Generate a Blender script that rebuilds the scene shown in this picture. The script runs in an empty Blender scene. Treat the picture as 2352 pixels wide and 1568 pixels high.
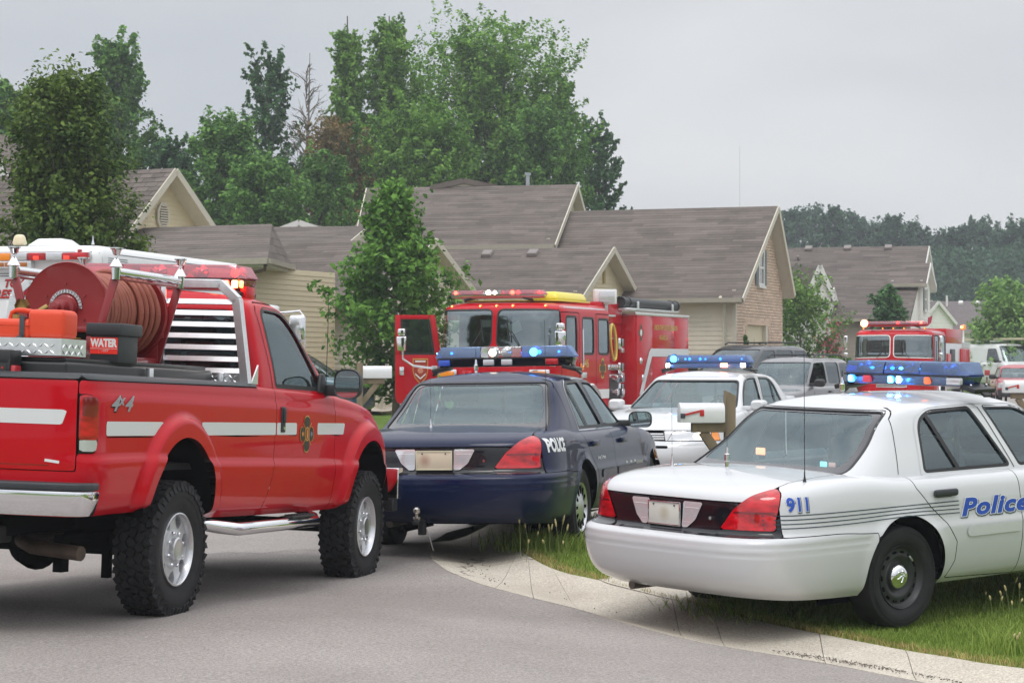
import bpy, bmesh, math, random
import numpy as np
from mathutils import Vector, Matrix
from mathutils.bvhtree import BVHTree
random.seed(7)
RNG = np.random.default_rng(11)
scene = bpy.context.scene
COL = scene.collection
rad = math.radians
# ------------------------------------------------------------------ camera, sky, sun, exposure
FPX, CXP, HOR, EYE = 5165.0, 1176.0, 835.0, 1.75      # focal length and horizon measured on a 2352 x 1568 view
cam = bpy.data.objects.new('camera', bpy.data.cameras.new('camera'))
COL.objects.link(cam)
cam.location = (0, 0, EYE)
cam.rotation_euler = (rad(90), 0, 0)
cam.data.sensor_fit = 'HORIZONTAL'
cam.data.sensor_width = 36.0
cam.data.lens = 36.0 * FPX / 2352.0
cam.data.shift_y = (HOR - 784.0) / 2352.0
cam.data.clip_start = 0.2
cam.data.clip_end = 3000
cam.data.dof.use_dof = True
cam.data.dof.focus_distance = 16.5
cam.data.dof.aperture_fstop = 14.0
scene.camera = cam
world = bpy.data.worlds.new('World')
scene.world = world
world.use_nodes = True
wt = world.node_tree
for n in list(wt.nodes):
 wt.nodes.remove(n)
def WN(t, **kw):
 n = wt.nodes.new(t)
 for k, v in kw.items():
  setattr(n, k, v)
 return n
w_out = WN('ShaderNodeOutputWorld')
SUN_EL, SUN_AZ = rad(62), rad(200)
sky = WN('ShaderNodeTexSky', sky_type='NISHITA')
sky.sun_disc = False
sky.sun_elevation = SUN_EL
sky.sun_rotation = SUN_AZ
bg_sky = WN('ShaderNodeBackground')
bg_sky.inputs['Strength'].default_value = 0.08
wt.links.new(sky.outputs[0], bg_sky.inputs['Color'])
tc = WN('ShaderNodeTexCoord')
mp = WN('ShaderNodeMapping')
mp.inputs['Scale'].default_value = (1.0, 1.0, 3.2)
mp.inputs['Location'].default_value = (0.3, 0.1, 0.55)
wt.links.new(tc.outputs['Generated'], mp.inputs['Vector'])
nz = WN('ShaderNodeTexNoise')
nz.inputs['Scale'].default_value = 2.6
nz.inputs['Detail'].default_value = 4.0
nz.inputs['Roughness'].default_value = 0.45
nz.inputs['Distortion'].default_value = 0.3
wt.links.new(mp.outputs[0], nz.inputs['Vector'])
rmp = WN('ShaderNodeValToRGB')
rmp.color_ramp.elements[0].position = 0.32
rmp.color_ramp.elements[0].color = (0.62, 0.65, 0.70, 1)
rmp.color_ramp.elements[1].position = 0.62
rmp.color_ramp.elements[1].color = (0.88, 0.885, 0.895, 1)
wt.links.new(nz.outputs['Fac'], rmp.inputs[0])
sx = WN('ShaderNodeSeparateXYZ')
wt.links.new(tc.outputs['Generated'], sx.inputs[0])
# an overcast sky is brighter towards the zenith
mr = WN('ShaderNodeMapRange')
mr.inputs['From Min'].default_value = 0.16
mr.inputs['From Max'].default_value = 1.0
mr.inputs['To Min'].default_value = 0.98
mr.inputs['To Max'].default_value = 2.5
wt.links.new(sx.outputs['Z'], mr.inputs['Value'])
bg_cl = WN('ShaderNodeBackground')
wt.links.new(rmp.outputs[0], bg_cl.inputs['Color'])
wt.links.new(mr.outputs[0], bg_cl.inputs['Strength'])
wmix = WN('ShaderNodeMixShader')
wmix.inputs[0].default_value = 0.93
wt.links.new(bg_sky.outputs[0], wmix.inputs[1])
wt.links.new(bg_cl.outputs[0], wmix.inputs[2])
wt.links.new(wmix.outputs[0], w_out.inputs['Surface'])
sun = bpy.data.objects.new('sun', bpy.data.lights.new('sun', 'SUN'))
COL.objects.link(sun)
sun.data.energy = 1.1
sun.data.angle = rad(25)
sun.data.color = (1.0, 0.965, 0.91)
sun.rotation_euler = (rad(90) - SUN_EL, 0, rad(180) - SUN_AZ)
sun.location = (0, 0, 30)
scene.view_settings.view_transform = 'Standard'
scene.view_settings.look = 'None'
scene.view_settings.exposure = 0.0
scene.view_settings.gamma = 1.0
scene.view_settings.use_curve_mapping = False
# ------------------------------------------------------------------ materials
MATS = {}
def mat(name, color=(0.5, 0.5, 0.5), rough=0.5, metal=0.0, coat=0.0, emit=None, estr=0.0,
  var=0.0, vscale=8.0, bump=0.0, bscale=40.0, spec=0.5, island=0.0, coords='Object', stretch=None, alpha=None,
  dirt=None, hi=None):
 """procedural principled material: optional noise colour variation, bump, random value per mesh island"""
 if name in MATS:
  return MATS[name]
 m = bpy.data.materials.new(name)
 m.use_nodes = True
 nt = m.node_tree
 b = nt.nodes['Principled BSDF']
 b.inputs['Base Color'].default_value = (*color, 1)
 b.inputs['Roughness'].default_value = rough
 b.inputs['Metallic'].default_value = metal
 b.inputs['Coat Weight'].default_value = coat
 b.inputs['Coat Roughness'].default_value = 0.03
 b.inputs['Specular IOR Level'].default_value = spec
 if emit:
  b.inputs['Emission Color'].default_value = (*emit, 1)
  b.inputs['Emission Strength'].default_value = estr
 L = nt.links
 tcn = nt.nodes.new('ShaderNodeTexCoord')
 src = tcn.outputs[coords]
 if stretch:
  mpn = nt.nodes.new('ShaderNodeMapping')
  mpn.inputs['Scale'].default_value = stretch
  L.new(src, mpn.inputs['Vector'])
  src = mpn.outputs[0]
 cur = None
 if var > 0 or hi:
  n1 = nt.nodes.new('ShaderNodeTexNoise')
  n1.inputs['Scale'].default_value = vscale
  n1.inputs['Detail'].default_value = 6
  n1.inputs['Roughness'].default_value = 0.6
  L.new(src, n1.inputs['Vector'])
  r1 = nt.nodes.new('ShaderNodeValToRGB')
  lo = tuple(max(0, c * (1 - var)) for c in color)
  hh = hi if hi else tuple(min(1, c * (1 + var)) for c in color)
  r1.color_ramp.elements[0].position = 0.3
  r1.color_ramp.elements[1].position = 0.7
  r1.color_ramp.elements[0].color = (*lo, 1)
  r1.color_ramp.elements[1].color = (*hh, 1)
  L.new(n1.outputs['Fac'], r1.inputs[0])
  cur = r1.outputs[0]
 if island > 0:
  g = nt.nodes.new('ShaderNodeNewGeometry')
  mrn = nt.nodes.new('ShaderNodeMapRange')
  mrn.inputs['To Min'].default_value = 1 - island
  mrn.inputs['To Max'].default_value = 1 + island
  L.new(g.outputs['Random Per Island'], mrn.inputs['Value'])
  mx = nt.nodes.new('ShaderNodeMix')
  mx.data_type = 'RGBA'
  mx.blend_type = 'MULTIPLY'
  mx.inputs['Factor'].default_value = 1.0
  if cur:
   L.new(cur, mx.inputs['A'])
  else:
   mx.inputs['A'].default_value = (*color, 1)
  L.new(mrn.outputs[0], mx.inputs['B'])
  cur = mx.outputs['Result']
 if dirt:      # (colour, scale, threshold): patches of wear or grime with a shape of their own
  n2 = nt.nodes.new('ShaderNodeTexNoise')
  n2.inputs['Scale'].default_value = dirt[1]
  n2.inputs['Detail'].default_value = 8
  n2.inputs['Roughness'].default_value = 0.7
  L.new(src, n2.inputs['Vector'])
  r2 = nt.nodes.new('ShaderNodeValToRGB')
  r2.color_ramp.elements[0].position = dirt[2]
  r2.color_ramp.elements[1].position = min(1, dirt[2] + 0.12)
  L.new(n2.outputs['Fac'], r2.inputs[0])
  mx = nt.nodes.new('ShaderNodeMix')
  mx.data_type = 'RGBA'
  L.new(r2.outputs[0], mx.inputs['Factor'])
  if cur:
   L.new(cur, mx.inputs['A'])
  else:
   mx.inputs['A'].default_value = (*color, 1)
  mx.inputs['B'].default_value = (*dirt[0], 1)
  cur = mx.outputs['Result']
 if cur:
  L.new(cur, b.inputs['Base Color'])
 if bump > 0:
  n3 = nt.nodes.new('ShaderNodeTexNoise')
  n3.inputs['Scale'].default_value = bscale
  n3.inputs['Detail'].default_value = 5
  L.new(src, n3.inputs['Vector'])
  bp = nt.nodes.new('ShaderNodeBump')
  bp.inputs['Strength'].default_value = min(1, bump)
  bp.inputs['Distance'].default_value = 0.02
  L.new(n3.outputs['Fac'], bp.inputs['Height'])
  L.new(bp.outputs[0], b.inputs['Normal'])
 MATS[name] = m
 return m
def glass(name, tint=(0.6, 0.7, 0.68), rough=0.02, ior=1.5, boost=0.06, refl=(1, 1, 1)):
 """thin sheet glass: tinted see-through plus fresnel reflection"""
 if name in MATS:
  return MATS[name]
 m = bpy.data.materials.new(name)
 m.use_nodes = True
 nt = m.node_tree
 nt.nodes.clear()
 o = nt.nodes.new('ShaderNodeOutputMaterial')
 t = nt.nodes.new('ShaderNodeBsdfTransparent')
 t.inputs[0].default_value = (*tint, 1)
 g = nt.nodes.new('ShaderNodeBsdfGlossy')
 g.inputs['Roughness'].default_value = rough
 g.inputs['Color'].default_value = (*refl, 1)
 fr = nt.nodes.new('ShaderNodeFresnel')
 fr.inputs['IOR'].default_value = ior
 ad = nt.nodes.new('ShaderNodeMath')
 ad.operation = 'ADD'
 ad.inputs[1].default_value = boost
 ad.use_clamp = True
 mx = nt.nodes.new('ShaderNodeMixShader')
 nt.links.new(fr.outputs[0], ad.inputs[0])
 nt.links.new(ad.outputs[0], mx.inputs[0])
 nt.links.new(t.outputs[0], mx.inputs[1])
 nt.links.new(g.outputs[0], mx.inputs[2])
 nt.links.new(mx.outputs[0], o.inputs['Surface'])
 MATS[name] = m
 return m
def leafmat(name, c1, c2, trans=0.35, island=0.35):
 """leaf: diffuse front with translucency, colour varies leaf by leaf and clump by clump"""
 m = bpy.data.materials.new(name)
 m.use_nodes = True
 nt = m.node_tree
 nt.nodes.clear()
 L = nt.links
 o = nt.nodes.new('ShaderNodeOutputMaterial')
 tcn = nt.nodes.new('ShaderNodeTexCoord')
 n1 = nt.nodes.new('ShaderNodeTexNoise')
 n1.inputs['Scale'].default_value = 0.9
 n1.inputs['Detail'].default_value = 3
 L.new(tcn.outputs['Object'], n1.inputs['Vector'])
 g = nt.nodes.new('ShaderNodeNewGeometry')
 ad = nt.nodes.new('ShaderNodeMath')
 ad.operation = 'MULTIPLY_ADD'
 ad.inputs[1].default_value = island * 1.6
 L.new(g.outputs['Random Per Island'], ad.inputs[0])
 sb = nt.nodes.new('ShaderNodeMath')
 sb.operation = 'SUBTRACT'
 sb.inputs[1].default_value = island * 0.8
 L.new(n1.outputs['Fac'], sb.inputs[0])
 L.new(sb.outputs[0], ad.inputs[2])
 r = nt.nodes.new('ShaderNodeValToRGB')
 r.color_ramp.elements[0].position = 0.25
 r.color_ramp.elements[1].position = 0.75
 r.color_ramp.elements[0].color = (*c1, 1)
 r.color_ramp.elements[1].color = (*c2, 1)
 L.new(ad.outputs[0], r.inputs[0])
 d = nt.nodes.new('ShaderNodeBsdfPrincipled')
 d.inputs['Roughness'].default_value = 0.6
 d.inputs['Specular IOR Level'].default_value = 0.15
 L.new(r.outputs[0], d.inputs['Base Color'])
 t = nt.nodes.new('ShaderNodeBsdfTranslucent')
 L.new(r.outputs[0], t.inputs['Color'])
 mx = nt.nodes.new('ShaderNodeMixShader')
 mx.inputs[0].default_value = trans
 L.new(d.outputs[0], mx.inputs[1])
 L.new(t.outputs[0], mx.inputs[2])
 L.new(mx.outputs[0], o.inputs['Surface'])
 MATS[name] = m
 return m
def emat(name, color, strength):
 return mat(name, color=(0.8, 0.8, 0.8), rough=0.4, emit=color, estr=strength)
# ------------------------------------------------------------------ object helpers
def link(o, parent=None):
 COL.objects.link(o)
 if parent is not None:
  o.parent = parent
 return o
def tag(o, label=None, cat=None, group=None, kind=None):
 if label: o['label'] = label
 if cat: o['category'] = cat
 if group: o['group'] = group
 if kind: o['kind'] = kind
 return o
def thing(name, label, cat, M=None, group=None):
 o = bpy.data.objects.new(name, None)
 o.empty_display_size = 0.2
 COL.objects.link(o)
 if M is not None:
  o.matrix_world = M
 return tag(o, label, cat, group)
def pose(x, y, z, yaw, pitch=0, roll=0):
 return Matrix.Translation((x, y, z)) @ Matrix.Rotation(rad(yaw), 4, 'Z') @ Matrix.Rotation(rad(pitch), 4, 'Y') @ Matrix.Rotation(rad(roll), 4, 'X')
def mesh_obj(name, V, F, m, parent=None, smooth=False, angle=35):
 me = bpy.data.meshes.new(name)
 V = np.asarray(V, dtype=np.float32)
 if isinstance(F, np.ndarray):
  nf, k = F.shape
  me.vertices.add(len(V)); me.vertices.foreach_set('co', V.ravel())
  me.loops.add(nf * k); me.loops.foreach_set('vertex_index', F.astype(np.int32).ravel())
  me.polygons.add(nf)
  me.polygons.foreach_set('loop_start', np.arange(0, nf * k, k, dtype=np.int32))
  me.update(calc_edges=True)
 else:
  me.from_pydata([tuple(v) for v in V.tolist()], [], F)
  me.update()
 if m is not None:
  me.materials.append(m)
 if smooth:
  me.polygons.foreach_set('use_smooth', np.ones(len(me.polygons), dtype=bool))
  if angle:
   me.set_sharp_from_angle(angle=rad(angle))
 o = bpy.data.objects.new(name, me)
 return link(o, parent)
class MB:
 """collects primitive shapes, then builds them as ONE mesh object"""
 def __init__(s):
  s.V = []; s.F = []
 def add(s, V, F):
  n = len(s.V)
  s.V.extend([tuple(float(c) for c in v) for v in V])
  s.F.extend([tuple(n + i for i in f) for f in F])
  return s
 def box(s, c, d, R=None, taper=None):
  """c centre, d full sizes; taper=(tx,ty) scale of the top face"""
  tx, ty = taper or (1, 1)
  P = []
  for k in (-1, 1):
   sx_, sy_ = (tx, ty) if k > 0 else (1, 1)
   for i, j in ((-1, -1), (1, -1), (1, 1), (-1, 1)):
    P.append(Vector((i * d[0] / 2 * sx_, j * d[1] / 2 * sy_, k * d[2] / 2)))
  if R is not None:
   P = [R @ p for p in P]
  P = [p + Vector(c) for p in P]
  return s.add(P, [(3, 2, 1, 0), (4, 5, 6, 7), (0, 1, 5, 4), (1, 2, 6, 5), (2, 3, 7, 6), (3, 0, 4, 7)])
 def tube(s, p0, p1, r0, r1=None, n=10, caps=True):
  r1 = r0 if r1 is None else r1
  p0, p1 = Vector(p0), Vector(p1)
  d = (p1 - p0).normalized()
  a = d.orthogonal().normalized(); b = d.cross(a)
  V = []
  for p, r in ((p0, r0), (p1, r1)):
   for i in range(n):
    t = 2 * math.pi * i / n
    V.append(p + (a * math.cos(t) + b * math.sin(t)) * r)
  F = [(i, (i + 1) % n, n + (i + 1) % n, n + i) for i in range(n)]
  if caps:
   F += [tuple(range(n - 1, -1, -1)), tuple(range(n, 2 * n))]
  return s.add(V, F)
 def path(s, pts, r, n=8):
  pts = [Vector(p) for p in pts]
  V = []; F = []
  up = None
  for k, p in enumerate(pts):
   d = (pts[min(k + 1, len(pts) - 1)] - pts[max(k - 1, 0)]).normalized()
   if up is None:
    up = d.orthogonal().normalized()
   up = (up - d * up.dot(d)).normalized()
   b = d.cross(up)
   rr = r[k] if isinstance(r, (list, tuple)) else r
   for i in range(n):
    t = 2 * math.pi * i / n
    V.append(p + (up * math.cos(t) + b * math.sin(t)) * rr)
  for k in range(len(pts) - 1):
   for i in range(n):
    F.append((k * n + i, k * n + (i + 1) % n, (k + 1) * n + (i + 1) % n, (k + 1) * n + i))
  F += [tuple(range(n - 1, -1, -1)), tuple(range((len(pts) - 1) * n, len(pts) * n))]
  return s.add(V, F)
 def lathe(s, prof, c=(0, 0, 0), axis='Y', n=32, closed=False):
  """prof: list of (along axis, radius)"""
  V = []; F = []
  for (h, r) in prof:
   for i in range(n):
    t = 2 * math.pi * i / n
    a, b = r * math.cos(t), r * math.sin(t)
    if axis == 'Y': v = (a, h, b)
    elif axis == 'Z': v = (a, b, h)
    else: v = (h, a, b)
    V.append((v[0] + c[0], v[1] + c[1], v[2] + c[2]))
  m = len(prof)
  rng = range(m) if closed else range(m - 1)
  for k in rng:
   k2 = (k + 1) % m
   for i in range(n):
    F.append((k * n + i, k * n + (i + 1) % n, k2 * n + (i + 1) % n, k2 * n + i))
  return s.add(V, F)
 def prism(s, pts, h0, h1, axis='Y'):
  """2D polygon extruded along an axis"""
  n = len(pts)
  V = []
  for h in (h0, h1):
   for a, b in pts:
    V.append({'Y': (a, h, b), 'Z': (a, b, h), 'X': (h, a, b)}[axis])
  F = [(i, (i + 1) % n, n + (i + 1) % n, n + i) for i in range(n)]
  F += [tuple(range(n - 1, -1, -1)), tuple(range(n, 2 * n))]
  return s.add(V, F)
 def build(s, name, m, parent=None, bevel=0.0, seg=2, smooth=True, angle=35):
  me = bpy.data.meshes.new(name)
  me.from_pydata(s.V, [], s.F)
  bm = bmesh.new(); bm.from_mesh(me)
  bmesh.ops.recalc_face_normals(bm, faces=bm.faces)
  if bevel > 0:
   es = [e for e in bm.edges if len(e.link_faces) == 2 and e.calc_face_angle(0) > rad(30)]
   bmesh.ops.bevel(bm, geom=es, offset=bevel, segments=seg, profile=0.5, affect='EDGES', clamp_overlap=True)
  bm.to_mesh(me); bm.free()
  me.materials.append(m)
  if smooth:
   me.polygons.foreach_set('use_smooth', np.ones(len(me.polygons), dtype=bool))
   me.set_sharp_from_angle(angle=rad(angle))
  o = bpy.data.objects.new(name, me)
  return link(o, parent)
def boxo(name, c, d, m, parent=None, bevel=0.0, seg=2, R=None, taper=None):
 return MB().box(c, d, R, taper).build(name, m, parent, bevel, seg)
# ------------------------------------------------------------------ 2D distance fields
def seg_poly(pts, a, b):
 """signed distance to a polygon, negative inside"""
 pts = np.asarray(pts, float)
 d = np.full(a.shape, 1e9)
 ins = np.zeros(a.shape, bool)
 n = len(pts)
 for i in range(n):
  x0, y0 = pts[i]; x1, y1 = pts[(i + 1) % n]
  ex, ey = x1 - x0, y1 - y0
  wx, wy = a - x0, b - y0
  t = np.clip((wx * ex + wy * ey) / (ex * ex + ey * ey + 1e-12), 0, 1)
  d = np.minimum(d, (wx - ex * t) ** 2 + (wy - ey * t) ** 2)
  c = ((y0 <= b) & (y1 > b)) | ((y1 <= b) & (y0 > b))
  with np.errstate(divide='ignore', invalid='ignore'):
   xi = x0 + (b - y0) / (y1 - y0) * ex if y1 != y0 else np.full(a.shape, -1e9)
  ins ^= c & (a < xi)
 d = np.sqrt(d)
 return np.where(ins, -d, d)
def roundpoly(pts, r, n=5):
 """rounds the corners of a polygon"""
 out = []
 m = len(pts)
 for i in range(m):
  p0, p1, p2 = (Vector(pts[(i + k) % m]) for k in (-1, 0, 1))
  rr = r[i] if isinstance(r, (list, tuple)) else r
  a = (p0 - p1); b = (p2 - p1)
  q = min(rr, a.length * 0.48, b.length * 0.48)
  s0 = p1 + a.normalized() * q; s1 = p1 + b.normalized() * q
  for k in range(n + 1):
   t = k / n
   out.append(tuple((s0 * (1 - t) ** 2 + p1 * 2 * t * (1 - t) + s1 * t * t)))
 return out
def pchip(xs, ys):
 xs = np.asarray(xs, float); ys = np.asarray(ys, float)
 h = np.diff(xs); dl = np.diff(ys) / h
 m = np.zeros(len(xs))
 m[0], m[-1] = dl[0], dl[-1]
 for i in range(1, len(xs) - 1):
  if dl[i - 1] * dl[i] > 0:
   w1, w2 = 2 * h[i] + h[i - 1], h[i] + 2 * h[i - 1]
   m[i] = (w1 + w2) / (w1 / dl[i - 1] + w2 / dl[i])
 def f(x):
  x = np.clip(np.asarray(x, float), xs[0], xs[-1])
  k = np.clip(np.searchsorted(xs, x) - 1, 0, len(xs) - 2)
  t = (x - xs[k]) / h[k]
  return ((2 * t ** 3 - 3 * t ** 2 + 1) * ys[k] + (t ** 3 - 2 * t ** 2 + t) * h[k] * m[k]
    + (-2 * t ** 3 + 3 * t ** 2) * ys[k + 1] + (t ** 3 - t ** 2) * h[k] * m[k + 1])
 return f
def P_(L):
 return pchip([p[0] for p in L], [p[1] for p in L])
def sstep(a, b, x):
 t = np.clip((x - a) / (b - a), 0, 1)
 return t * t * (3 - 2 * t)
# ------------------------------------------------------------------ curved shells cut into panels
class Shell:
 """a closed body surface: horizontal outline curves stacked from sill to shoulder, then closed over the top.
 Panels, panes, lamps are regions of it, cut out with clean edges."""
 def __init__(s, xr, xf, b, zb, zt, xm=1.0, mr=10, nr=2.6, mf=8, nf=2.6, crown=0.05, spine=(-0.6, 3.0),
    du=0.022, nv=44, nt=16, wf=None, bump=None, crownf=None):
  s.xr, s.xf, s.b, s.zb, s.zt = (P_(q) if isinstance(q, list) else q for q in (xr, xf, b, zb, zt))
  s.xm, s.crown, s.spine, s.wf, s.bump, s.crownf = xm, crown, spine, wf, bump, crownf
  t = np.linspace(0, math.pi, 4001)
  c, sn = np.cos(t), np.sin(t)
  m = np.where(c >= 0, mf, mr); n = np.where(c >= 0, nf, nr)
  x_ = np.sign(c) * np.abs(c) ** (2 / m); y_ = np.abs(sn) ** (2 / n)
  Lr = abs(float(s.xr(0.5)) - xm); Lf = abs(float(s.xf(0.5)) - xm); W = float(s.b(0.5))
  px = np.where(x_ < 0, x_ * Lr, x_ * Lf); py = y_ * W
  al = np.concatenate([[0], np.cumsum(np.hypot(np.diff(px), np.diff(py)))])
  N = max(24, int(al[-1] / du))
  q = np.linspace(0, al[-1], N + 1)
  hx = np.interp(q, al, x_); hy = np.interp(q, al, y_)
  s.bx = np.concatenate([hx, hx[-2:0:-1]]); s.by = np.concatenate([hy, -hy[-2:0:-1]])
  s.nu = len(s.bx)
  s.vs = np.concatenate([np.linspace(0, 1, nv + 1), 1 + np.linspace(0, 1, nt + 1)[1:]])
  U, V = np.meshgrid(np.arange(s.nu, dtype=float), s.vs, indexing='ij')
  s.G = s.P(U, V)
  s.nvt = len(s.vs)
  gu = np.roll(s.G, -1, 0) - np.roll(s.G, 1, 0)
  gv = np.gradient(s.G, axis=1)
  N_ = np.cross(gu, gv)
  N_ /= (np.linalg.norm(N_, axis=2, keepdims=True) + 1e-12)
  # outward
  s.N = N_ if (N_[0, 5, 0] > 0) else -N_
  s._bvh = None
 def P(s, U, V):
  Um = np.mod(U, s.nu)
  i0 = np.floor(Um).astype(int) % s.nu; i1 = (i0 + 1) % s.nu; f = Um - np.floor(Um)
  x_ = s.bx[i0] * (1 - f) + s.bx[i1] * f; y_ = s.by[i0] * (1 - f) + s.by[i1] * f
  vv = np.minimum(V, 1.0)
  X = s.xm + np.where(x_ < 0, (s.xm - s.xr(vv)) * x_, (s.xf(vv) - s.xm) * x_)
  B = s.b(vv)
  if s.wf is not None:
   B = B * s.wf(X)
  Y = B * y_
  Z = s.zb(X) + (s.zt(X) - s.zb(X)) * vv
  if s.bump is not None:
   X, Y, Z = s.bump(X, Y, Z, vv)
  r = np.clip(2 - V, 0, 1); r = np.where(V > 1, r, 1.0)
  Xs = np.clip(X, *s.spine)
  Xn = Xs + (X - Xs) * r
  cr = s.crown if s.crownf is None else s.crownf(Xn)
  Zt = s.zt(Xn) + cr * (1 - r * r)
  top = V > 1
  return np.stack([np.where(top, Xn, X), np.where(top, Y * r, Y), np.where(top, Zt, Z)], -1)
 def bvh(s):
  if s._bvh is None:
   nu, nv = s.nu, s.nvt
   V = s.G.reshape(-1, 3).tolist()
   i, j = np.meshgrid(np.arange(nu), np.arange(nv - 1), indexing='ij')
   i2 = (i + 1) % nu
   F = np.stack([i * nv + j, i2 * nv + j, i2 * nv + j + 1, i * nv + j + 1], -1).reshape(-1, 4).tolist()
   s._bvh = BVHTree.FromPolygons(V, F)
  return s._bvh
 def hit(s, o, d):
  loc, nor, i, dist = s.bvh().ray_cast(Vector(o), Vector(d).normalized(), 20)
  if loc is None:
   return None, None
  if nor.dot(Vector(d)) > 0:
   nor = -nor
  return loc, nor
 def piece(s, name, field, m, parent=None, off=0.0, smooth=True, step=1):
  G, N = s.G, s.N
  nu, nv = s.nu, s.nvt
  F = field(G[..., 0], G[..., 1], G[..., 2])
  F = np.where(np.abs(F) < 1e-7, 1e-7, F)
  ins = F < 0
  i2 = (np.arange(nu) + 1) % nu
  A = ins[:, :-1]; Bq = ins[i2][:, :-1]; C = ins[i2][:, 1:]; D = ins[:, 1:]
  full = A & Bq & C & D
  anyc = (A | Bq | C | D) & ~full
  used = -np.ones((nu, nv), dtype=int)
  faces = []
  fi, fj = np.nonzero(full)
  Q = np.stack([fi * nv + fj, i2[fi] * nv + fj, i2[fi] * nv + fj + 1, fi * nv + fj + 1], -1)
  mi, mj = np.nonzero(anyc)
  extra = {}
  EV = []; polys = []
  base = nu * nv
  Ff = F.ravel()
  for a_, b_ in zip(mi.tolist(), mj.tolist()):
   ii = (a_ + 1) % nu
   cs = [a_ * nv + b_, ii * nv + b_, ii * nv + b_ + 1, a_ * nv + b_ + 1]
   uv = [(a_, b_), (a_ + 1, b_), (a_ + 1, b_ + 1), (a_, b_ + 1)]
   out = []
   for k in range(4):
    p, q = cs[k], cs[(k + 1) % 4]
    fp, fq = Ff[p], Ff[q]
    if fp < 0:
     out.append(p)
    if (fp < 0) != (fq < 0):
     key = (p, q) if p < q else (q, p)
     if key not in extra:
      t = fp / (fp - fq)
      ua, va = uv[k]; ub, vb = uv[(k + 1) % 4]
      EV.append((ua + (ub - ua) * t, s.vs[va] + (s.vs[vb] - s.vs[va]) * t, ua, va, ub, vb, t))
      extra[key] = base + len(EV) - 1
     out.append(extra[key])
   if len(out) >= 3:
    polys.append(out)
  if len(EV):
   E = np.array(EV)
   PE = s.P(E[:, 0], E[:, 1])
   n0 = N[(E[:, 2].astype(int)) % nu, E[:, 3].astype(int)]
   n1 = N[(E[:, 4].astype(int)) % nu, E[:, 5].astype(int)]
   NE = n0 * (1 - E[:, 6:7]) + n1 * E[:, 6:7]
   AV = np.concatenate([G.reshape(-1, 3), PE]); AN = np.concatenate([N.reshape(-1, 3), NE])
  else:
   AV, AN = G.reshape(-1, 3), N.reshape(-1, 3)
  allf = [tuple(q) for q in Q.tolist()] + [tuple(p) for p in polys]
  if not allf:
   return None
  flat = np.concatenate([Q.ravel()] + [np.array(p) for p in polys]) if polys else Q.ravel()
  uniq, inv = np.unique(flat, return_inverse=True)
  co = AV[uniq] + AN[uniq] * off
  tot = [4] * len(Q) + [len(p) for p in polys]
  me = bpy.data.meshes.new(name)
  me.vertices.add(len(co)); me.vertices.foreach_set('co', co.astype(np.float32).ravel())
  me.loops.add(len(inv)); me.loops.foreach_set('vertex_index', inv.astype(np.int32).ravel())
  me.polygons.add(len(tot))
  me.polygons.foreach_set('loop_start', np.concatenate([[0], np.cumsum(tot)[:-1]]).astype(np.int32))
  me.update(calc_edges=True)
  me.validate()
  if smooth:
   me.polygons.foreach_set('use_smooth', np.ones(len(me.polygons), dtype=bool))
  me.materials.append(m)
  o = bpy.data.objects.new(name, me)
  return link(o, parent)
 def band(s, name, pts, width, m, parent, axis='Y', side=-1, off=0.003, closed=False, thick=0.0):
  """flat ribbon following a polyline on the surface. axis 'Y': points (x,z) cast from the side; 'X': (y,z) cast
  from behind (side -1) or front (+1); 'Z': (x,y) cast from above"""
  P = [Vector(p) for p in pts]
  n = len(P)
  V = []; F = []
  for k in range(n):
   if closed:
    a, b = P[(k - 1) % n], P[(k + 1) % n]
   else:
    a, b = P[max(k - 1, 0)], P[min(k + 1, n - 1)]
   t = (b - a).normalized() if (b - a).length > 1e-9 else Vector((1, 0))
   nr = Vector((-t.y, t.x)) * width / 2
   for q in (P[k] - nr, P[k] + nr):
    c = s.cast(q.x, q.y, axis, side)
    if c is None:
     c = V[-1] if V else Vector((0, 0, 0)); V.append(c.copy()); continue
    V.append(c[0] + c[1] * off)
  rng = range(n) if closed else range(n - 1)
  for k in rng:
   k2 = (k + 1) % n
   F.append((2 * k, 2 * k + 1, 2 * k2 + 1, 2 * k2))
  return MB().add(V, F).build(name, m, parent, smooth=True)
 def cast(s, a, b, axis='Y', side=-1):
  if axis == 'Y':
   l, n = s.hit((a, side * 5, b), (0, -side, 0))
  elif axis == 'X':
   l, n = s.hit((s.xm + side * 8, a, b), (-side, 0, 0))
  else:
   l, n = s.hit((a, b, 6), (0, 0, -1))
  return None if l is None else (l, n)
def densify(pts, d=0.03, closed=True):
 out = []
 n = len(pts)
 for i in range(n if closed else n - 1):
  a, b = Vector(pts[i]), Vector(pts[(i + 1) % n])
  k = max(1, int((b - a).length / d))
  for j in range(k):
   out.append(tuple(a.lerp(b, j / k)))
 if not closed:
  out.append(tuple(pts[-1]))
 return out
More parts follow.
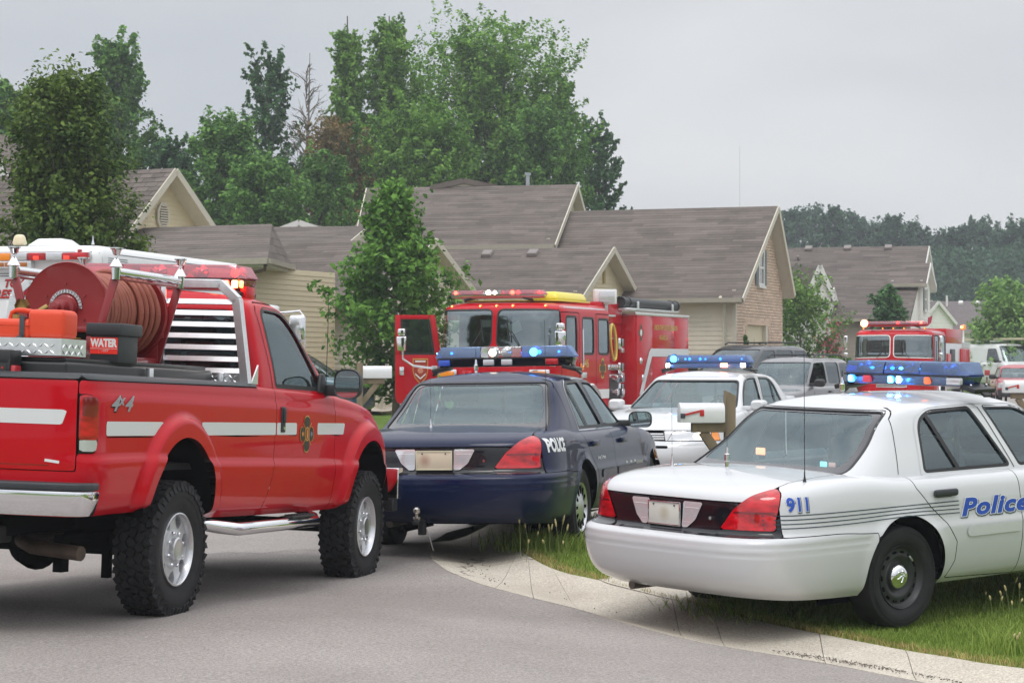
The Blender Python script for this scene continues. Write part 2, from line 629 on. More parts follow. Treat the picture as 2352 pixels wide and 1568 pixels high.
# ------------------------------------------------------------------ lettering
def text_mesh(txt, size=1.0, offset=0.0, shear=0.0, spacing=1.0, xs=1.0):
 cu = bpy.data.curves.new('lettering', 'FONT')
 cu.body = txt
 cu.size = size
 cu.offset = offset
 cu.shear = shear
 cu.space_character = spacing
 cu.resolution_u = 3
 cu.align_x = 'LEFT'
 ob = bpy.data.objects.new('lettering', cu)
 COL.objects.link(ob)
 dg = bpy.context.evaluated_depsgraph_get()
 dg.update()
 me = bpy.data.meshes.new_from_object(ob.evaluated_get(dg))
 bm = bmesh.new(); bm.from_mesh(me)
 bmesh.ops.triangulate(bm, faces=bm.faces)
 for _ in range(3):
  es = [e for e in bm.edges if e.calc_length() > size * 0.22]
  if not es: break
  bmesh.ops.subdivide_edges(bm, edges=es, cuts=1)
  bmesh.ops.triangulate(bm, faces=[f for f in bm.faces if len(f.verts) > 3])
 bm.to_mesh(me); bm.free()
 V = [(v.co.x * xs, v.co.y) for v in me.vertices]
 F = [tuple(p.vertices) for p in me.polygons]
 COL.objects.unlink(ob)
 bpy.data.objects.remove(ob); bpy.data.curves.remove(cu); bpy.data.meshes.remove(me)
 return V, F
def letter_on_shell(sh, name, txt, x0, z0, size, m, parent, axis='Y', side=-1, off=0.004, dirx=1, offset=0.0, shear=0.0, spacing=1.0, xs=1.0, slope=0.0, dz=0.0, dx=0.0):
 V, F = text_mesh(txt, size, offset, shear, spacing, xs)
 out = []
 for (a, b) in V:
  A = x0 + dirx * (a + dx); Bz = z0 + b + slope * a + dz
  c = sh.cast(A, Bz, axis, side)
  if c is None:
   c = (Vector((A, side, Bz)), Vector((0, side, 0)))
  out.append(c[0] + c[1] * off)
 return MB().add(out, F).build(name, m, parent, smooth=False)
def letter_plane(name, txt, o, ex, ey, size, m, parent, offset=0.0, shear=0.0, spacing=1.0, xs=1.0):
 V, F = text_mesh(txt, size, offset, shear, spacing, xs)
 o, ex, ey = Vector(o), Vector(ex), Vector(ey)
 return MB().add([o + ex * a + ey * b for a, b in V], F).build(name, m, parent, smooth=False)
# ------------------------------------------------------------------ shared materials
def red_paint():
 return mat('red_paint', (0.50, 0.001, 0.010), 0.35, coat=0.50, spec=0.05)
CHROME = mat('chrome', (0.82, 0.83, 0.85), 0.07, 1.0)
ALLOY = mat('alloy', (0.62, 0.63, 0.65), 0.28, 0.9, var=0.06, vscale=30)
ALUM = mat('brushed_aluminium', (0.80, 0.81, 0.83), 0.33, 1.0, var=0.08, vscale=14)
BLACKP = mat('black_plastic', (0.018, 0.019, 0.021), 0.45, var=0.15, vscale=25, bump=0.1, bscale=300)
GREYP = mat('dark_grey_plastic', (0.027, 0.031, 0.036), 0.5, var=0.12, vscale=10)
GLOSSB = mat('gloss_black', (0.006, 0.006, 0.009), 0.15, coat=0.5, spec=0.3)
RUBBER = mat('tyre_rubber', (0.017, 0.017, 0.0185), 0.7, spec=0.3, var=0.25, vscale=18, bump=0.15, bscale=120, dirt=((0.05, 0.046, 0.04), 9, 0.64))
DARK = mat('underbody_dark', (0.006, 0.006, 0.006), 1.0, spec=0.0)
STEELB = mat('black_steel_wheel', (0.02, 0.021, 0.023), 0.42, var=0.2, vscale=12)
RLENS = mat('red_lens', (0.46, 0.004, 0.010), 0.08, coat=0.8, emit=(0.5, 0.0, 0.01), estr=0.05, var=0.55, vscale=9, stretch=(1, 1, 2.5))
RLENSD = mat('dark_red_lens', (0.20, 0.004, 0.008), 0.08, coat=1.0, var=0.3, vscale=10)
CLENS = mat('clear_lens', (0.62, 0.63, 0.66), 0.12, 0.35, coat=1.0, var=0.12, vscale=60, stretch=(1, 1, 6))
ALENS = mat('amber_lens', (0.75, 0.22, 0.01), 0.12, coat=1.0, emit=(1.0, 0.35, 0.02), estr=0.15)
SEATM = mat('seat_fabric', (0.10, 0.105, 0.115), 0.9, var=0.1, vscale=30)
SEATD = mat('seat_fabric_dark', (0.03, 0.03, 0.034), 0.9, var=0.1, vscale=30)
WHITEP = mat('white_plastic', (0.78, 0.78, 0.77), 0.4)
GLASSC = glass('car_glass', (0.74, 0.85, 0.84), 0.01, 1.45, 0.11, (0.72, 0.86, 0.90))
GLASSD = glass('tinted_glass', (0.10, 0.13, 0.14), 0.01, 1.5, 0.10, (0.8, 0.88, 0.92))
GLASSW = glass('window_glass', (0.2, 0.25, 0.27), 0.02, 1.5, 0.2)
SKIRT = mat('rubber_seal', (0.012, 0.012, 0.013), 0.5)
B_ON = emat('blue_lamp_on', (0.03, 0.45, 1.0), 7.0)
B_HOT = emat('blue_lamp_hot', (0.35, 0.85, 1.0), 14.0)
W_ON = emat('white_lamp_on', (1.0, 0.86, 0.68), 9.0)
R_ON = emat('red_lamp_on', (1.0, 0.03, 0.01), 8.0)
R_HOT = emat('red_lamp_hot', (1.0, 0.22, 0.08), 12.0)
A_ON = emat('amber_lamp_on', (1.0, 0.3, 0.02), 5.0)
DOME_B = glass('blue_dome', (0.10, 0.30, 0.85), 0.12, 1.45, 0.22, (0.50, 0.66, 0.95))
DOME_R = glass('red_dome', (0.95, 0.22, 0.25), 0.1, 1.45, 0.24, (1, 0.55, 0.6))
DOME_C = glass('clear_dome', (0.8, 0.8, 0.8), 0.08, 1.45, 0.12)
def wheel(parent, x, y, z, R, W, rr, style='steel', side=-1, steer=0, treads=False, name='wheel'):
 """wheel > tyre, rim, hubcap...; side -1 = right hand side of the vehicle; outer face points to y = side"""
 w = bpy.data.objects.new(name, None); link(w, parent)
 w.location = (x, y, z)
 w.rotation_euler = (0, 0, rad(steer) + (math.pi if side > 0 else 0))   # local outer side is -y
 h = W / 2
 pr = [(-h * 0.78, rr), (-h * 0.98, rr + (R - rr) * 0.3), (-h * 1.0, rr + (R - rr) * 0.62), (-h * 0.9, R * 0.965), (-h * 0.72, R * 0.995),
  (0, R), (h * 0.72, R * 0.995), (h * 0.9, R * 0.965), (h, rr + (R - rr) * 0.6), (h * 0.8, rr)]
 if treads:
  pr = [(a, min(r, R - 0.017) if abs(a) < h * 0.95 else r) for a, r in pr]
 MB().lathe(pr, n=64).build('tyre', RUBBER, w, angle=40)
 if treads:
  tb = MB()
  nrow = 44
  for row, (yy, ln, wd, off) in enumerate([(-h * 0.80, 0.042, 0.036, 0), (-h * 0.42, 0.052, 0.040, 0.5), (0, 0.05, 0.040, 0), (h * 0.42, 0.052, 0.04, 0.5), (h * 0.80, 0.042, 0.036, 0)]):
   for k in range(nrow if abs(yy) < h * 0.7 else nrow):
    t = 2 * math.pi * (k + off) / nrow
    M = Matrix.Rotation(t, 3, 'Y') @ Matrix.Rotation(rad((28 if (k + row) % 2 else -22)), 3, 'Z')
    c = Matrix.Rotation(t, 3, 'Y') @ Vector((R - 0.016, yy, 0))
    M2 = Matrix.Rotation(t, 3, 'Y') @ Matrix.Rotation(rad(26 if (k + row) % 2 else -18), 3, 'X')
    tb.box(c, (0.034, wd * 1.18, ln * 0.9), M2, (1, 1))
  # shoulder lugs that run down the sidewall
  for k in range(nrow):
   for s_ in (-1, 1):
    t = 2 * math.pi * (k + 0.25) / nrow
    M2 = Matrix.Rotation(t, 3, 'Y') @ Matrix.Rotation(rad(s_ * -24), 3, 'Z')
    c = Matrix.Rotation(t, 3, 'Y') @ Vector((R - 0.038, s_ * h * 0.955, 0))
    tb.box(c, (0.046 + 0.014 * (k % 2), 0.010, 0.036), M2)
  o = tb.build('tread', RUBBER, w, bevel=0.0, smooth=False); tag(o, kind='stuff')
  lb = MB()
  lb.lathe([(-h * 1.012, rr + (R - rr) * 0.50), (-h * 1.018, rr + (R - rr) * 0.54), (-h * 1.012, rr + (R - rr) * 0.58)], n=64)
  lb.build('sidewall_rib', RUBBER, w)
 else:
  tb = MB()
  for yy in (-h * 0.45, 0, h * 0.45):
   tb.lathe([(yy - 0.006, R * 0.998), (yy - 0.004, R - 0.008), (yy + 0.004, R - 0.008), (yy + 0.006, R * 0.998)], n=64)
  lb = MB().lathe([(-h * 1.0, rr + (R - rr) * 0.66), (-h * 1.02, rr + (R - rr) * 0.68), (-h * 1.0, rr + (R - rr) * 0.70)], n=64)
  lb.build('sidewall_rib', RUBBER, w)
 if style == 'steel':
  rb = MB().lathe([(-h * 0.80, rr), (-h * 0.86, rr * 0.985), (-h * 0.80, rr * 0.95), (-h * 0.55, rr * 0.90), (-h * 0.50, rr * 0.84), (-h * 0.62, rr * 0.70),
      (-h * 0.60, rr * 0.58), (-h * 0.42, rr * 0.50), (-h * 0.40, rr * 0.36), (-h * 0.40, 0.01)], n=48)
  rb.build('rim', STEELB, w, angle=50)
  for k in range(14):
   vb = MB()
   t = 2 * math.pi * k / 14
   a = rr * 0.775
   vb.prism(roundpoly([(-0.0075, -0.017), (0.0075, -0.017), (0.0075, 0.017), (-0.0075, 0.017)], 0.007, 3), 0, 0.012)
   n = len(vb.V); cnt = 2 * 16
   for q in range(n - cnt, n):
    X, Y, Z = vb.V[q]
    v = Matrix.Rotation(t, 3, 'Y') @ Vector((a + X, 0, Z))
    vb.V[q] = (v.x, -h * 0.605 + Y, v.z)
   vb.build('vent_hole', DARK, w, smooth=False)
  MB().lathe([(-h * 0.42, 0.085), (-h * 0.55, 0.088), (-h * 0.72, 0.080), (-h * 0.83, 0.055), (-h * 0.86, 0.02), (-h * 0.865, 0.001)], n=36).build('hubcap', CHROME, w, angle=60)
  em = MB()      # embossed hub emblem
  for (a, b, r_) in ((-0.028, 0.03, 0.010), (0.012, 0.034, 0.011), (-0.034, -0.012, 0.009), (0.03, 0.0, 0.008), (0.0, -0.036, 0.010)):
   em.lathe([(-h * 0.86 - 0.004, 0.001), (-h * 0.86 - 0.003, r_ * 0.7), (-h * 0.84, r_)], c=(a, 0, b), n=10)
  em.path([(-0.028, -h * 0.865, 0.028), (0.0, -h * 0.87, 0.02), (0.012, -h * 0.87, 0.0), (0.0, -h * 0.868, -0.03)], 0.005, 6)
  em.path([(-0.032, -h * 0.862, -0.01), (-0.012, -h * 0.872, 0.004), (0.02, -h * 0.868, 0.012)], 0.004, 6)
  em.build('hub_emblem', CHROME, w)
  MB().box((0.105, -h * 0.72, 0.115), (0.012, 0.012, 0.05), Matrix.Rotation(rad(-45), 3, 'Y')).build('balance_weight', ALLOY, w, 0.003)
 elif style == 'cover':
  MB().lathe([(-h * 0.80, rr), (-h * 0.9, rr * 0.98), (-h * 0.86, rr * 0.93), (-h * 0.70, rr * 0.90), (-h * 0.80, rr * 0.6), (-h * 0.9, rr * 0.32), (-h * 0.93, rr * 0.25), (-h * 0.93, 0.001)], n=48).build('rim', ALLOY, w, angle=50)
  for k in range(12):
   t = 2 * math.pi * k / 12
   M = Matrix.Rotation(t, 3, 'Y')
   MB().box(M @ Vector((rr * 0.70, -h * 0.80, 0)), (rr * 0.34, 0.012, rr * 0.12), M).build('vent_hole', DARK, w, bevel=0.004, smooth=True)
 elif style == 'truck':
  # wide lip, seven thick spokes, eight nuts, large centre cap
  MB().lathe([(-h * 0.76, rr), (-h * 0.93, rr * 1.0), (-h * 0.95, rr * 0.965), (-h * 0.86, rr * 0.93), (-h * 0.30, rr * 0.90), (0.0, rr * 0.88), (h * 0.8, rr * 0.95)], n=56).build('rim', mat('polished_rim', (0.66, 0.66, 0.68), 0.24, 0.8), w, angle=50)
  nsp = 7
  for k in range(nsp):
   sp = MB()
   t = 2 * math.pi * k / nsp + 0.2
   M = Matrix.Rotation(t, 3, 'Y')
   prof = [(0.40, 0.34), (0.62, 0.19), (0.80, 0.17), (0.92, 0.26)]
   V = []; F = []
   for (q, hw) in prof:
    dep = -h * (0.56 + 0.16 * (1 - q))
    for s_ in (-1, 1):
     V.append(M @ Vector((q * rr, dep, s_ * hw * rr)))
    for s_ in (-1, 1):
     V.append(M @ Vector((q * rr, dep + 0.04, s_ * hw * rr * 1.05)))
   for i in range(3):
    a, b = i * 4, i * 4 + 4
    F += [(a, a + 1, b + 1, b), (a, b, b + 2, a + 2), (a + 1, a + 3, b + 3, b + 1)]
   sp.add(V, F)
   sp.build('spoke', mat('painted_alloy', (0.52, 0.53, 0.55), 0.38, 0.35, coat=0.3), w, smooth=False)
  MB().lathe([(-h * 0.5, rr * 0.56), (-h * 0.66, rr * 0.53), (-h * 0.70, rr * 0.48), (-h * 0.70, rr * 0.3), (-h * 0.70, 0.001)], n=40).build('hub', mat('painted_alloy', (0.52, 0.53, 0.55), 0.38, 0.35), w, angle=40)
  MB().lathe([(-h * 0.69, 0.078), (-h * 0.92, 0.076), (-h * 0.97, 0.066), (-h * 0.955, 0.06), (-h * 0.955, 0.001)], n=36).build('hubcap', ALLOY, w, angle=30)
  MB().lathe([(-0.02, rr * 0.9), (0.0, rr * 0.5), (0.0, 0.01)], n=24).build('brake_drum', DARK, w)
  for k in range(8):
   t = 2 * math.pi * (k + 0.4) / 8
   c = Vector((math.cos(t) * 0.105, 0, math.sin(t) * 0.105))
   MB().lathe([(-h * 0.68, 0.013), (-h * 0.80, 0.013), (-h * 0.86, 0.008), (-h * 0.87, 0.001)], c=c, n=6).build('nut', CHROME, w, smooth=False)
 elif style == 'hgv':
  MB().lathe([(-h * 0.7, rr), (-h * 0.85, rr * 0.97), (-h * 0.6, rr * 0.9), (-h * 0.4, rr * 0.5), (-h * 0.9, rr * 0.45), (-h * 0.95, rr * 0.3), (-h * 0.95, 0.001)], n=32).build('rim', ALLOY, w, angle=40)
 else:
  MB().lathe([(-h * 0.78, rr), (-h * 0.86, rr * 0.96), (-h * 0.6, rr * 0.85), (-h * 0.66, rr * 0.3), (-h * 0.7, 0.001)], n=28).build('rim', ALLOY, w, angle=40)
  for k in range(5):
   t = 2 * math.pi * k / 5
   M = Matrix.Rotation(t, 3, 'Y')
   MB().box(M @ Vector((rr * 0.62, -h * 0.64, rr * 0.26)), (rr * 0.4, 0.02, rr * 0.1), M).build('vent_hole', DARK, w, smooth=False)
 return w
def copy_tree(o, parent=None):
 c = o.copy(); COL.objects.link(c); c.parent = parent
 for ch in [q for q in o.children]:
  copy_tree(ch, c)
 return c
def wheel_copy(w, parent, x, y, z, side, steer=0):
 c = copy_tree(w, parent)
 c.location = (x, y, z)
 c.rotation_euler = (0, 0, rad(steer) + (math.pi if side > 0 else 0))
 return c
def lightbar(parent, x, yc, zc, L, H=0.19, D=0.30, segs=None, lamps=(), low=(), style='full', foot=0.09, yl=None, lowm=None):
 """roof light bar > base, lens (one per colour section), lamp (each lit or unlit bulb), foot.
 segs: list of (y0,y1,material) as fractions -1..1 of half length"""
 b = bpy.data.objects.new('light_bar', None); link(b, parent)
 b.location = (x, yc, zc)
 h = L / 2
 # cross-section (x,z): flat base, sloping dome
 def ring(y, s, zlo, zhi, top):
  e = D / 2 * s
  return [(-e, y, zlo), (e, y, zlo), (e * top, y, zhi), (-e * top, y, zhi)]
 zl, zm, zh = 0.0, H * 0.42, H
 def loft(name, ys, m, z0, z1, top, taper_lo):
  mb = MB()
  rings = []
  for (y, s_, zt_) in ys:
   rings.append(ring(y, s_, z0, z0 + (z1 - z0) * zt_, top))
  V = [p for r in rings for p in r]; F = []
  for k in range(len(rings) - 1):
   for i in range(4):
    F.append((k * 4 + i, k * 4 + (i + 1) % 4, k * 4 + 4 + (i + 1) % 4, k * 4 + 4 + i))
  F += [(3, 2, 1, 0), tuple(range(len(V) - 4, len(V)))]
  return mb.add(V, F).build(name, m, b, bevel=0.012, seg=3)
 for (a, c, m) in (segs or [(-1, 1, DOME_B)]):
  y0, y1 = a * h, c * h
  ys = []
  if a <= -0.999:
   ys += [(-h, 0.62, 0.12), (-h * 0.90, 0.97, 1.0)]
  else:
   ys += [(y0 + 0.002, 1.0, 1.0)]
  if c >= 0.999:
   ys += [(h * 0.90, 0.97, 1.0), (h, 0.62, 0.12)]
  else:
   ys += [(y1 - 0.002, 1.0, 1.0)]
  loft('lens', ys, m, zm + 0.004, zh, 0.80, 1)
 lo_m = lowm or (GLOSSB if style == 'full' else DOME_B if style == 'blue' else DOME_R)
 loft2 = [(-h * 0.985, 0.55, 1), (-h * 0.9, 0.9, 1), (h * 0.9, 0.9, 1), (h * 0.985, 0.55, 1)]
 mb = MB(); V = []; F = []
 for (y, s_, q) in loft2:
  e = D / 2 * s_
  V += [(-e * 0.82, y * 0.97, zl), (e * 0.82, y * 0.97, zl), (e * 1.06, y, zm), (-e * 1.06, y, zm)]
 for k in range(3):
  for i in range(4):
   F.append((k * 4 + i, k * 4 + (i + 1) % 4, k * 4 + 4 + (i + 1) % 4, k * 4 + 4 + i))
 F += [(3, 2, 1, 0), (12, 13, 14, 15)]
 mb.add(V, F).build('base', lo_m, b, bevel=0.008)
 MB().box((0, 0, zm), (D * 0.985, L * 0.93, 0.012)).build('seam', BLACKP, b, 0.003)
 if style != 'full':
  MB().box((0, 0, zl + H * 0.12), (D * 0.5, L * 0.86, 0.05)).build('inner_tray', ALLOY, b)
 for (a, m, sz, face) in lamps:           # upper lamps: rotating beacons behind the dome
  y = a * h
  MB().lathe([(0.0, 0.001), (0.012, sz * 0.5), (0.03, sz * 0.85), (0.045, sz)], c=(face * D * 0.10 - 0.02 * (face > 0), y, zm + (zh - zm) * 0.5), axis='X', n=16).build('reflector', CHROME, b)
  MB().lathe([(-0.02, 0.001), (-0.015, sz * 0.5), (0, sz * 0.72), (0.015, sz * 0.5), (0.02, 0.001)], c=(face * D * 0.26, y, zm + (zh - zm) * 0.48), axis='X', n=12).build('lamp', m, b)
 for (a, m, wd, face) in low:             # lower row modules that shine out of the front or back face
  y = a * h
  boxo('lamp', (face * D * 0.455, y, zm * 0.5), (0.035, wd, zm * 0.72), m, b, 0.008)
 yl = yl or h * 0.86
 for s_ in (-1, 1):
  MB().box((0, s_ * yl, -foot * 0.25), (D * 0.82, 0.14, 0.035), Matrix.Rotation(s_ * rad(-14), 3, 'X')).build('foot', BLACKP, b, 0.008)
  MB().box((0, s_ * (yl + 0.05), -foot * 0.55), (D * 0.25, 0.10, 0.02), Matrix.Rotation(s_ * rad(-38), 3, 'X')).build('clamp', BLACKP, b, 0.004)
  for q in (-0.3, 0.3):
   MB().tube((D * q, s_ * yl, 0.0), (D * q, s_ * (yl + 0.01), 0.012), 0.008, n=6).build('bolt', CHROME, b)
 return b
def seat(parent, x, y, z, m=SEATM, h=0.62, head=True, w=0.50):
 s = bpy.data.objects.new('seat', None); link(s, parent); s.location = (x, y, z)
 boxo('cushion', (0.0, 0, 0.09), (0.50, w, 0.16), m, s, 0.05)
 boxo('backrest', (-0.27, 0, 0.16 + h / 2), (0.14, w, h), m, s, 0.055, R=Matrix.Rotation(rad(-12), 3, 'Y'), taper=(1, 0.85))
 if head:
  boxo('headrest', (-0.36, 0, 0.16 + h + 0.13), (0.09, w * 0.52, 0.18), m, s, 0.04)
 return s
def steering_wheel(parent, x, y, z, tilt=-62, m=GREYP):
 V = []; F = []
 n, k = 28, 8
 M = Matrix.Rotation(rad(tilt), 3, 'Y')
 for i in range(n):
  t = 2 * math.pi * i / n
  for j in range(k):
   p = 2 * math.pi * j / k
   r = 0.185 + 0.015 * math.cos(p)
   V.append(M @ Vector((r * math.cos(t), r * math.sin(t), 0.015 * math.sin(p))) + Vector((x, y, z)))
   F.append((i * k + j, ((i + 1) % n) * k + j, ((i + 1) % n) * k + (j + 1) % k, i * k + (j + 1) % k))
 mb = MB().add(V, F)
 for a in (0, 2.2, -2.2):
  mb.tube(Vector((x, y, z)), Vector((x, y, z)) + M @ Vector((0.18 * math.cos(a), 0.18 * math.sin(a), 0)), 0.018, n=6)
 return mb.build('steering_wheel', m, parent)
def whip(parent, x, y, z, h, r=0.0028, base='cone', lean=0.0):
 a = bpy.data.objects.new('antenna', None); link(a, parent); a.location = (x, y, z)
 MB().tube((0, 0, 0.02), (lean, 0, h), r, r * 0.6, 6).build('mast', BLACKP, a)
 if base == 'cone':
  MB().lathe([(0, 0.016), (0.02, 0.013), (0.05, 0.006), (0.09, 0.004)], axis='Z', n=12).build('base', CHROME if h < 0.6 else BLACKP, a)
 elif base == 'coil':
  MB().lathe([(0, 0.028), (0.012, 0.028), (0.014, 0.014), (0.05, 0.013), (0.055, 0.02), (0.10, 0.02), (0.105, 0.012), (0.15, 0.008)], axis='Z', n=14).build('base', CHROME, a)
 return a
def mirror(parent, x, y, z, side, m, w=0.22, h=0.15, face=-1, arm=0.10):
 """door mirror > housing, glass; face -1: mirror glass looks to the rear"""
 g = bpy.data.objects.new('mirror', None); link(g, parent); g.location = (x, y, z)
 pts = roundpoly([(-w / 2, -h / 2), (w / 2, -h / 2), (w / 2, h / 2), (-w / 2, h / 2)], min(w, h) * 0.42, 5)
 V = []; F = []
 n = len(pts)
 for k, (dx, s_) in enumerate([(0.0, 1.0), (0.03, 1.03), (0.09, 0.92), (0.13, 0.6)]):
  for a, b in pts:
   V.append((dx, a * s_, b * s_))
 for k in range(3):
  for i in range(n):
   F.append((k * n + i, k * n + (i + 1) % n, (k + 1) * n + (i + 1) % n, (k + 1) * n + i))
 F.append(tuple(range(3 * n, 4 * n)))
 V2 = [(0.012, a * 0.93, b * 0.93) for a, b in pts]
 mb = MB().add(V, F)
 nn = len(mb.V)
 mb.add([(0.0, a, b) for a, b in pts] + [(0.012, a * 0.9, b * 0.9) for a, b in pts], [(i, (i + 1) % n, n + (i + 1) % n, n + i) for i in range(n)])
 mb.build('housing', m, g)
 MB().add([(0.011, a * 0.91, b * 0.91) for a, b in pts], [tuple(range(n))]).build('glass', mat('mirror_glass', (0.55, 0.62, 0.63), 0.02, 1.0), g, smooth=False)
 MB().box((0.05, -side * (w / 2 + arm / 2 - 0.01), -h * 0.22), (0.07, arm + 0.04, h * 0.4), taper=(0.8, 1)).build('arm', m, g, 0.012)
 return g
# ------------------------------------------------------------------ four-door police sedan
def police_sedan(M, label, paint, opts):
 root = thing('police_car', label, 'police car', M, 'police cars')
 fine = opts.get('fine', True)
 du = 0.02 if fine else 0.035
 zt = [(-1.45, 0.985), (-1.25, 1.0), (-0.9, 1.015), (-0.4, 1.03), (0.1, 1.0), (1.2, 0.995), (2.3, 1.0), (2.7, 0.975), (3.3, 0.92), (3.7, 0.85), (3.98, 0.74)]
 zb = [(-1.45, 0.30), (-0.9, 0.26), (-0.4, 0.25), (0.4, 0.265), (2.5, 0.265), (3.3, 0.24), (3.98, 0.24)]
 xr = [(0, -1.20), (0.06, -1.31), (0.15, -1.375), (0.3, -1.41), (0.42, -1.42), (0.50, -1.415), (0.535, -1.395), (0.555, -1.36), (0.575, -1.315), (0.6, -1.30), (0.86, -1.275), (0.90, -1.262), (0.95, -1.21), (1, -1.06)]
 xf = [(0, 3.80), (0.15, 3.93), (0.4, 3.975), (0.62, 3.95), (0.7, 3.90), (0.9, 3.84), (0.95, 3.78), (1, 3.6)]
 b = [(0, 0.87), (0.08, 0.925), (0.25, 0.965), (0.42, 0.982), (0.52, 0.984), (0.6, 0.972), (0.78, 0.958), (0.88, 0.945), (0.94, 0.925), (0.98, 0.893), (1, 0.855)]
 arch = [(0.0, 0.37, 0.385), (2.913, 0.37, 0.385)]
 def bump(X, Y, Z, v):
  for cx, cz, r in arch:
   d = np.hypot(X - cx, Z - cz)
   Y = Y * (1 + 0.012 * np.exp(-((d - r) / 0.04) ** 2) * (v < 1))
  # shallow crease grooves of the bumper cover
  for zc in (0.575, 0.625):
   g = np.exp(-((Z - zc) / 0.006) ** 2) * 0.005 * ((X < -0.36) | (X > 3.3))
   Y = Y * (1 - g)
   X = X + np.where(X < 0, g, -g) * 1.0 * (np.abs(Y) < 0.9)
  return X, Y, Z
 S = Shell(xr, xf, b, zb, zt, xm=1.25, mr=15, nr=3.7, mf=9, nf=2.7, crown=0.035, spine=(-0.55, 2.9), du=du, nv=52 if fine else 32, nt=18, bump=bump)
 G = Shell([(0, -0.52), (0.2, -0.37), (0.5, -0.16), (0.8, 0.01), (0.93, 0.13), (1, 0.27)],
   [(0, 2.52), (0.3, 2.24), (0.6, 1.98), (0.85, 1.76), (0.95, 1.66), (1, 1.55)],
   [(0, 0.845), (0.15, 0.82), (0.5, 0.75), (0.8, 0.685), (0.93, 0.645), (1, 0.58)],
   [(-0.5, 1.015), (0.0, 0.985), (2.2, 0.985), (2.6, 0.975)], [(-0.5, 1.43), (0.3, 1.462), (0.9, 1.478), (1.6, 1.46), (2.5, 1.40)],
   xm=1.0, mr=13, nr=3.3, mf=12, nf=3.0, crown=0.052, spine=(0.55, 1.45), du=du, nv=28, nt=16)
 def arches(X, Z):
  d = 1e9
  for cx, cz, r in arch:
   e = np.hypot(X - cx, np.maximum(Z - cz, 0) + 0 * Z) - r
   e = np.where(Z < cz, np.maximum(np.abs(X - cx) - r, -0.3), e)
   d = np.minimum(d, e)
  return d
 gap = 0.0035
 TL = [(0.50, 0.725), (0.60, 0.86), (0.70, 0.95), (0.80, 1.01), (0.87, 1.02), (1.05, 0.97), (1.05, 0.725)]
 TLs = roundpoly([(-1.5, 0.72), (-1.125, 0.72), (-1.12, 0.80), (-1.08, 0.93), (-1.00, 1.03), (-1.5, 1.03)], 0.02)
 def f_tail(X, Y, Z):
  a = seg_poly(TL, np.abs(Y), Z)
  side = seg_poly(TLs, X, Z)
  return np.maximum(a, side)
 PAN = [(-0.9, 0.70), (0.9, 0.70), (0.9, 0.895), (-0.9, 0.895)]
 def f_panel(X, Y, Z):
  d = np.maximum(seg_poly([(-1.05, 0.682), (1.05, 0.682), (1.05, 0.90), (-1.05, 0.90)], Y, Z), X + 1.10)
  return np.maximum(d, -f_tail(X, Y, Z) + 0.001)
 DR = [[(0.44, 0.30), (0.50, 0.42), (0.50, 0.55), (0.40, 0.68), (0.25, 0.80), (0.13, 0.93), (0.07, 1.2), (1.20, 1.2), (1.20, 0.27)],
  [(1.20, 0.27), (1.20, 1.2), (2.36, 1.2), (2.40, 0.9), (2.44, 0.6), (2.44, 0.27)]]
 def f_door(k):
  return lambda X, Y, Z: seg_poly(DR[k], X, Z)
 bl = lambda X: np.where(X < 1, 0.685, 0.62)
 def f_bump_r(X, Y, Z):
  return np.maximum(Z - 0.684 + 0.02 * sstep(-0.7, -0.3, X), X + 0.30)
 def f_bump_f(X, Y, Z):
  return np.maximum(Z - 0.63, 3.35 - X)
 # headlamps and grille of the older front
 HL = [(0.36, 0.635), (0.98, 0.635), (0.98, 0.74), (0.80, 0.765), (0.42, 0.755)]
 def f_head(X, Y, Z):
  return np.maximum(seg_poly(HL, np.abs(Y), Z), 3.42 - X)
 def f_grille(X, Y, Z):
  return np.maximum(seg_poly([(-0.33, 0.64), (0.33, 0.64), (0.30, 0.75), (-0.30, 0.75)], Y, Z), 3.42 - X)
 def trunk(X, Y, Z):
  # lid: from the black panel up over the deck
  w = np.interp(X, [-1.3, -1.1, -0.45], [0.74, 0.77, 0.72])
  return np.maximum.reduce([np.abs(Y) - w, X + 0.43, 0.902 - Z])
 def hood(X, Y, Z):
  w = np.interp(X, [2.3, 3.0, 3.8], [0.80, 0.77, 0.70])
  return np.maximum.reduce([np.abs(Y) - w, 2.42 - X, 0.765 - Z])
 under = lambda X, Y, Z: X * 0 - 1
 holes = lambda X, Y, Z: np.minimum.reduce([arches(X, Z), f_tail(X, Y, Z), f_panel(X, Y, Z), f_door(0)(X, Y, Z), f_door(1)(X, Y, Z),
           f_bump_r(X, Y, Z), f_bump_f(X, Y, Z), f_head(X, Y, Z), f_grille(X, Y, Z), trunk(X, Y, Z), hood(X, Y, Z)])
 deckcut = lambda X, Y, Z: np.maximum.reduce([np.abs(Y) - 0.74, -0.40 - X, X - 2.40, 0.955 - Z])
 body = S.piece('body', lambda X, Y, Z: np.maximum(-holes(X, Y, Z) + gap, -deckcut(X, Y, Z)), paint, root)
 S.piece('bumper', lambda X, Y, Z: np.maximum(f_bump_r(X, Y, Z) + 0.002, -arches(X, Z) + 0.002), paint, root)
 S.piece('bumper', lambda X, Y, Z: np.maximum(f_bump_f(X, Y, Z) + 0.002, -np.minimum.reduce([arches(X, Z), f_head(X, Y, Z)]) + 0.002), paint, root)
 S.piece('trunk_lid', lambda X, Y, Z: trunk(X, Y, Z) + gap, paint, root)
 S.piece('hood', lambda X, Y, Z: np.maximum(hood(X, Y, Z) + gap, -np.minimum(f_head(X, Y, Z), f_grille(X, Y, Z))), paint, root)
 S.piece('tail_panel', lambda X, Y, Z: f_panel(X, Y, Z) + 0.001, GLOSSB, root, -0.006)
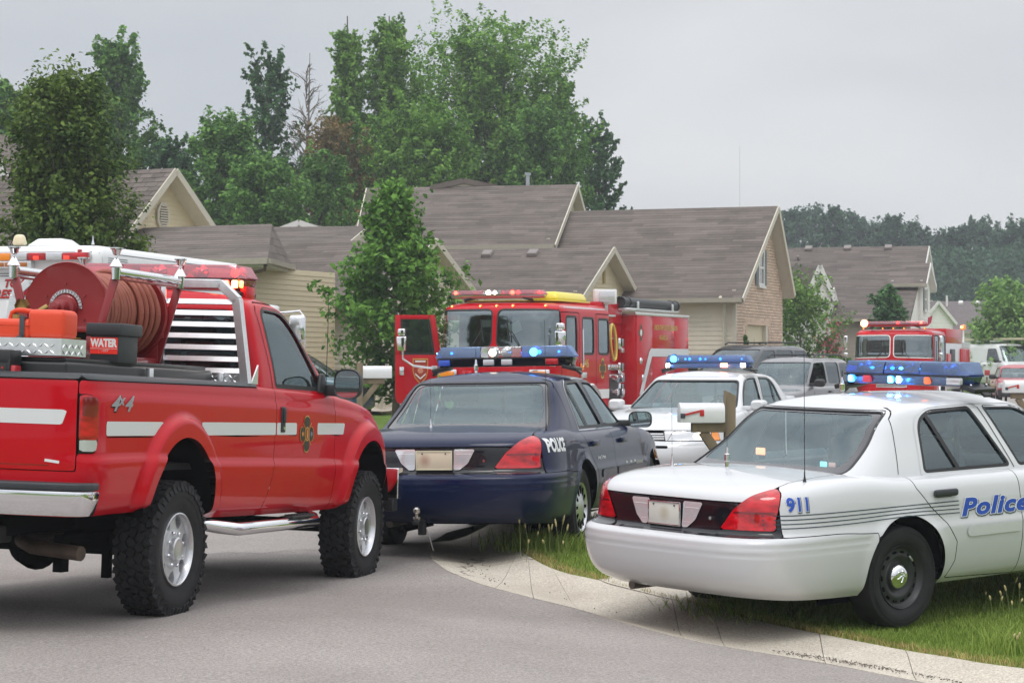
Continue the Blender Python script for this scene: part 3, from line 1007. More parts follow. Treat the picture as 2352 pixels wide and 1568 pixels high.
 for sd in (-1, 1):
  tl = S.piece('taillight', lambda X, Y, Z, sd=sd: np.maximum(f_tail(X, Y, Z) + 0.002, -sd * Y), RLENS, root, 0.002)
  S.piece('taillight_divider', lambda X, Y, Z, sd=sd: np.maximum.reduce([f_tail(X, Y, Z) + 0.01, -sd * Y, np.abs(Z - 0.84) - 0.008]), RLENSD, tl, 0.005)
  S.piece('lamp_trim', lambda X, Y, Z, sd=sd: np.maximum.reduce([seg_poly([(0.48, 0.682), (1.05, 0.682), (1.05, 0.724), (0.52, 0.724)], np.abs(Y), Z), X + 1.15, -sd * Y]), GLOSSB, tl, 0.003)
  hl = S.piece('headlight', lambda X, Y, Z, sd=sd: np.maximum.reduce([f_head(X, Y, Z) + 0.003, -sd * Y, np.abs(Y) - 0.84]), CLENS, root, 0.002)
  S.piece('corner_lamp', lambda X, Y, Z, sd=sd: np.maximum.reduce([f_head(X, Y, Z) + 0.003, -sd * Y, 0.845 - np.abs(Y)]), ALENS, hl, 0.002)
  if opts.get('headlamps_on'):
   S.piece('lamp_glow', lambda X, Y, Z, sd=sd: np.maximum.reduce([np.hypot((np.abs(Y) - 0.72) * 0.75, Z - 0.695) - 0.043, -sd * Y, 3.4 - X]), emat('headlamp_on', (1.0, 0.82, 0.58), 3.2), hl, 0.006)
 S.piece('grille', lambda X, Y, Z: f_grille(X, Y, Z) + 0.003, BLACKP, root, -0.02)
 for zc in (0.66, 0.69, 0.72):
  S.piece('grille_bar', lambda X, Y, Z, zc=zc: np.maximum(f_grille(X, Y, Z) + 0.003, np.abs(Z - zc) - 0.009), paint, root, 0.0)
 for yc in (-0.3, -0.1, 0.1, 0.3):
  S.piece('bumper_slot', lambda X, Y, Z, yc=yc: np.maximum.reduce([np.abs(Y - yc) - 0.085, np.abs(Z - 0.555) - 0.016, 3.4 - X]), DARK, root, 0.003)
 for k in (0, 1):
  for sd in (-1, 1):
   d = S.piece('door', lambda X, Y, Z, sd=sd, k=k: np.maximum.reduce([f_door(k)(X, Y, Z) + gap, -sd * Y, -arches(X, Z) + 0.03, -deckcut(X, Y, Z)]), paint, root)
   # raised moulding along the door
   mo = [(0.60, 0.575), (1.17, 0.575), (1.17, 0.645), (0.60, 0.645)] if k == 0 else [(1.23, 0.575), (2.38, 0.575), (2.38, 0.645), (1.23, 0.645)]
   mor = roundpoly(mo, [0.034, 0.006, 0.006, 0.034] if k == 0 else [0.006, 0.034, 0.034, 0.006], 4)
   S.piece('moulding', lambda X, Y, Z, sd=sd, mor=mor: np.maximum(seg_poly(mor, X, Z), -sd * Y), paint, d, 0.009)
   hx = 0.28 + 1.16 * k
   c = S.cast(hx + 0.12, 0.885, 'Y', sd)
   hm = GREYP if opts.get('white') else paint
   boxo('handle', c[0] + Vector((0, sd * 0.018, 0.0)), (0.235, 0.035, 0.05), hm, d, 0.016)
   boxo('handle_recess', c[0] + Vector((0.0, sd * 0.001, -0.022)), (0.15, 0.008, 0.05), hm, d, 0.003)
 # glasshouse
 WR = roundpoly([(0.34, 1.025), (0.42, 1.35), (0.56, 1.42), (1.00, 1.43), (1.24, 1.025)], [0.03, 0.08, 0.08, 0.02, 0.03])
 WQ = roundpoly([(0.34, 1.025), (0.42, 1.35), (0.50, 1.40), (0.68, 1.025)], [0.03, 0.06, 0.02, 0.02])
 WM = roundpoly([(0.715, 1.025), (0.54, 1.41), (0.60, 1.425), (1.00, 1.43), (1.24, 1.025)], [0.02, 0.02, 0.05, 0.02, 0.03])
 WF = roundpoly([(1.35, 1.025), (1.16, 1.43), (1.55, 1.42), (1.78, 1.28), (2.13, 1.025)], [0.02, 0.02, 0.12, 0.15, 0.03])
 def rearw(X, Y, Z):
  return np.maximum(seg_poly(roundpoly([(-0.735, 1.035), (0.735, 1.035), (0.60, 1.43), (-0.60, 1.43)], 0.05), Y, Z), X - 0.5)
 def frontw(X, Y, Z):
  return np.maximum(seg_poly(roundpoly([(-0.76, 1.02), (0.76, 1.02), (0.60, 1.39), (-0.60, 1.39)], 0.05), Y, Z), 1.4 - X)
 sideok = lambda X, Y, Z: 0.79 - 0.45 * (Z - 1.02) - np.abs(Y)
 gholes = lambda X, Y, Z: np.minimum.reduce([np.maximum(seg_poly(WR, X, Z), sideok(X, Y, Z)), np.maximum(seg_poly(WF, X, Z), sideok(X, Y, Z)), rearw(X, Y, Z), frontw(X, Y, Z)])
 G.piece('roof', lambda X, Y, Z: -gholes(X, Y, Z) + 0.0005, paint, root)
 gl = opts.get('glass', GLASSC)
 for sd in (-1, 1):
  for nm, w_ in (('window', WQ), ('window', WM), ('window', WF)):
   G.piece(nm, lambda X, Y, Z, w_=w_, sd=sd: np.maximum.reduce([seg_poly(w_, X, Z) - 0.004, 0.785 - 0.45 * (Z - 1.02) - sd * Y]), gl, root, -0.012)
  G.band('window_seal', densify(WR, 0.03), 0.022, SKIRT, root, 'Y', sd, 0.001, True)
  G.band('window_seal', densify(WF, 0.03), 0.022, SKIRT, root, 'Y', sd, 0.001, True)
  G.band('window_trim', densify(roundpoly([(0.295, 1.0), (0.38, 1.37), (0.54, 1.443), (1.05, 1.455), (1.55, 1.445), (1.81, 1.30), (2.18, 1.0)], [0.02, 0.1, 0.1, 0.02, 0.12, 0.15, 0.02]), 0.03), 0.008,
   CHROME if not opts.get('white') else paint, root, 'Y', sd, 0.004, True)
  G.band('window_divider', densify([(0.695, 1.02), (0.52, 1.415)], 0.03, False), 0.036, SKIRT, root, 'Y', sd, 0.0)
  # dark seam between doors and along the roof side
  G.band('door_gap', densify([(1.285, 1.0), (1.10, 1.43)], 0.03, False), 0.007, DARK, root, 'Y', sd, 0.003)
  G.band('door_gap', densify([(0.07, 1.02), (0.18, 1.38), (0.28, 1.45)], 0.03, False), 0.005, DARK, root, 'Y', sd, 0.0025)
 rw = G.piece('rear_window', lambda X, Y, Z: rearw(X, Y, Z) - 0.004, gl, root, -0.010)
 rp = roundpoly([(-0.735, 1.035), (0.735, 1.035), (0.60, 1.43), (-0.60, 1.43)], 0.05)
 fp = roundpoly([(-0.76, 1.02), (0.76, 1.02), (0.60, 1.39), (-0.60, 1.39)], 0.05)
 G.piece('window_border', lambda X, Y, Z: np.maximum(rearw(X, Y, Z), -np.maximum(seg_poly(roundpoly([(-0.665, 1.085), (0.665, 1.085), (0.565, 1.41), (-0.565, 1.41)], 0.05), Y, Z), X - 0.5)), mat('ceramic_frit', (0.045, 0.047, 0.055), 0.2, coat=0.6), rw, -0.007)
 G.piece('windshield', lambda X, Y, Z: frontw(X, Y, Z) - 0.004, gl, root, -0.010)
 G.band('window_seal', densify(rp, 0.04), 0.014, SKIRT, root, 'X', -1, 0.001, True)
 G.band('window_seal', densify(fp, 0.04), 0.018, SKIRT, root, 'X', 1, 0.001, True)
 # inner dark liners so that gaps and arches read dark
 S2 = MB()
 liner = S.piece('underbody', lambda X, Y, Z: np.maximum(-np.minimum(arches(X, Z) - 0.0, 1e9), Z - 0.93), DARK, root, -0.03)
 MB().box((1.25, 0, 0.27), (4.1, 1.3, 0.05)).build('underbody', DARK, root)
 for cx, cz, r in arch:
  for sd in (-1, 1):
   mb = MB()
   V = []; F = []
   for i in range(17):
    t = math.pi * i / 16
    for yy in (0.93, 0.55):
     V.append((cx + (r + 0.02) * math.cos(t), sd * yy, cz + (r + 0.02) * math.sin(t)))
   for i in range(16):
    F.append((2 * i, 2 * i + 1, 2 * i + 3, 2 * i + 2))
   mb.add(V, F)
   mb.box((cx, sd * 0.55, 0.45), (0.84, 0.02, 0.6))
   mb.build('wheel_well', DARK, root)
 # wheels
 w = wheel(root, 0, -0.83, 0.343, 0.343, 0.225, 0.215, opts.get('wheel', 'steel'), -1)
 wheel_copy(w, root, 0, 0.83, 0.343, 1)
 wheel_copy(w, root, 2.913, -0.83, 0.343, -1, opts.get('steer', 0)); wheel_copy(w, root, 2.913, 0.83, 0.343, 1, opts.get('steer', 0))
 # cabin
 boxo('dashboard', (2.02, 0, 0.92), (0.55, 1.36, 0.16), SEATD, root, 0.05)
 boxo('rear_shelf', (-0.02, 0, 0.985), (0.56, 1.30, 0.03), mat('grey_shelf', (0.12, 0.125, 0.135), 0.9, var=0.1), root, 0.01)
 for yy in (-0.38, 0.38):
  seat(root, 1.30, yy, 0.42, SEATM)
 boxo('rear_bench', (0.48, 0, 0.55), (0.5, 1.25, 0.2), SEATM, root, 0.05)
 boxo('rear_backrest', (0.25, 0, 0.82), (0.16, 1.25, 0.40), SEATM, root, 0.05)
 boxo('cabin_floor', (1.1, 0, 0.36), (2.4, 1.5, 0.04), SEATD, root)
 steering_wheel(root, 1.72, 0.38, 0.98)
 cg = bpy.data.objects.new('prisoner_screen', None); link(cg, root)
 boxo('screen_frame', (0.95, 0, 1.37), (0.03, 1.1, 0.03), BLACKP, cg, 0.006)
 for yy in (-0.6, 0.02, 0.6):
  boxo('screen_frame', (0.95, yy, 1.1), (0.03, 0.035, 0.56), BLACKP, cg, 0.006)
 boxo('screen_panel', (0.95, 0, 0.80), (0.02, 1.24, 0.34), BLACKP, cg, 0.004)
 # plate, reverse lamps
 zc = 0.795
 RV = [(-0.345, 0.885), (-0.165, 0.885), (-0.165, 0.715), (-0.215, 0.715), (-0.285, 0.77)]
 for sg in (-1, 1):
  pts = [(sg * a, b_) for a, b_ in RV]
  S.piece('reverse_light', lambda X, Y, Z, pts=pts: np.maximum(seg_poly(pts, Y, Z), X + 1.1), CLENS, root, 0.003)
  for zz in (0.755, 0.80, 0.845):
   S.piece('lens_rib', lambda X, Y, Z, pts=pts, zz=zz: np.maximum.reduce([seg_poly(pts, Y, Z) + 0.01, X + 1.1, np.abs(Z - zz) - 0.004]), WHITEP, root, 0.006)
 xp = float(S.cast(0, zc, 'X', -1)[0].x)
 pl = bpy.data.objects.new('license_plate', None); link(pl, root); pl.location = (xp - 0.012, 0, zc)
 boxo('plate', (0, 0, 0), (0.006, 0.305, 0.152), opts['plate'], pl, 0.003)
 for s_ in (-1, 1):
  boxo('plate_frame', (-0.004, 0, s_ * 0.074), (0.008, 0.315, 0.012), opts.get('pframe', WHITEP), pl, 0.003)
  boxo('plate_frame', (-0.004, s_ * 0.151, 0), (0.008, 0.012, 0.15), opts.get('pframe', WHITEP), pl, 0.003)
  MB().tube((-0.005, s_ * 0.1, 0.056), (-0.009, s_ * 0.1, 0.056), 0.006, n=8).build('plate_bolt', BLACKP, pl)
 c = S.cast(-0.42, 0.79, 'X', -1)
 MB().tube(c[0], c[0] + Vector((-0.008, 0, 0)), 0.012, n=12).build('lock', CHROME, root)
 # exhaust, mirrors
 MB().tube((-1.22, 0.42, 0.27), (-0.7, 0.42, 0.27), 0.03, n=12).build('exhaust_pipe', mat('dirty_steel', (0.16, 0.14, 0.12), 0.5, 0.7, var=0.3), root)
 for sd in (-1, 1):
  mirror(root, 2.06, sd * 1.02, 1.06, sd, opts.get('mirror', paint), arm=0.13)
 return root, S, G
# ------------------------------------------------------------------ diamond plate
def diamond_plate(parent, o, ex, ey, w, h, nrm, pitch=0.036, thick=0.004):
 """checker plate > sheet and the raised bars on it (past the limits: one part)"""
 o, ex, ey, nrm = Vector(o), Vector(ex).normalized(), Vector(ey).normalized(), Vector(nrm).normalized()
 p = MB().add([o, o + ex * w, o + ex * w + ey * h, o + ey * h] + [o - nrm * 0.004, o + ex * w - nrm * 0.004, o + ex * w + ey * h - nrm * 0.004, o + ey * h - nrm * 0.004],
    [(0, 1, 2, 3), (7, 6, 5, 4), (0, 4, 5, 1), (1, 5, 6, 2), (2, 6, 7, 3), (3, 7, 4, 0)]).build('checker_plate', ALUM, parent)
 mb = MB()
 ni, nj = int(w / pitch), int(h / pitch)
 for i in range(ni):
  for j in range(nj):
   c = o + ex * (i + 0.5) * pitch + ey * (j + 0.5) * pitch
   s = 1 if (i + j) % 2 else -1
   d = (ex * 0.8 + ey * s * 0.6).normalized(); q = d.cross(nrm)
   L, W = pitch * 0.52, pitch * 0.16
   mb.add([c + d * L, c + q * W, c - d * L, c - q * W, c + nrm * thick + d * L * 0.6, c + nrm * thick - d * L * 0.6],
    [(0, 1, 4), (1, 2, 5), (1, 5, 4), (2, 3, 5), (3, 0, 4), (3, 4, 5)])
 if mb.V:
  tag(mb.build('raised_bars', ALUM, parent, smooth=False), kind='stuff')
 return p
def maltese(r, n=8):
 """outline of a fire service cross: four flared arms"""
 pts = []
 for k in range(4):
  a = math.pi / 2 * k + math.pi / 2
  for t, q in ((-0.62, 0.42), (-0.56, 0.80), (-0.40, 0.97), (-0.2, 1.02), (0, 1.03), (0.2, 1.02), (0.40, 0.97), (0.56, 0.80), (0.62, 0.42)):
   pts.append((math.cos(a + t) * r * q, math.sin(a + t) * r * q))
 return pts
def decal(sh, name, pts, m, parent, axis='Y', side=-1, off=0.004):
 """small flat sticker laid on a shell: polygon fanned from its centre"""
 P = densify(pts, 0.05)
 c = (sum(p[0] for p in P) / len(P), sum(p[1] for p in P) / len(P))
 V = []
 for q in [c] + P:
  h = sh.cast(q[0], q[1], axis, side)
  V.append(h[0] + h[1] * off if h else V[-1])
 n = len(P)
 return MB().add(V, [(0, 1 + i, 1 + (i + 1) % n) for i in range(n)]).build(name, m, parent, smooth=False)
# ------------------------------------------------------------------ red fire pickup
PK = pose(-3.02, 14.2, 0.2, 73.7, 1.6, 1.4)
def fire_pickup():
 RED = red_paint()
 root = thing('fire_pickup_truck', 'red lifted fire pickup with white side stripe and hose reel in its bed', 'pickup truck', PK)
 arch = [(0.0, 0.66, 0.455), (3.40, 0.63, 0.45)]
 def bump(X, Y, Z, v):
  o = 0
  for cx, cz, r in arch:
   dx = X - cx
   d = np.where(Z < cz, np.abs(dx) + 0 * Z, np.hypot(dx, Z - cz))
   fl = 1 - sstep(r + 0.10, r + 0.15, d)
   o = np.maximum(o, fl * 0.048 * sstep(0.0, 0.06, v) )
  Y = Y + np.sign(Y) * o * sstep(0.3, 0.7, np.abs(Y))
  return X, Y, Z
 S = Shell([(0, -1.20), (0.05, -1.225), (0.5, -1.245), (0.93, -1.25), (0.975, -1.24), (1, -1.22)],
   [(0, 4.22), (0.3, 4.28), (0.6, 4.27), (0.85, 4.2), (1, 4.0)],
   [(0, 0.90), (0.06, 0.945), (0.2, 0.972), (0.38, 0.990), (0.405, 0.988), (0.43, 0.974), (0.6, 0.975), (0.80, 0.975), (0.86, 0.972), (0.885, 0.963), (0.94, 0.960), (0.98, 0.95), (1, 0.925)],
   [(-1.3, 0.66), (-0.6, 0.67), (0.5, 0.60), (1.3, 0.585), (2.6, 0.575), (3.5, 0.6), (4.3, 0.62)],
   [(-1.3, 1.475), (1.2, 1.465), (1.6, 1.455), (2.5, 1.43), (2.9, 1.40), (3.4, 1.345), (3.9, 1.27), (4.3, 1.12)],
   xm=1.5, mr=46, nr=11, mf=10, nf=3.0, spine=(-0.6, 3.2), du=0.02, nv=46, nt=14, bump=bump,
   crownf=lambda X: 0.09 * sstep(2.3, 3.0, X))
 C = Shell([(0, 1.27), (0.7, 1.285), (0.9, 1.31), (1, 1.38)], [(0, 2.86), (0.35, 2.58), (0.7, 2.27), (0.88, 2.10), (0.95, 2.0), (1, 1.86)],
   [(0, 0.945), (0.1, 0.94), (0.6, 0.875), (0.85, 0.83), (0.94, 0.80), (1, 0.735)],
   [(1.2, 1.425), (2.5, 1.41), (2.9, 1.37)], [(1.2, 2.05), (1.6, 2.06), (2.0, 2.03), (2.9, 1.9)], xm=1.75, mr=28, nr=7, mf=14, nf=4, crown=0.055,
   spine=(1.5, 1.8), du=0.02, nv=32, nt=14)
 def arches(X, Z):
  d = 1e9
  for cx, cz, r in arch:
   e = np.where(Z < cz, np.abs(X - cx) - r, np.hypot(X - cx, Z - cz) - r)
   d = np.minimum(d, e)
  return d
 TG = lambda X, Y, Z: np.maximum.reduce([X + 1.19, np.abs(Y) - 0.885, 0.925 - Z])
 tls = roundpoly([(-1.4, 1.03), (-1.13, 1.03), (-1.105, 1.2), (-1.14, 1.365), (-1.4, 1.365)], [0.02, 0.03, 0.15, 0.06, 0.02])
 TL = lambda X, Y, Z: np.maximum(0.893 - np.abs(Y), seg_poly(tls, X, Z))
 DOOR = roundpoly([(1.535, 1.60), (1.535, 1.25), (1.50, 0.95), (1.44, 0.74), (1.35, 0.58), (2.67, 0.56), (2.67, 1.60)], 0.03)
 FD = lambda X, Y, Z: seg_poly(DOOR, X, Z)
 open_ = lambda X, Y, Z: np.maximum.reduce([np.abs(Y) - 0.865, -1.195 - X, X - 2.72, 1.30 - Z])
 cap = lambda X, Y, Z: np.maximum(1.447 - Z + 0.008 * 0, X - 1.235)
 HOOD = lambda X, Y, Z: np.maximum.reduce([np.abs(Y) - 0.80, 2.74 - X, 1.05 - Z])
 gap = 0.003
 S.piece('body', lambda X, Y, Z: np.maximum.reduce([-np.minimum.reduce([arches(X, Z), TG(X, Y, Z), TL(X, Y, Z), FD(X, Y, Z), open_(X, Y, Z), cap(X, Y, Z), HOOD(X, Y, Z)]) + gap, -cut_low(X, Z)]), RED, root) if False else \
 S.piece('body', lambda X, Y, Z: -np.minimum.reduce([arches(X, Z), TG(X, Y, Z), TL(X, Y, Z), FD(X, Y, Z), open_(X, Y, Z), cap(X, Y, Z), HOOD(X, Y, Z)]) + gap, RED, root)
 S.piece('hood', lambda X, Y, Z: HOOD(X, Y, Z) + gap, RED, root)
 tg = S.piece('tailgate', lambda X, Y, Z: np.maximum(TG(X, Y, Z) + gap, Z - 1.445), RED, root)
 S.band('tailgate_crease', [(y, 0.955) for y in np.linspace(-0.87, 0.87, 12)], 0.006, RLENSD, tg, 'X', -1, 0.001)
 S.band('tailgate_logo', [(-0.70, 0.985), (-0.79, 0.975)], 0.016, WHITEP, tg, 'X', -1, 0.003)
 for sd in (-1, 1):
  S.piece('door', lambda X, Y, Z, sd=sd: np.maximum.reduce([FD(X, Y, Z) + gap, -sd * Y, -open_(X, Y, Z)]), RED, root)
  S.piece('bed_rail_cap', lambda X, Y, Z, sd=sd: np.maximum.reduce([cap(X, Y, Z) - 0.002, 0.84 - sd * Y, -1.19 - X]), GREYP, root, 0.012)
  tl = S.piece('taillight', lambda X, Y, Z, sd=sd: np.maximum.reduce([TL(X, Y, Z) + 0.003, -sd * Y, 1.105 - Z]), RLENS, root, 0.008)
  S.piece('lens_shade', lambda X, Y, Z, sd=sd: np.maximum.reduce([seg_poly(roundpoly([(-1.3, 1.24), (-1.13, 1.24), (-1.13, 1.35), (-1.3, 1.35)], 0.03), X, Z), 0.91 - sd * Y, -1.22 - X]), RLENSD, tl, 0.010)
  S.piece('reverse_light', lambda X, Y, Z, sd=sd: np.maximum.reduce([TL(X, Y, Z) + 0.006, -sd * Y, Z - 1.105, 1.04 - Z]), CLENS, tl, 0.008)
  S.piece('light_housing', lambda X, Y, Z, sd=sd: np.maximum(TL(X, Y, Z) + 0.001, -sd * Y), GLOSSB, tl, 0.002)
 S.piece('tailgate_cap', lambda X, Y, Z: np.maximum.reduce([X + 1.17, np.abs(Y) - 0.885, 1.447 - Z]), GREYP, root, 0.012)
 # stripes: white reflective band with a thin dark edge
 WSTR = mat('white_stripe', (0.66, 0.68, 0.68), 0.45, coat=0.5)
 def stripe(x0, x1, sl0=0.0, sl1=0.0):
  f = lambda X, Y, Z: np.maximum.reduce([1.13 - Z, Z - 1.213, (x0 + sl0 * (Z - 1.13)) - X, X - (x1 + sl1 * (Z - 1.13)), -arches(X, Z) + 0.155, Y])
  S.piece('stripe', f, WSTR, root, 0.002)
  S.piece('stripe_edge', lambda X, Y, Z: np.maximum.reduce([1.120 - Z, Z - 1.1295, x0 - X, X - x1, -arches(X, Z) + 0.155, Y]), DARK, root, 0.002)
 stripe(-1.03, -0.2); stripe(0.3, 1.525); stripe(1.545, 1.91); stripe(2.31, 2.84, 0, 0.35)
 S.piece('stripe', lambda X, Y, Z: np.maximum.reduce([1.19 - Z, Z - 1.275, X + 1.22, (-0.80 - 0.35 * (Z - 1.19)) - Y, Y - 0.85]), WSTR, root, 0.002)
 S.piece('stripe_edge', lambda X, Y, Z: np.maximum.reduce([1.180 - Z, Z - 1.1895, X + 1.22, -0.79 - Y, Y - 0.85]), DARK, root, 0.002)
 # badge, emblem
 SIL = mat('badge_silver', (0.40, 0.40, 0.42), 0.4, 0.7)
 letter_on_shell(S, 'four_by_four_badge', '4', -1.00, 1.275, 0.125, DARK, root, shear=0.5, offset=0.006, off=0.003, xs=1.5, dx=0.004, dz=-0.004)
 letter_on_shell(S, 'four_by_four_badge', '4', -1.00, 1.275, 0.125, SIL, root, shear=0.5, offset=0.003, off=0.005, xs=1.5)
 letter_on_shell(S, 'four_by_four_badge', 'x', -0.885, 1.31, 0.085, SIL, root, shear=0.3, offset=0.003, off=0.005, xs=1.4)
 letter_on_shell(S, 'four_by_four_badge', '4', -0.825, 1.275, 0.125, SIL, root, shear=0.5, offset=0.003, off=0.005, xs=1.5)
 em = bpy.data.objects.new('door_emblem', None); link(em, root)
 GOLD = mat('gold_leaf', (0.62, 0.42, 0.10), 0.4, 0.3); EMB = mat('emblem_black', (0.02, 0.022, 0.012), 0.4)
 sh = lambda pts, dx, dz: [(a + dx, b + dz) for a, b in pts]
 decal(S, 'emblem_border', sh(maltese(0.128), 2.10, 1.135), GOLD, em, off=0.004)
 decal(S, 'emblem_face', sh(maltese(0.120), 2.10, 1.135), EMB, em, off=0.006)
 circ = lambda r: [(r * math.cos(t), r * math.sin(t)) for t in np.linspace(0, 2 * math.pi, 21)[:-1]]
 decal(S, 'emblem_ring', sh(circ(0.050), 2.10, 1.135), GOLD, em, off=0.0075)
 decal(S, 'emblem_centre', sh(circ(0.042), 2.10, 1.135), mat('emblem_red', (0.35, 0.05, 0.01), 0.4), em, off=0.009)
 decal(S, 'emblem_mark', sh([(-0.012, -0.03), (0.012, -0.03), (0.008, 0.03), (-0.008, 0.03)], 2.10, 1.135), GOLD, em, off=0.0105)
 for a in (0, math.pi):
  decal(S, 'emblem_mark', sh([(p[0] * 0.32, p[1] * 0.32) for p in circ(0.05)], 2.10 + 0.085 * math.cos(a), 1.135), mat('emblem_orange', (0.6, 0.25, 0.05), 0.4) if a else mat('emblem_blue', (0.15, 0.25, 0.4), 0.4), em, off=0.0075)
 for a in (0.785, 2.356, 3.927, 5.498):
  S.band('emblem_line', [(2.10 + math.cos(a) * q, 1.135 + math.sin(a) * q) for q in (0.05, 0.11)], 0.006, GOLD, em, 'Y', -1, 0.0075)
 # door handle
 for sd in (-1, 1):
  c = S.cast(1.65, 1.235, 'Y', sd)[0]
  h = bpy.data.objects.new('handle', None); link(h, root)
  boxo('bezel', c + Vector((0, sd * 0.003, 0)), (0.075, 0.012, 0.175), BLACKP, h, 0.012)
  boxo('lever', c + Vector((0.0, sd * 0.014, 0.03)), (0.035, 0.02, 0.10), GREYP, h, 0.008)
  MB().tube(c + Vector((0.005, sd * 0.008, -0.06)), c + Vector((0.005, sd * 0.013, -0.06)), 0.012, n=12).build('keyhole', CHROME, h)
 # cab
 WS = roundpoly([(1.585, 1.465), (1.53, 1.955), (1.60, 1.995), (1.93, 1.985), (2.13, 1.84), (2.47, 1.455)], [0.03, 0.06, 0.05, 0.10, 0.15, 0.03])
 RW = roundpoly([(-0.80, 1.50), (0.80, 1.50), (0.73, 1.955), (-0.73, 1.955)], 0.07)
 FW = roundpoly([(-0.84, 1.43), (0.84, 1.43), (0.70, 1.985), (-0.70, 1.985)], 0.06)
 side = lambda X, Y, Z: np.maximum(seg_poly(WS, X, Z), 0.90 - 0.22 * (Z - 1.45) - np.abs(Y))
 rear = lambda X, Y, Z: np.maximum(seg_poly(RW, Y, Z), X - 1.45)
 front = lambda X, Y, Z: np.maximum(seg_poly(FW, Y, Z), 1.8 - X)
 C.piece('cab', lambda X, Y, Z: -np.minimum.reduce([side(X, Y, Z), rear(X, Y, Z), front(X, Y, Z)]), RED, root)
 for sd in (-1, 1):
  C.piece('window', lambda X, Y, Z, sd=sd: np.maximum.reduce([seg_poly(WS, X, Z) - 0.004, 0.895 - 0.22 * (Z - 1.45) - sd * Y]), GLASSC, root, -0.012)
  C.band('window_seal', densify(WS, 0.03), 0.03, SKIRT, root, 'Y', sd, 0.001, True)
  C.band('door_gap', densify([(1.525, 1.43), (1.44, 1.97), (1.50, 2.035), (1.95, 2.03), (2.2, 1.86), (2.64, 1.42)], 0.03, False), 0.006, DARK, root, 'Y', sd, 0.003)
 C.piece('rear_window', lambda X, Y, Z: rear(X, Y, Z) - 0.004, GLASSC, root, -0.01)
 C.band('window_seal', densify(RW, 0.04), 0.035, SKIRT, root, 'X', -1, 0.002, True)
 C.piece('windshield', lambda X, Y, Z: front(X, Y, Z) - 0.004, GLASSC, root, -0.01)
 C.band('window_seal', densify(FW, 0.04), 0.03, SKIRT, root, 'X', 1, 0.002, True)
 # bed interior
 BED = mat('bed_liner', (0.01, 0.01, 0.011), 0.9, bump=0.2, bscale=80)
 boxo('bed_floor', (0.0, 0, 0.93), (2.4, 1.72, 0.04), BED, root)
 for sd in (-1, 1):
  boxo('bed_wall', (0.0, sd * 0.86, 1.33), (2.4, 0.03, 0.26), BED, root)
 boxo('bed_bulkhead', (1.215, 0, 1.19), (0.03, 1.76, 0.54), red_paint(), root)
 boxo('tailgate_inner', (-1.19, 0, 1.19), (0.03, 1.74, 0.52), BED, root)
 # wheel wells and underside
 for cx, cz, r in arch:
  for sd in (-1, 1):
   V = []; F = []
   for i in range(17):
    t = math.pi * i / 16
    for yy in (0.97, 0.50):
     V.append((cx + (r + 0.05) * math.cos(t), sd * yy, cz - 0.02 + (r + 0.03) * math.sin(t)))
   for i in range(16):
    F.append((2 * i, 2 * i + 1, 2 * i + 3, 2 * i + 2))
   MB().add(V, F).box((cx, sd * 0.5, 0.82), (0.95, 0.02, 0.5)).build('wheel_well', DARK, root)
 for sd in (-1, 1):
  boxo('frame_rail', (1.4, sd * 0.42, 0.62), (5.2, 0.08, 0.16), DARK, root, 0.01)
  boxo('leaf_spring', (0.0, sd * 0.5, 0.50), (1.3, 0.07, 0.05), DARK, root, 0.01)
 boxo('rocker', (2.0, 0, 0.60), (1.4, 1.7, 0.05), DARK, root)
 MB().tube((0, -0.75, 0.42), (0, 0.75, 0.42), 0.05).build('rear_axle', DARK, root)
 MB().lathe([(-0.17, 0.05), (-0.12, 0.13), (0, 0.17), (0.12, 0.13), (0.17, 0.05)], (0.0, 0, 0.42), 'X', 20).build('differential', DARK, root)
 MB().tube((3.4, -0.75, 0.42), (3.4, 0.75, 0.42), 0.05).build('front_axle', DARK, root)
 boxo('fuel_tank', (1.0, 0.2, 0.50), (1.3, 0.7, 0.22), DARK, root, 0.04)
 RUST = mat('rusty_exhaust', (0.085, 0.06, 0.045), 0.6, 0.5, var=0.35, vscale=12)
 MB().path([(-0.2, -0.25, 0.50), (-0.7, -0.28, 0.48), (-0.88, -0.45, 0.46), (-0.95, -0.80, 0.44)], 0.045, 12).build('exhaust_pipe', RUST, root)
 boxo('hitch_receiver', (-1.25, 0, 0.55), (0.25, 0.9, 0.10), BLACKP, root, 0.015)
 MB().tube((-1.12, -0.25, 0.55), (-1.12, 0.35, 0.48), 0.14, 0.14, 16).build('spare_tyre', RUBBER, root)
 boxo('shock_absorber', (-0.05, -0.52, 0.36), (0.05, 0.05, 0.26), DARK, root)
 boxo('spring_shackle', (-0.62, -0.50, 0.40), (0.09, 0.06, 0.2), DARK, root)
 # bumpers
 bp = roundpoly([(-1.25, 1.02), (-1.36, 1.00), (-1.42, 0.7), (-1.44, 0.0), (-1.42, -0.7), (-1.36, -1.00), (-1.25, -1.02), (-1.13, -1.0), (-1.13, 1.0)], [0.02, 0.1, 0.3, 0.5, 0.3, 0.1, 0.02, 0.02, 0.02])
 rb = MB(); n = len(bp)
 V = []; F = []
 for zz, k in ((0.675, 0.925), (0.70, 0.95), (0.745, 0.978), (0.795, 1.0), (0.814, 0.992)):
  for a, b_ in bp:
   V.append((-1.13 + (a + 1.13) * (k if k < 1 else 1) ** 2, b_ * (0.5 + 0.5 * k), zz))
 for j in range(4):
  for i in range(n):
   F.append((j * n + i, j * n + (i + 1) % n, (j + 1) * n + (i + 1) % n, (j + 1) * n + i))
 F += [tuple(range(n)), tuple(range(4 * n, 5 * n))]
 bpo = rb.add(V, F).build('rear_bumper', CHROME, root, angle=50)
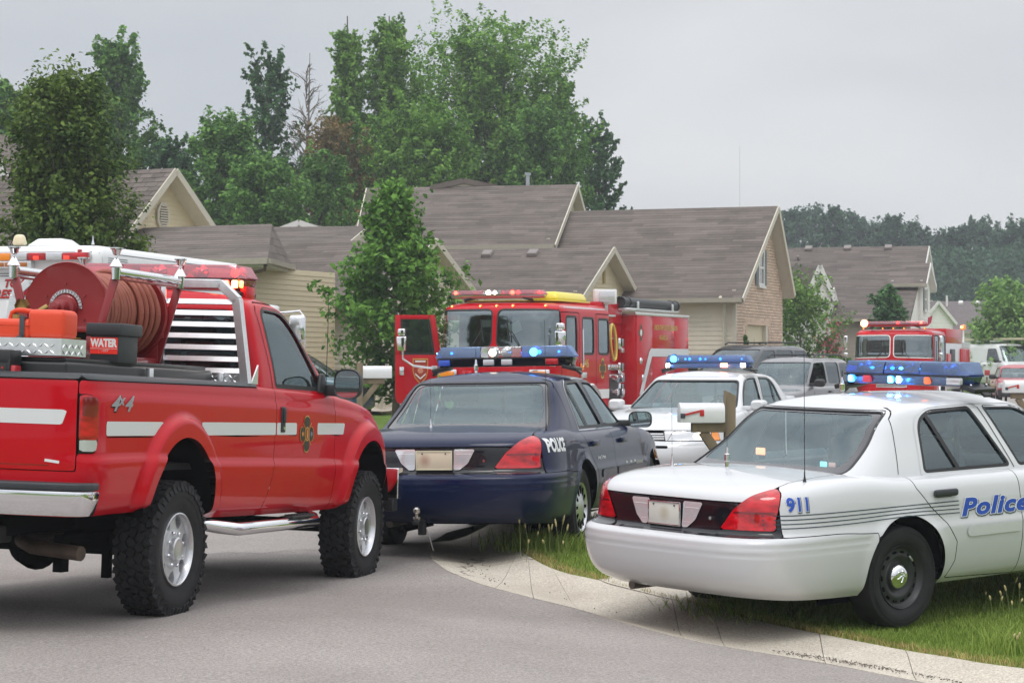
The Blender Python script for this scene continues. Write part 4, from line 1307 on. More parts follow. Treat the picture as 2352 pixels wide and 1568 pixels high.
 MB().prism([(a + 0.004, b_ * 0.995) for a, b_ in bp], 0.818, 0.862, 'Z').build('step_pad', GREYP, bpo, 0.012, 3)
 for sd in (-1, 1):
  boxo('bumper_slot', (-1.43, sd * 0.42, 0.765), (0.012, 0.14, 0.018), DARK, bpo, 0.003)
 fb = roundpoly([(4.2, -0.99), (4.38, -0.85), (4.45, 0), (4.38, 0.85), (4.2, 0.99), (4.05, 1.0), (4.05, -1.0)], [0.05, 0.15, 0.5, 0.15, 0.05, 0.01, 0.01])
 MB().prism(fb, 0.62, 0.86, 'Z').build('front_bumper', CHROME, root, 0.02, 3)
 MB().prism([(a - 0.02, b_ * 0.97) for a, b_ in fb], 0.52, 0.615, 'Z').build('front_valance', BLACKP, root, 0.01)
 S.piece('grille', lambda X, Y, Z: np.maximum.reduce([np.abs(Y) - 0.6, 4.0 - X, 0.90 - Z, Z - 1.12]), CHROME, root, 0.01)
 for sd in (-1, 1):
  S.piece('headlight', lambda X, Y, Z, sd=sd: np.maximum.reduce([0.63 - sd * Y, 3.95 - X, 0.93 - Z, Z - 1.10]), CLENS, root, 0.008)
  # side step
  st = bpy.data.objects.new('side_step', None); link(st, root)
  y = sd * 1.00
  MB().path([(0.62, sd * 0.80, 0.56), (0.74, sd * 0.93, 0.53), (0.86, y, 0.515), (2.25, y, 0.515), (2.37, sd * 0.94, 0.53), (2.45, sd * 0.80, 0.56)], 0.043, 14).build('tube', CHROME, st)
  boxo('pad', (1.95, y, 0.562), (0.42, 0.085, 0.016), BLACKP, st, 0.006)
  for k in range(7):
   boxo('pad_rib', (1.78 + k * 0.057, y, 0.573), (0.012, 0.08, 0.008), BLACKP, st, 0.002)
  for xx in (0.9, 1.6, 2.3):
   boxo('bracket', (xx, sd * 0.86, 0.52), (0.06, 0.28, 0.03), DARK, st, 0.005)
  g = mirror(root, 2.48, sd * 1.125, 1.50, sd, BLACKP, w=0.20, h=0.215, arm=0.12)
  boxo('sail', (2.44, sd * 0.945, 1.50), (0.16, 0.04, 0.14), BLACKP, g and root, 0.02, taper=(0.5, 0.8))
 w = wheel(root, 0, -0.86, 0.425, 0.425, 0.255, 0.228, 'truck', -1, treads=True)
 wheel_copy(w, root, 0, 0.86, 0.425, 1)
 wheel_copy(w, root, 3.40, -0.86, 0.425, -1, 2); wheel_copy(w, root, 3.40, 0.86, 0.425, 1, 3)
 # cabin
 boxo('dashboard', (2.45, 0, 1.36), (0.42, 1.55, 0.2), SEATD, root, 0.05)
 for yy in (-0.42, 0.42):
  seat(root, 1.80, yy, 0.95, SEATD, h=0.55)
 steering_wheel(root, 2.15, 0.42, 1.38, -58, SEATM)
 boxo('cabin_floor', (1.95, 0, 0.85), (1.3, 1.7, 0.04), SEATD, root)
 boxo('rear_view_mirror', (2.12, 0.0, 1.86), (0.03, 0.24, 0.07), BLACKP, root, 0.015)
 whip(root, 2.86, -0.82, 1.38, 0.80, 0.0035, lean=0.0)
 # aluminium headache rack
 rk = bpy.data.objects.new('headache_rack', None); link(rk, root)
 X0 = 1.13
 pts = [(X0, -0.915, 1.47), (X0, -0.83, 2.03), (X0, -0.71, 2.135), (X0, 0.71, 2.135), (X0, 0.83, 2.03), (X0, 0.915, 1.47)]
 for a, b_ in zip(pts[:-1], pts[1:]):
  a, b_ = Vector(a), Vector(b_)
  d = (b_ - a).normalized(); ln = (b_ - a).length
  ang = math.atan2(d.z, d.y)
  MB().box((a + b_) / 2, (0.06, ln + 0.012, 0.06), Matrix.Rotation(ang, 3, 'X')).build('frame_tube', ALUM, rk, 0.004, 1)
 for k in range(7):
  zz = 2.015 - 0.077 * k
  hw = 0.80 + (2.03 - zz) * 0.15
  MB().box((X0, 0, zz), (0.012, hw * 2, 0.036), Matrix.Rotation(rad(24), 3, 'Y')).build('slat', ALUM, rk)
 for yy in (-0.30, 0.30):
  boxo('upright', (X0 - 0.02, yy, 1.80), (0.02, 0.035, 0.66), ALUM, rk, 0.003)
 diamond_plate(rk, (X0 - 0.01, 0.88, 1.465), (0, -1, 0), (0, 0, 1), 1.76, 0.075, (-1, 0, 0), 0.034)
 for sd in (-1, 1):
  MB().add([(X0 + 0.03, sd * 0.93, 1.47), (X0 + 0.14, sd * 0.93, 1.47), (X0 + 0.14, sd * 0.93, 1.60), (X0 + 0.03, sd * 0.94, 1.47), (X0 + 0.14, sd * 0.94, 1.47), (X0 + 0.14, sd * 0.94, 1.60)],
    [(0, 1, 2), (5, 4, 3), (0, 3, 4, 1), (1, 4, 5, 2), (2, 5, 3, 0)]).build('gusset', ALUM, rk)
 # roof light bar
 lightbar(root, 1.72, 0.02, 2.125, 1.42, 0.17, 0.34, [(-1, -0.34, DOME_R), (-0.34, 0.32, DOME_R), (0.32, 1, DOME_R)],
   lamps=[(-0.86, R_ON, 0.045, -1), (-0.45, CHROME, 0.05, -1), (0.0, CHROME, 0.05, -1), (0.4, CHROME, 0.05, -1)],
   low=[(-0.90, R_HOT, 0.04, -1), (-0.80, R_ON, 0.05, -1), (-0.68, A_ON, 0.05, -1), (-0.97, A_ON, 0.02, -1)], style='red', foot=0.07)
 boxo('roof_lamp_bracket', (1.70, -0.66, 2.10), (0.16, 0.05, 0.10), RED, root, 0.01)
 return root, S, C
def bed_thing(name, label, cat, x, y, z, group=None, rz=0):
 return thing(name, label, cat, PK @ Matrix.Translation((x, y, z)) @ Matrix.Rotation(rad(rz), 4, 'Z'), group)
def bed_load():
 DRED = mat('reel_red', (0.26, 0.012, 0.016), 0.38, coat=0.5, var=0.08, vscale=5)
 DREDF = mat('reel_red_disc', (0.28, 0.016, 0.018), 0.5, coat=0.25, var=0.06, vscale=6)
 HOSE = mat('hose_rubber', (0.30, 0.085, 0.055), 0.55, var=0.12, vscale=14, island=0.10)
 BRASS = mat('brass', (0.42, 0.30, 0.11), 0.4, 0.85, var=0.15)
 # ---- hose reel: x axis is the drum axis
 t = bed_thing('hose_reel', 'dark red hose reel drum wound with red rubber hose in the pickup bed', 'hose reel', -0.05, -0.18, 1.57)
 zc = 0.335; R_ = 0.292; L = 0.86
 for xx, nm in ((0.0, 'rear'), (L, 'front')):
  MB().lathe([(xx - 0.006, 0.001), (xx - 0.006, 0.12), (xx - 0.012, 0.13), (xx - 0.004, 0.20), (xx - 0.012, 0.212), (xx - 0.010, R_ - 0.012), (xx - 0.016, R_ - 0.006), (xx - 0.004, R_), (xx + 0.012, R_ - 0.002), (xx + 0.012, 0.1)], (0, 0, zc), 'X', 72).build('flange', DREDF, t, angle=60)
 for k in range(36):
  a = math.pi * (-0.15 + 1.15 * k / 35)
  c = Vector((-0.012, math.cos(a) * 0.105, zc + math.sin(a) * 0.105))
  MB().box(c, (0.008, 0.022, 0.006), Matrix.Rotation(a, 3, 'X')).build('cooling_slot', CHROME if k % 2 else ALLOY, t, smooth=False)
 for k in range(6):
  a = 2 * math.pi * k / 6 + 0.5
  MB().tube((-0.012, math.cos(a) * 0.15, zc + math.sin(a) * 0.15), (-0.022, math.cos(a) * 0.15, zc + math.sin(a) * 0.15), 0.007, n=6).build('bolt', DRED, t)
 MB().lathe([(-0.02, 0.085), (-0.05, 0.075), (-0.055, 0.05), (-0.12, 0.045), (-0.125, 0.03), (-0.17, 0.03), (-0.175, 0.001)], (0, 0, zc), 'X', 28).build('hub', DRED, t, angle=40)
 MB().tube((-0.13, 0.0, zc), (-0.13, 0.06, zc - 0.03), 0.03, n=14).build('swivel', DRED, t)
 MB().path([(-0.15, 0.05, zc + 0.0), (-0.17, 0.09, zc - 0.03), (-0.17, 0.12, zc - 0.055)], 0.02, 10).build('elbow', BRASS, t)
 MB().lathe([(-0.02, 0.046), (0.02, 0.046), (0.024, 0.03), (0.03, 0.001)], (-0.20, 0.20, zc), 'X', 6).build('hex_plug', BRASS, t, smooth=False)
 MB().path([(-0.17, 0.12, zc - 0.055), (-0.18, 0.16, zc - 0.11), (-0.18, 0.20, zc - 0.2)], 0.018, 10).build('feed_hose', HOSE, t)
 MB().lathe([(0.0, 0.19), (L, 0.19)], (0, 0, zc), 'X', 40).build('drum', DRED, t)
 # hose windings: one ring of hose per turn, two layers on the near part
 rh = 0.0175
 nturn = int(L / (rh * 2))
 for k in range(nturn):
  xx = rh + k * rh * 2
  r0 = 0.25 + (0.012 if k > nturn * 0.62 else 0.0) + RNG.uniform(-0.003, 0.003)
  V = []; F = []
  n, q = 44, 8
  for i in range(n):
   a = 2 * math.pi * i / n
   wob = 0.004 * math.sin(a * 2 + k * 1.7) + 0.003 * math.sin(3 * a + k)
   for j in range(q):
    p = 2 * math.pi * j / q
    rr = r0 - 0.02 + rh * math.cos(p) + wob * 0.4
    V.append((xx + rh * math.sin(p) + wob * 0.8, rr * math.cos(a), zc + rr * math.sin(a)))
    F.append((i * q + j, ((i + 1) % n) * q + j, ((i + 1) % n) * q + (j + 1) % q, i * q + (j + 1) % q))
  MB().add(V, F).build('hose_turn', HOSE, t)
 for k, (xx, tilt, dr) in enumerate(((0.56, 0.045, 0.004), (0.62, 0.03, 0.006), (0.69, 0.02, 0.008), (0.77, 0.012, 0.006))):
  pts = []
  for i in range(41):
   a = -math.pi + 2 * math.pi * i / 40
   pts.append((xx + tilt * math.cos(a * 1.0 + 0.4), (0.262 + dr) * math.cos(a), zc + (0.262 + dr) * math.sin(a)))
  MB().path(pts, rh, 8).build('hose_turn', HOSE, t)
 # frame: splayed legs, cross bars, chromed rollers
 for xx in (-0.035, L + 0.035):
  for s_ in (-1, 1):
   MB().box((0, 0, 0), (0.02, 0.045, 0.60)).build('leg', DRED, t, 0.003)
   o = t.children[-1] if False else None
 for ch in [c for c in t.children if c.name.startswith('leg')]:
  bpy.data.objects.remove(ch)
 for xx in (-0.035, L + 0.035):
  for s_ in (-1, 1):
   a = Vector((xx, s_ * 0.345, 0.515)); b = Vector((xx, s_ * 0.19, -0.02))
   d = b - a
   ang = math.atan2(d.y, -d.z)
   MB().box((a + b) / 2, (0.018, 0.055, d.length), Matrix.Rotation(ang, 3, 'X')).build('leg', DRED, t, 0.003)
  MB().box((xx, 0, 0.20), (0.05, 0.52, 0.035)).build('crossbar', DRED, t, 0.006)
  MB().box((xx, 0, 0.06), (0.03, 0.44, 0.20)).build('end_plate', DRED, t, 0.006)
  boxo('plate_slot', (xx - 0.02, -0.12, 0.155), (0.012, 0.10, 0.045), DARK, t, 0.006)
 boxo('base_tray', (L / 2, 0, 0.0), (L + 0.16, 0.42, 0.10), DRED, t, 0.01)
 MB().lathe([(-0.13, 0.03), (-0.12, 0.085), (0.03, 0.09), (0.05, 0.08), (0.05, 0.001)], (-0.10, -0.14, 0.05), 'X', 24).build('rewind_motor', DRED, t, angle=40)
 boxo('warning_sticker', (-0.12, -0.14, 0.143), (0.06, 0.03, 0.003), mat('sticker_yellow', (0.75, 0.6, 0.05), 0.5), t)
 for s_ in (-1, 1):
  MB().tube((-0.02, s_ * 0.35, 0.565), (L + 0.02, s_ * 0.35, 0.565), 0.028, n=18).build('roller', CHROME, t)
  boxo('roller_bar', (L / 2, s_ * 0.345, 0.522), (L + 0.06, 0.03, 0.012), DRED, t, 0.002)
  for xx in (-0.045, L + 0.04):
   MB().lathe([(0.0, 0.026), (0.075, 0.028), (0.08, 0.042), (0.085, 0.04), (0.125, 0.018), (0.135, 0.009), (0.15, 0.009), (0.155, 0.02), (0.185, 0.032), (0.192, 0.042), (0.198, 0.042), (0.200, 0.03), (0.200, 0.001)],
     (xx, s_ * 0.355, 0.515), 'Z', 24).build('roller_spool', CHROME, t, angle=30)
 # ---- black water tank with its fill tower
 TANK = mat('tank_black', (0.008, 0.009, 0.010), 0.4, var=0.2, vscale=4, bump=0.03, bscale=200)
 t = bed_thing('water_tank', 'black plastic water tank with a lidded fill tower and red WATER label', 'water tank', 0.30, 0, 0.95)
 boxo('tank_body', (-0.30, 0, 0.30), (2.08, 1.42, 0.60), TANK, t, 0.02, 3)
 boxo('tank_shoulder', (-0.30, 0, 0.61), (1.98, 1.36, 0.03), TANK, t, 0.008)
 boxo('fill_tower', (-0.555, -0.62, 0.715), (0.27, 0.19, 0.21), GREYP, t, 0.008)
 boxo('tower_lid', (-0.555, -0.62, 0.815), (0.31, 0.235, 0.075), GREYP, t, 0.010)
 xl = -0.555 - 0.135 - 0.003
 boxo('label_panel', (xl, -0.62, 0.715), (0.003, 0.183, 0.10), mat('label_red', (0.85, 0.035, 0.02), 0.4), t, 0.0)
 letter_plane('label_word', 'WATER', (xl - 0.003, -0.533, 0.710), (0, -1, 0), (0, 0, 1), 0.066, WHITEP, t, offset=0.0035, xs=0.76)
 boxo('label_rule', (xl - 0.003, -0.62, 0.697), (0.002, 0.183, 0.002), WHITEP, t)
 MB().lathe([(0, 0.011), (0.001, 0.011)], (xl - 0.003, -0.595, 0.681), 'X', 16).build('label_logo', WHITEP, t)
 letter_plane('label_word', 'CET', (xl - 0.003, -0.612, 0.679), (0, -1, 0), (0, 0, 1), 0.018, WHITEP, t, xs=1.2, shear=0.3)
 MB().tube((-0.72, -0.712, 0.46), (-0.72, -0.716, 0.46), 0.03, n=18).build('port_cap', mat('port_blue_grey', (0.05, 0.065, 0.09), 0.4), t)
 for xx in (-0.30, 0.78):
  boxo('hold_down_post', (xx, -0.745, 0.50), (0.05, 0.03, 0.18), ALUM, t, 0.003)
 # ---- orange can strapped on a checker plate box
 t = bed_thing('storage_box', 'checker plate aluminium box under the orange can in the pickup bed', 'tool box', -0.88, -0.10, 1.58)
 boxo('box_body', (0, 0, 0.055), (0.30, 1.14, 0.10), ALUM, t, 0.004)
 diamond_plate(t, (-0.153, 0.57, 0.005), (0, -1, 0), (0, 0, 1), 1.14, 0.10, (-1, 0, 0), 0.038)
 diamond_plate(t, (-0.15, -0.573, 0.005), (1, 0, 0), (0, 0, 1), 0.30, 0.10, (0, -1, 0), 0.038)
 ORG = mat('orange_plastic', (0.72, 0.055, 0.012), 0.45, var=0.04, vscale=8, bump=0.08, bscale=60)
 t = bed_thing('fuel_can', 'bright orange plastic can with carry handle strapped on the aluminium box', 'fuel can', -0.88, -0.22, 1.685)
 boxo('tall_half', (0, -0.31, 0.085), (0.20, 0.24, 0.17), ORG, t, 0.035, 4)
 boxo('low_half', (0, 0.04, 0.055), (0.20, 0.50, 0.115), ORG, t, 0.03, 4)
 MB().path([(0, -0.22, 0.15), (0, -0.12, 0.165), (0, -0.07, 0.165), (0, -0.04, 0.15), (0, -0.03, 0.11)], 0.015, 10).build('handle', ORG, t)
 MB().lathe([(0, 0.03), (0.03, 0.03), (0.03, 0.001)], (0, -0.075, 0.11), 'Z', 14).build('cap', BRASS, t)
 boxo('mould_line', (0, 0.04, 0.075), (0.206, 0.505, 0.006), ORG, t, 0.002)
 MB().box((-0.107, -0.165, 0.06), (0.006, 0.032, 0.14)).box((0, -0.165, 0.119), (0.21, 0.032, 0.006)).box((-0.125, -0.165, -0.04), (0.03, 0.032, 0.10)).build('strap', mat('strap_grey', (0.06, 0.062, 0.07), 0.8), t, 0.002)
 # ---- pump on the tailgate side
 t = bed_thing('portable_pump', 'black portable pump engine with red fuel tank just behind the tailgate', 'pump', -1.13, -0.30, 1.42)
 boxo('engine_cover', (0, -0.05, 0.145), (0.14, 0.17, 0.09), BLACKP, t, 0.012)
 boxo('engine_cover', (0.0, 0.12, 0.155), (0.14, 0.20, 0.085), BLACKP, t, 0.012)
 MB().box((-0.02, -0.09, 0.07), (0.10, 0.085, 0.14)).build('engine_block', BLACKP, t, 0.008)
 boxo('switch_plate', (-0.073, -0.09, 0.08), (0.004, 0.04, 0.045), mat('switch_plate', (0.03, 0.03, 0.03), 0.3), t)
 boxo('switch', (-0.077, -0.09, 0.085), (0.004, 0.012, 0.012), R_ON if False else mat('switch_red', (0.5, 0.02, 0.02), 0.4), t)
 RF = mat('can_red', (0.50, 0.02, 0.03), 0.3, coat=0.7)
 MB().lathe([(-0.0, 0.05), (0.02, 0.09), (0.07, 0.10), (0.10, 0.07), (0.12, 0.02), (0.12, 0.001)], (-0.02, 0.07, 0.0), 'Z', 24).build('fuel_tank', RF, t)
 boxo('red_guard', (-0.02, -0.145, 0.05), (0.08, 0.03, 0.10), RF, t, 0.008)
 MB().path([(-0.03, 0.09, 0.12), (-0.06, 0.13, 0.13), (-0.07, 0.18, 0.07), (-0.06, 0.20, 0.0)], 0.009, 8).build('fuel_line', BLACKP, t)
 MB().lathe([(0, 0.012), (0.015, 0.014), (0.02, 0.001)], (-0.03, 0.09, 0.115), 'Z', 10).build('tank_cap', BRASS, t)
# ------------------------------------------------------------------ fire engines
GOLDT = mat('gold_letter', (0.62, 0.40, 0.07), 0.4, 0.2)
DIMG = glass('engine_glass', (0.55, 0.66, 0.65), 0.03, 1.5, 0.26, (0.70, 0.82, 0.86))
def fire_engine(M, label, main=True):
 RED = red_paint()
 root = thing('fire_engine', label, 'fire engine', M, 'fire engines')
 HT = 2.83 if main else 2.68
 zw0, zw1 = (2.0, 2.70) if main else (1.83, 2.50)
 XB = -3.2 if main else -2.8
 S = Shell([(0, XB), (1, XB)], [(0, 0.0), (0.62, 0.0), (0.68, -0.02), (0.93, -0.10), (0.965, -0.14), (1, -0.34)],
   [(0, 1.23), (0.6, 1.245), (0.92, 1.23), (0.965, 1.20), (1, 1.08)], [(-4, 0.5), (1, 0.5)], [(-4, HT), (1, HT)],
   xm=-1.5, mr=40, nr=14, mf=7, nf=4.2, crown=0.035, spine=(-2.6, -0.9), du=0.035, nv=60, nt=8)
 WSs = [roundpoly([(s * 0.055, zw0), (s * 1.30, zw0 - 0.03), (s * 1.30, zw1), (s * 0.055, zw1 + 0.01)], [0.13, 0.02, 0.02, 0.12]) for s in (-1, 1)]
 def ws(k):
  return lambda X, Y, Z: np.maximum.reduce([seg_poly(WSs[k], Y, Z), -0.42 - X])
 if main:
  SW = [roundpoly([(-1.18, 1.88), (-0.58, 1.88), (-0.62, 2.58), (-1.18, 2.58)], 0.07), roundpoly([(-2.16, 1.88), (-1.50, 1.88), (-1.50, 2.57), (-2.16, 2.57)], 0.09),
   roundpoly([(-3.06, 1.88), (-2.42, 1.88), (-2.42, 2.56), (-3.06, 2.56)], 0.09)]
 else:
  SW = [roundpoly([(-1.35, 1.72), (-0.60, 1.72), (-0.60, 2.50), (-1.35, 2.50)], 0.07), roundpoly([(-2.6, 1.72), (-1.6, 1.72), (-1.6, 2.50), (-2.6, 2.50)], 0.09)]
 SWL = SW[1:] if main else SW            # the far side's front window sits in the opened door
 def sw(pts, sd):
  return lambda X, Y, Z: np.maximum(seg_poly(pts, X, Z), 0.9 - sd * Y)
 dooropen = lambda X, Y, Z: np.maximum(seg_poly([(-1.3, 0.75), (-0.45, 0.75), (-0.45, 2.62), (-1.3, 2.62)], X, Z), Y + 0.9) if main else X * 0 + 1
 archf = lambda X, Z: np.hypot(X + 1.95, Z - 0.62) - 0.62
 def holes(X, Y, Z):
  L = [ws(0)(X, Y, Z), ws(1)(X, Y, Z), dooropen(X, Y, Z), archf(X, Z)]
  for p in SW: L.append(sw(p, 1)(X, Y, Z))
  for p in SWL: L.append(sw(p, -1)(X, Y, Z))
  return np.minimum.reduce(L)
 S.piece('cab', lambda X, Y, Z: -holes(X, Y, Z), RED, root)
 for k in (0, 1):
  w = S.piece('windshield', lambda X, Y, Z, k=k: ws(k)(X, Y, Z) - 0.01, DIMG, root, -0.012)
  S.band('window_seal', densify(WSs[k], 0.06), 0.03, SKIRT if main else WHITEP, w, 'X', 1, 0.003, True)
  # wiper
  s = -1 if k == 0 else 1
  yb, ya = (-0.35, -0.22) if k == 0 else (0.45, 0.30)
  wp = bpy.data.objects.new('wiper', None); link(wp, root)
  zz = zw0
  MB().tube((0.03, yb - 0.1 * (1 if k == 0 else -1), zz - 0.02), (0.03, ya, zz + 0.34), 0.010, n=6).build('arm', BLACKP, wp)
  MB().tube((0.035, ya + 0.03, zz + 0.10), (0.035, ya - 0.02, zz + 0.52), 0.012, n=6).build('blade', BLACKP, wp)
 for sd, LS in ((1, SW), (-1, SWL)):
  for p in LS:
   w = S.piece('window', lambda X, Y, Z, p=p, sd=sd: sw(p, sd)(X, Y, Z) - 0.01, DIMG, root, -0.012)
   S.band('window_seal', densify(p, 0.06), 0.045, SKIRT, w, 'Y', sd, 0.003, True)
 # door outlines
 for (x0, x1) in (((-1.32, -0.42), (-2.30, -3.16)) if main else ((-1.45, -0.45),)):
  S.band('door_gap', densify(roundpoly([(x0, 0.8), (x1, 0.8), (x1, HT - 0.17), (x0, HT - 0.17)], 0.05), 0.1), 0.014, DARK, root, 'Y', 1, 0.003, True)
 S.band('trim_strip', [(x, HT - 0.075) for x in np.linspace(XB + 0.1, -0.5, 20)], 0.03, ALLOY, root, 'Y', 1, 0.004)
 # marker lamps and front lamps
 for yy in (-0.95, -0.33, 0.0, 0.33, 0.95):
  c = S.cast(yy, HT - 0.055, 'X', 1)
  if c is None: continue
  z_ = HT - 0.055 if main else HT + 0.04
  m_ = bpy.data.objects.new('marker_lamp', None); link(m_, root)
  p = Vector((c[0].x + 0.012 if main else c[0].x - 0.15, yy, z_))
  MB().lathe([(0.0, 0.034), (0.02, 0.03), (0.035, 0.015), (0.038, 0.001)], p, 'X', 12).build('lens', ALENS, m_)
  MB().lathe([(0.036, 0.016), (0.046, 0.012), (0.048, 0.001)], p, 'X', 8).build('lamp', A_ON, m_)
 for sd in (-1, 1):
  hb = bpy.data.objects.new('signal_cluster', None); link(hb, root)
  boxo('bezel', (0.02, sd * 0.93, 1.50), (0.05, 0.40, 0.17), CHROME, hb, 0.02)
  boxo('turn_signal', (0.05, sd * 0.93, 1.50), (0.03, 0.30, 0.10), ALENS, hb, 0.015)
  boxo('bezel', (0.02, sd * 0.90, 1.15), (0.05, 0.45, 0.24), CHROME, hb, 0.02)
  for q in (-0.1, 0.1):
   boxo('headlamp', (0.05, sd * 0.90 + q, 1.15), (0.03, 0.17, 0.15), CLENS, hb, 0.02)
  boxo('warning_lamp', (0.03, sd * 0.52, 1.50), (0.05, 0.20, 0.12), RLENS, hb, 0.02)
  MB().lathe([(0, 0.022), (0.004, 0.001)], (0.046, sd * 0.50, 1.50), 'X', 10).build('lamp', R_ON, hb)
 boxo('grille', (0.01, 0, 1.15), (0.04, 0.95, 0.5), ALUM, root, 0.01)
 for k in range(6):
  boxo('grille_bar', (0.035, 0, 0.95 + k * 0.08), (0.02, 0.9, 0.02), BLACKP, root)
 boxo('bumper', (0.25, 0, 0.62), (0.5, 2.4, 0.28), CHROME, root, 0.04)
 boxo('white_band', (0.006, 0, 1.66 if not main else 0.85), (0.02, 2.40, 0.05 if not main else 0.1), WHITEP, root)
 # mirrors
 for sd in (-1, 1):
  g = bpy.data.objects.new('mirror', None); link(g, root)
  if main:
   yc = sd * 1.32 if sd > 0 else -1.78
   xx = -0.05 if sd > 0 else 0.22
   zb = 2.02 if sd > 0 else 1.93
   MB().box((xx, yc, zb + 0.14), (0.10, 0.17, 0.28), taper=(1, 1.25)).build('housing', CHROME, g, 0.03, 3)
   MB().box((xx, yc, zb + 0.36), (0.10, 0.165, 0.13), taper=(1, 0.9)).build('spot_housing', CHROME, g, 0.03, 3)
   MB().path([(xx, yc + 0.02, zb), (xx, yc + 0.02, zb - 0.15), (xx + 0.05, yc - sd * 0.25, zb - 0.28), (0.0, sd * 1.2, zb - 0.33)], 0.022, 8).build('arm', ALLOY, g)
   boxo('bracket', (0.02, sd * 1.19, zb - 0.33), (0.05, 0.12, 0.10), ALLOY, g, 0.01)
  else:
   yc = sd * 1.42
   boxo('housing', (0.02 if sd < 0 else -0.55, yc, 2.28), (0.08, 0.13, 0.42), CHROME, g, 0.03, 3)
   boxo('spot_housing', (0.02 if sd < 0 else -0.55, yc, 1.90), (0.08, 0.14, 0.14), CHROME, g, 0.03, 3)
   MB().path([(0.02 if sd < 0 else -0.55, yc, 2.5), (0.02 if sd < 0 else -0.55, yc, 1.6), (-0.1, sd * 1.22, 1.55)], 0.016, 6).build('arm', CHROME, g)
 # grab rail, door furniture on the near flank
 MB().path([(-1.36, 1.30, 2.35), (-1.36, 1.31, 1.65)], 0.018, 8).build('grab_rail', CHROME, root)
 for zz in (2.35, 1.65):
  MB().tube((-1.36, 1.23, zz), (-1.36, 1.31, zz), 0.014, n=6).build('rail_end', CHROME, root)
 boxo('side_lamp', (-1.40, 1.27, 1.63), (0.13, 0.05, 0.14), ALENS, root, 0.02)
 MB().lathe([(0, 0.03), (0.01, 0.001)], (-1.40, 1.295, 1.66), 'Y', 10).build('lamp', A_ON, root)
 boxo('door_handle', (-3.0, 1.26, 1.62), (0.14, 0.03, 0.10), CHROME, root, 0.01)
 MB().lathe([(0, 0.60), (0.03, 0.63), (0.05, 0.66), (0.03, 0.69), (0, 0.70)], (-1.95, 1.245, 0.62), 'Y', 40).build('wheel_arch_trim', CHROME, root)
 # light bar
 if main:
  lightbar(root, -0.52, -0.10, 2.93, 1.95, 0.15, 0.30, [(-1, -0.28, DOME_R), (-0.28, 0.10, DOME_C), (0.10, 1, DOME_R)],
    lamps=[(-0.87, R_HOT, 0.05, 1), (-0.18, W_ON, 0.07, 1), (-0.05, W_ON, 0.05, 1), (0.32, R_HOT, 0.06, 1), (0.44, R_ON, 0.05, 1), (0.88, R_ON, 0.04, 1)],
    style='red', foot=0.06, yl=0.6, lowm=ALLOY)
 else:
  lightbar(root, -0.30, 0.05, 2.78, 2.05, 0.16, 0.30, [(-1, 1, DOME_R)],
    lamps=[(-0.90, R_HOT, 0.10, 1), (0.10, R_ON, 0.05, 1), (0.80, R_HOT, 0.05, 1)], low=[], style='red', foot=0.06, yl=0.7, lowm=red_paint())
  MB().lathe([(0.0, 0.11), (0.04, 0.115), (0.06, 0.06), (0.062, 0.001)], (-0.2, -0.88, 2.88), 'X', 18).build('beacon_lamp', R_HOT, root)
  MB().add([(-0.6, 1.0, 2.78), (-0.6, 1.02, 3.05), (-0.6, 1.16, 3.12), (-0.6, 1.12, 2.9)], [(0, 1, 2, 3)]).build('flag', mat('flag_cloth', (0.4, 0.03, 0.06), 0.8), root)
 # cabin inside
 INT = mat('cab_interior', (0.13, 0.15, 0.155), 0.8, var=0.2, vscale=3)
 boxo('cab_rear_wall', (XB + 0.06, 0, 1.6), (0.04, 2.35, 2.1), INT, root)
 boxo('dashboard', (-0.42, 0, 1.78), (0.5, 2.2, 0.25), SEATD, root, 0.05)
 boxo('engine_cover', (-1.6, 0, 1.5), (1.6, 0.8, 0.9), INT, root, 0.08)
 for yy in (-0.75, 0.75):
  seat(root, -1.3, yy, 1.30, SEATD if yy < 0 else SEATM, h=0.6)
 steering_wheel(root, -0.72, 0.72, 1.95, -35)
 boxo('roof_console', (-0.55, -0.1, zw1 - 0.18), (0.2, 0.5, 0.12), INT, root, 0.02)
 boxo('paper', (-0.30, -0.22, zw1 - 0.25), (0.02, 0.26, 0.13), mat('paper', (0.6, 0.6, 0.52), 0.8), root)
 if main:
  boxo('paper', (-0.28, 0.32, zw0 + 0.36), (0.02, 0.28, 0.20), mat('paper', (0.6, 0.6, 0.52), 0.8), root, R=Matrix.Rotation(rad(25), 3, 'X'))
  boxo('cab_sign', (-0.25, -0.95, zw1 - 0.14), (0.02, 0.24, 0.09), mat('sign_red', (0.6, 0.03, 0.03), 0.6), root)
  # the opened officer's door, swung forward on the far side
  D = bpy.data.objects.new('open_door', None); link(D, root)
  D.location = (-0.45, -1.24, 0); D.rotation_euler = (0, 0, rad(120))
  # local: door extends along -x from its hinge
  def dp(name, pts, y0, y1, m, bev=0.01):
   return MB().prism(pts, y0, y1, 'Y').build(name, m, D, bev)
  o = roundpoly([(-0.90, 1.00), (0.0, 1.0), (0.0, 2.60), (-0.90, 2.60)], [0.18, 0.02, 0.03, 0.03])
  # frame built of four bars so that the window is a real opening
  dp('door_panel', roundpoly([(-0.90, 0.92), (-0.02, 0.92), (-0.02, 1.86), (-0.90, 1.86)], [0.15, 0.02, 0.001, 0.001]), -0.03, 0.03, RED)
  dp('door_frame', [(-0.90, 1.862), (-0.80, 1.862), (-0.80, 2.62), (-0.90, 2.62)], -0.03, 0.03, RED, 0.006)
  dp('door_frame', [(-0.14, 1.862), (-0.02, 1.862), (-0.14, 2.62), (-0.24, 2.62)], -0.03, 0.03, RED, 0.006)
  dp('door_frame', [(-0.798, 2.54), (-0.242, 2.54), (-0.242, 2.62), (-0.798, 2.62)], -0.029, 0.029, RED, 0.006)
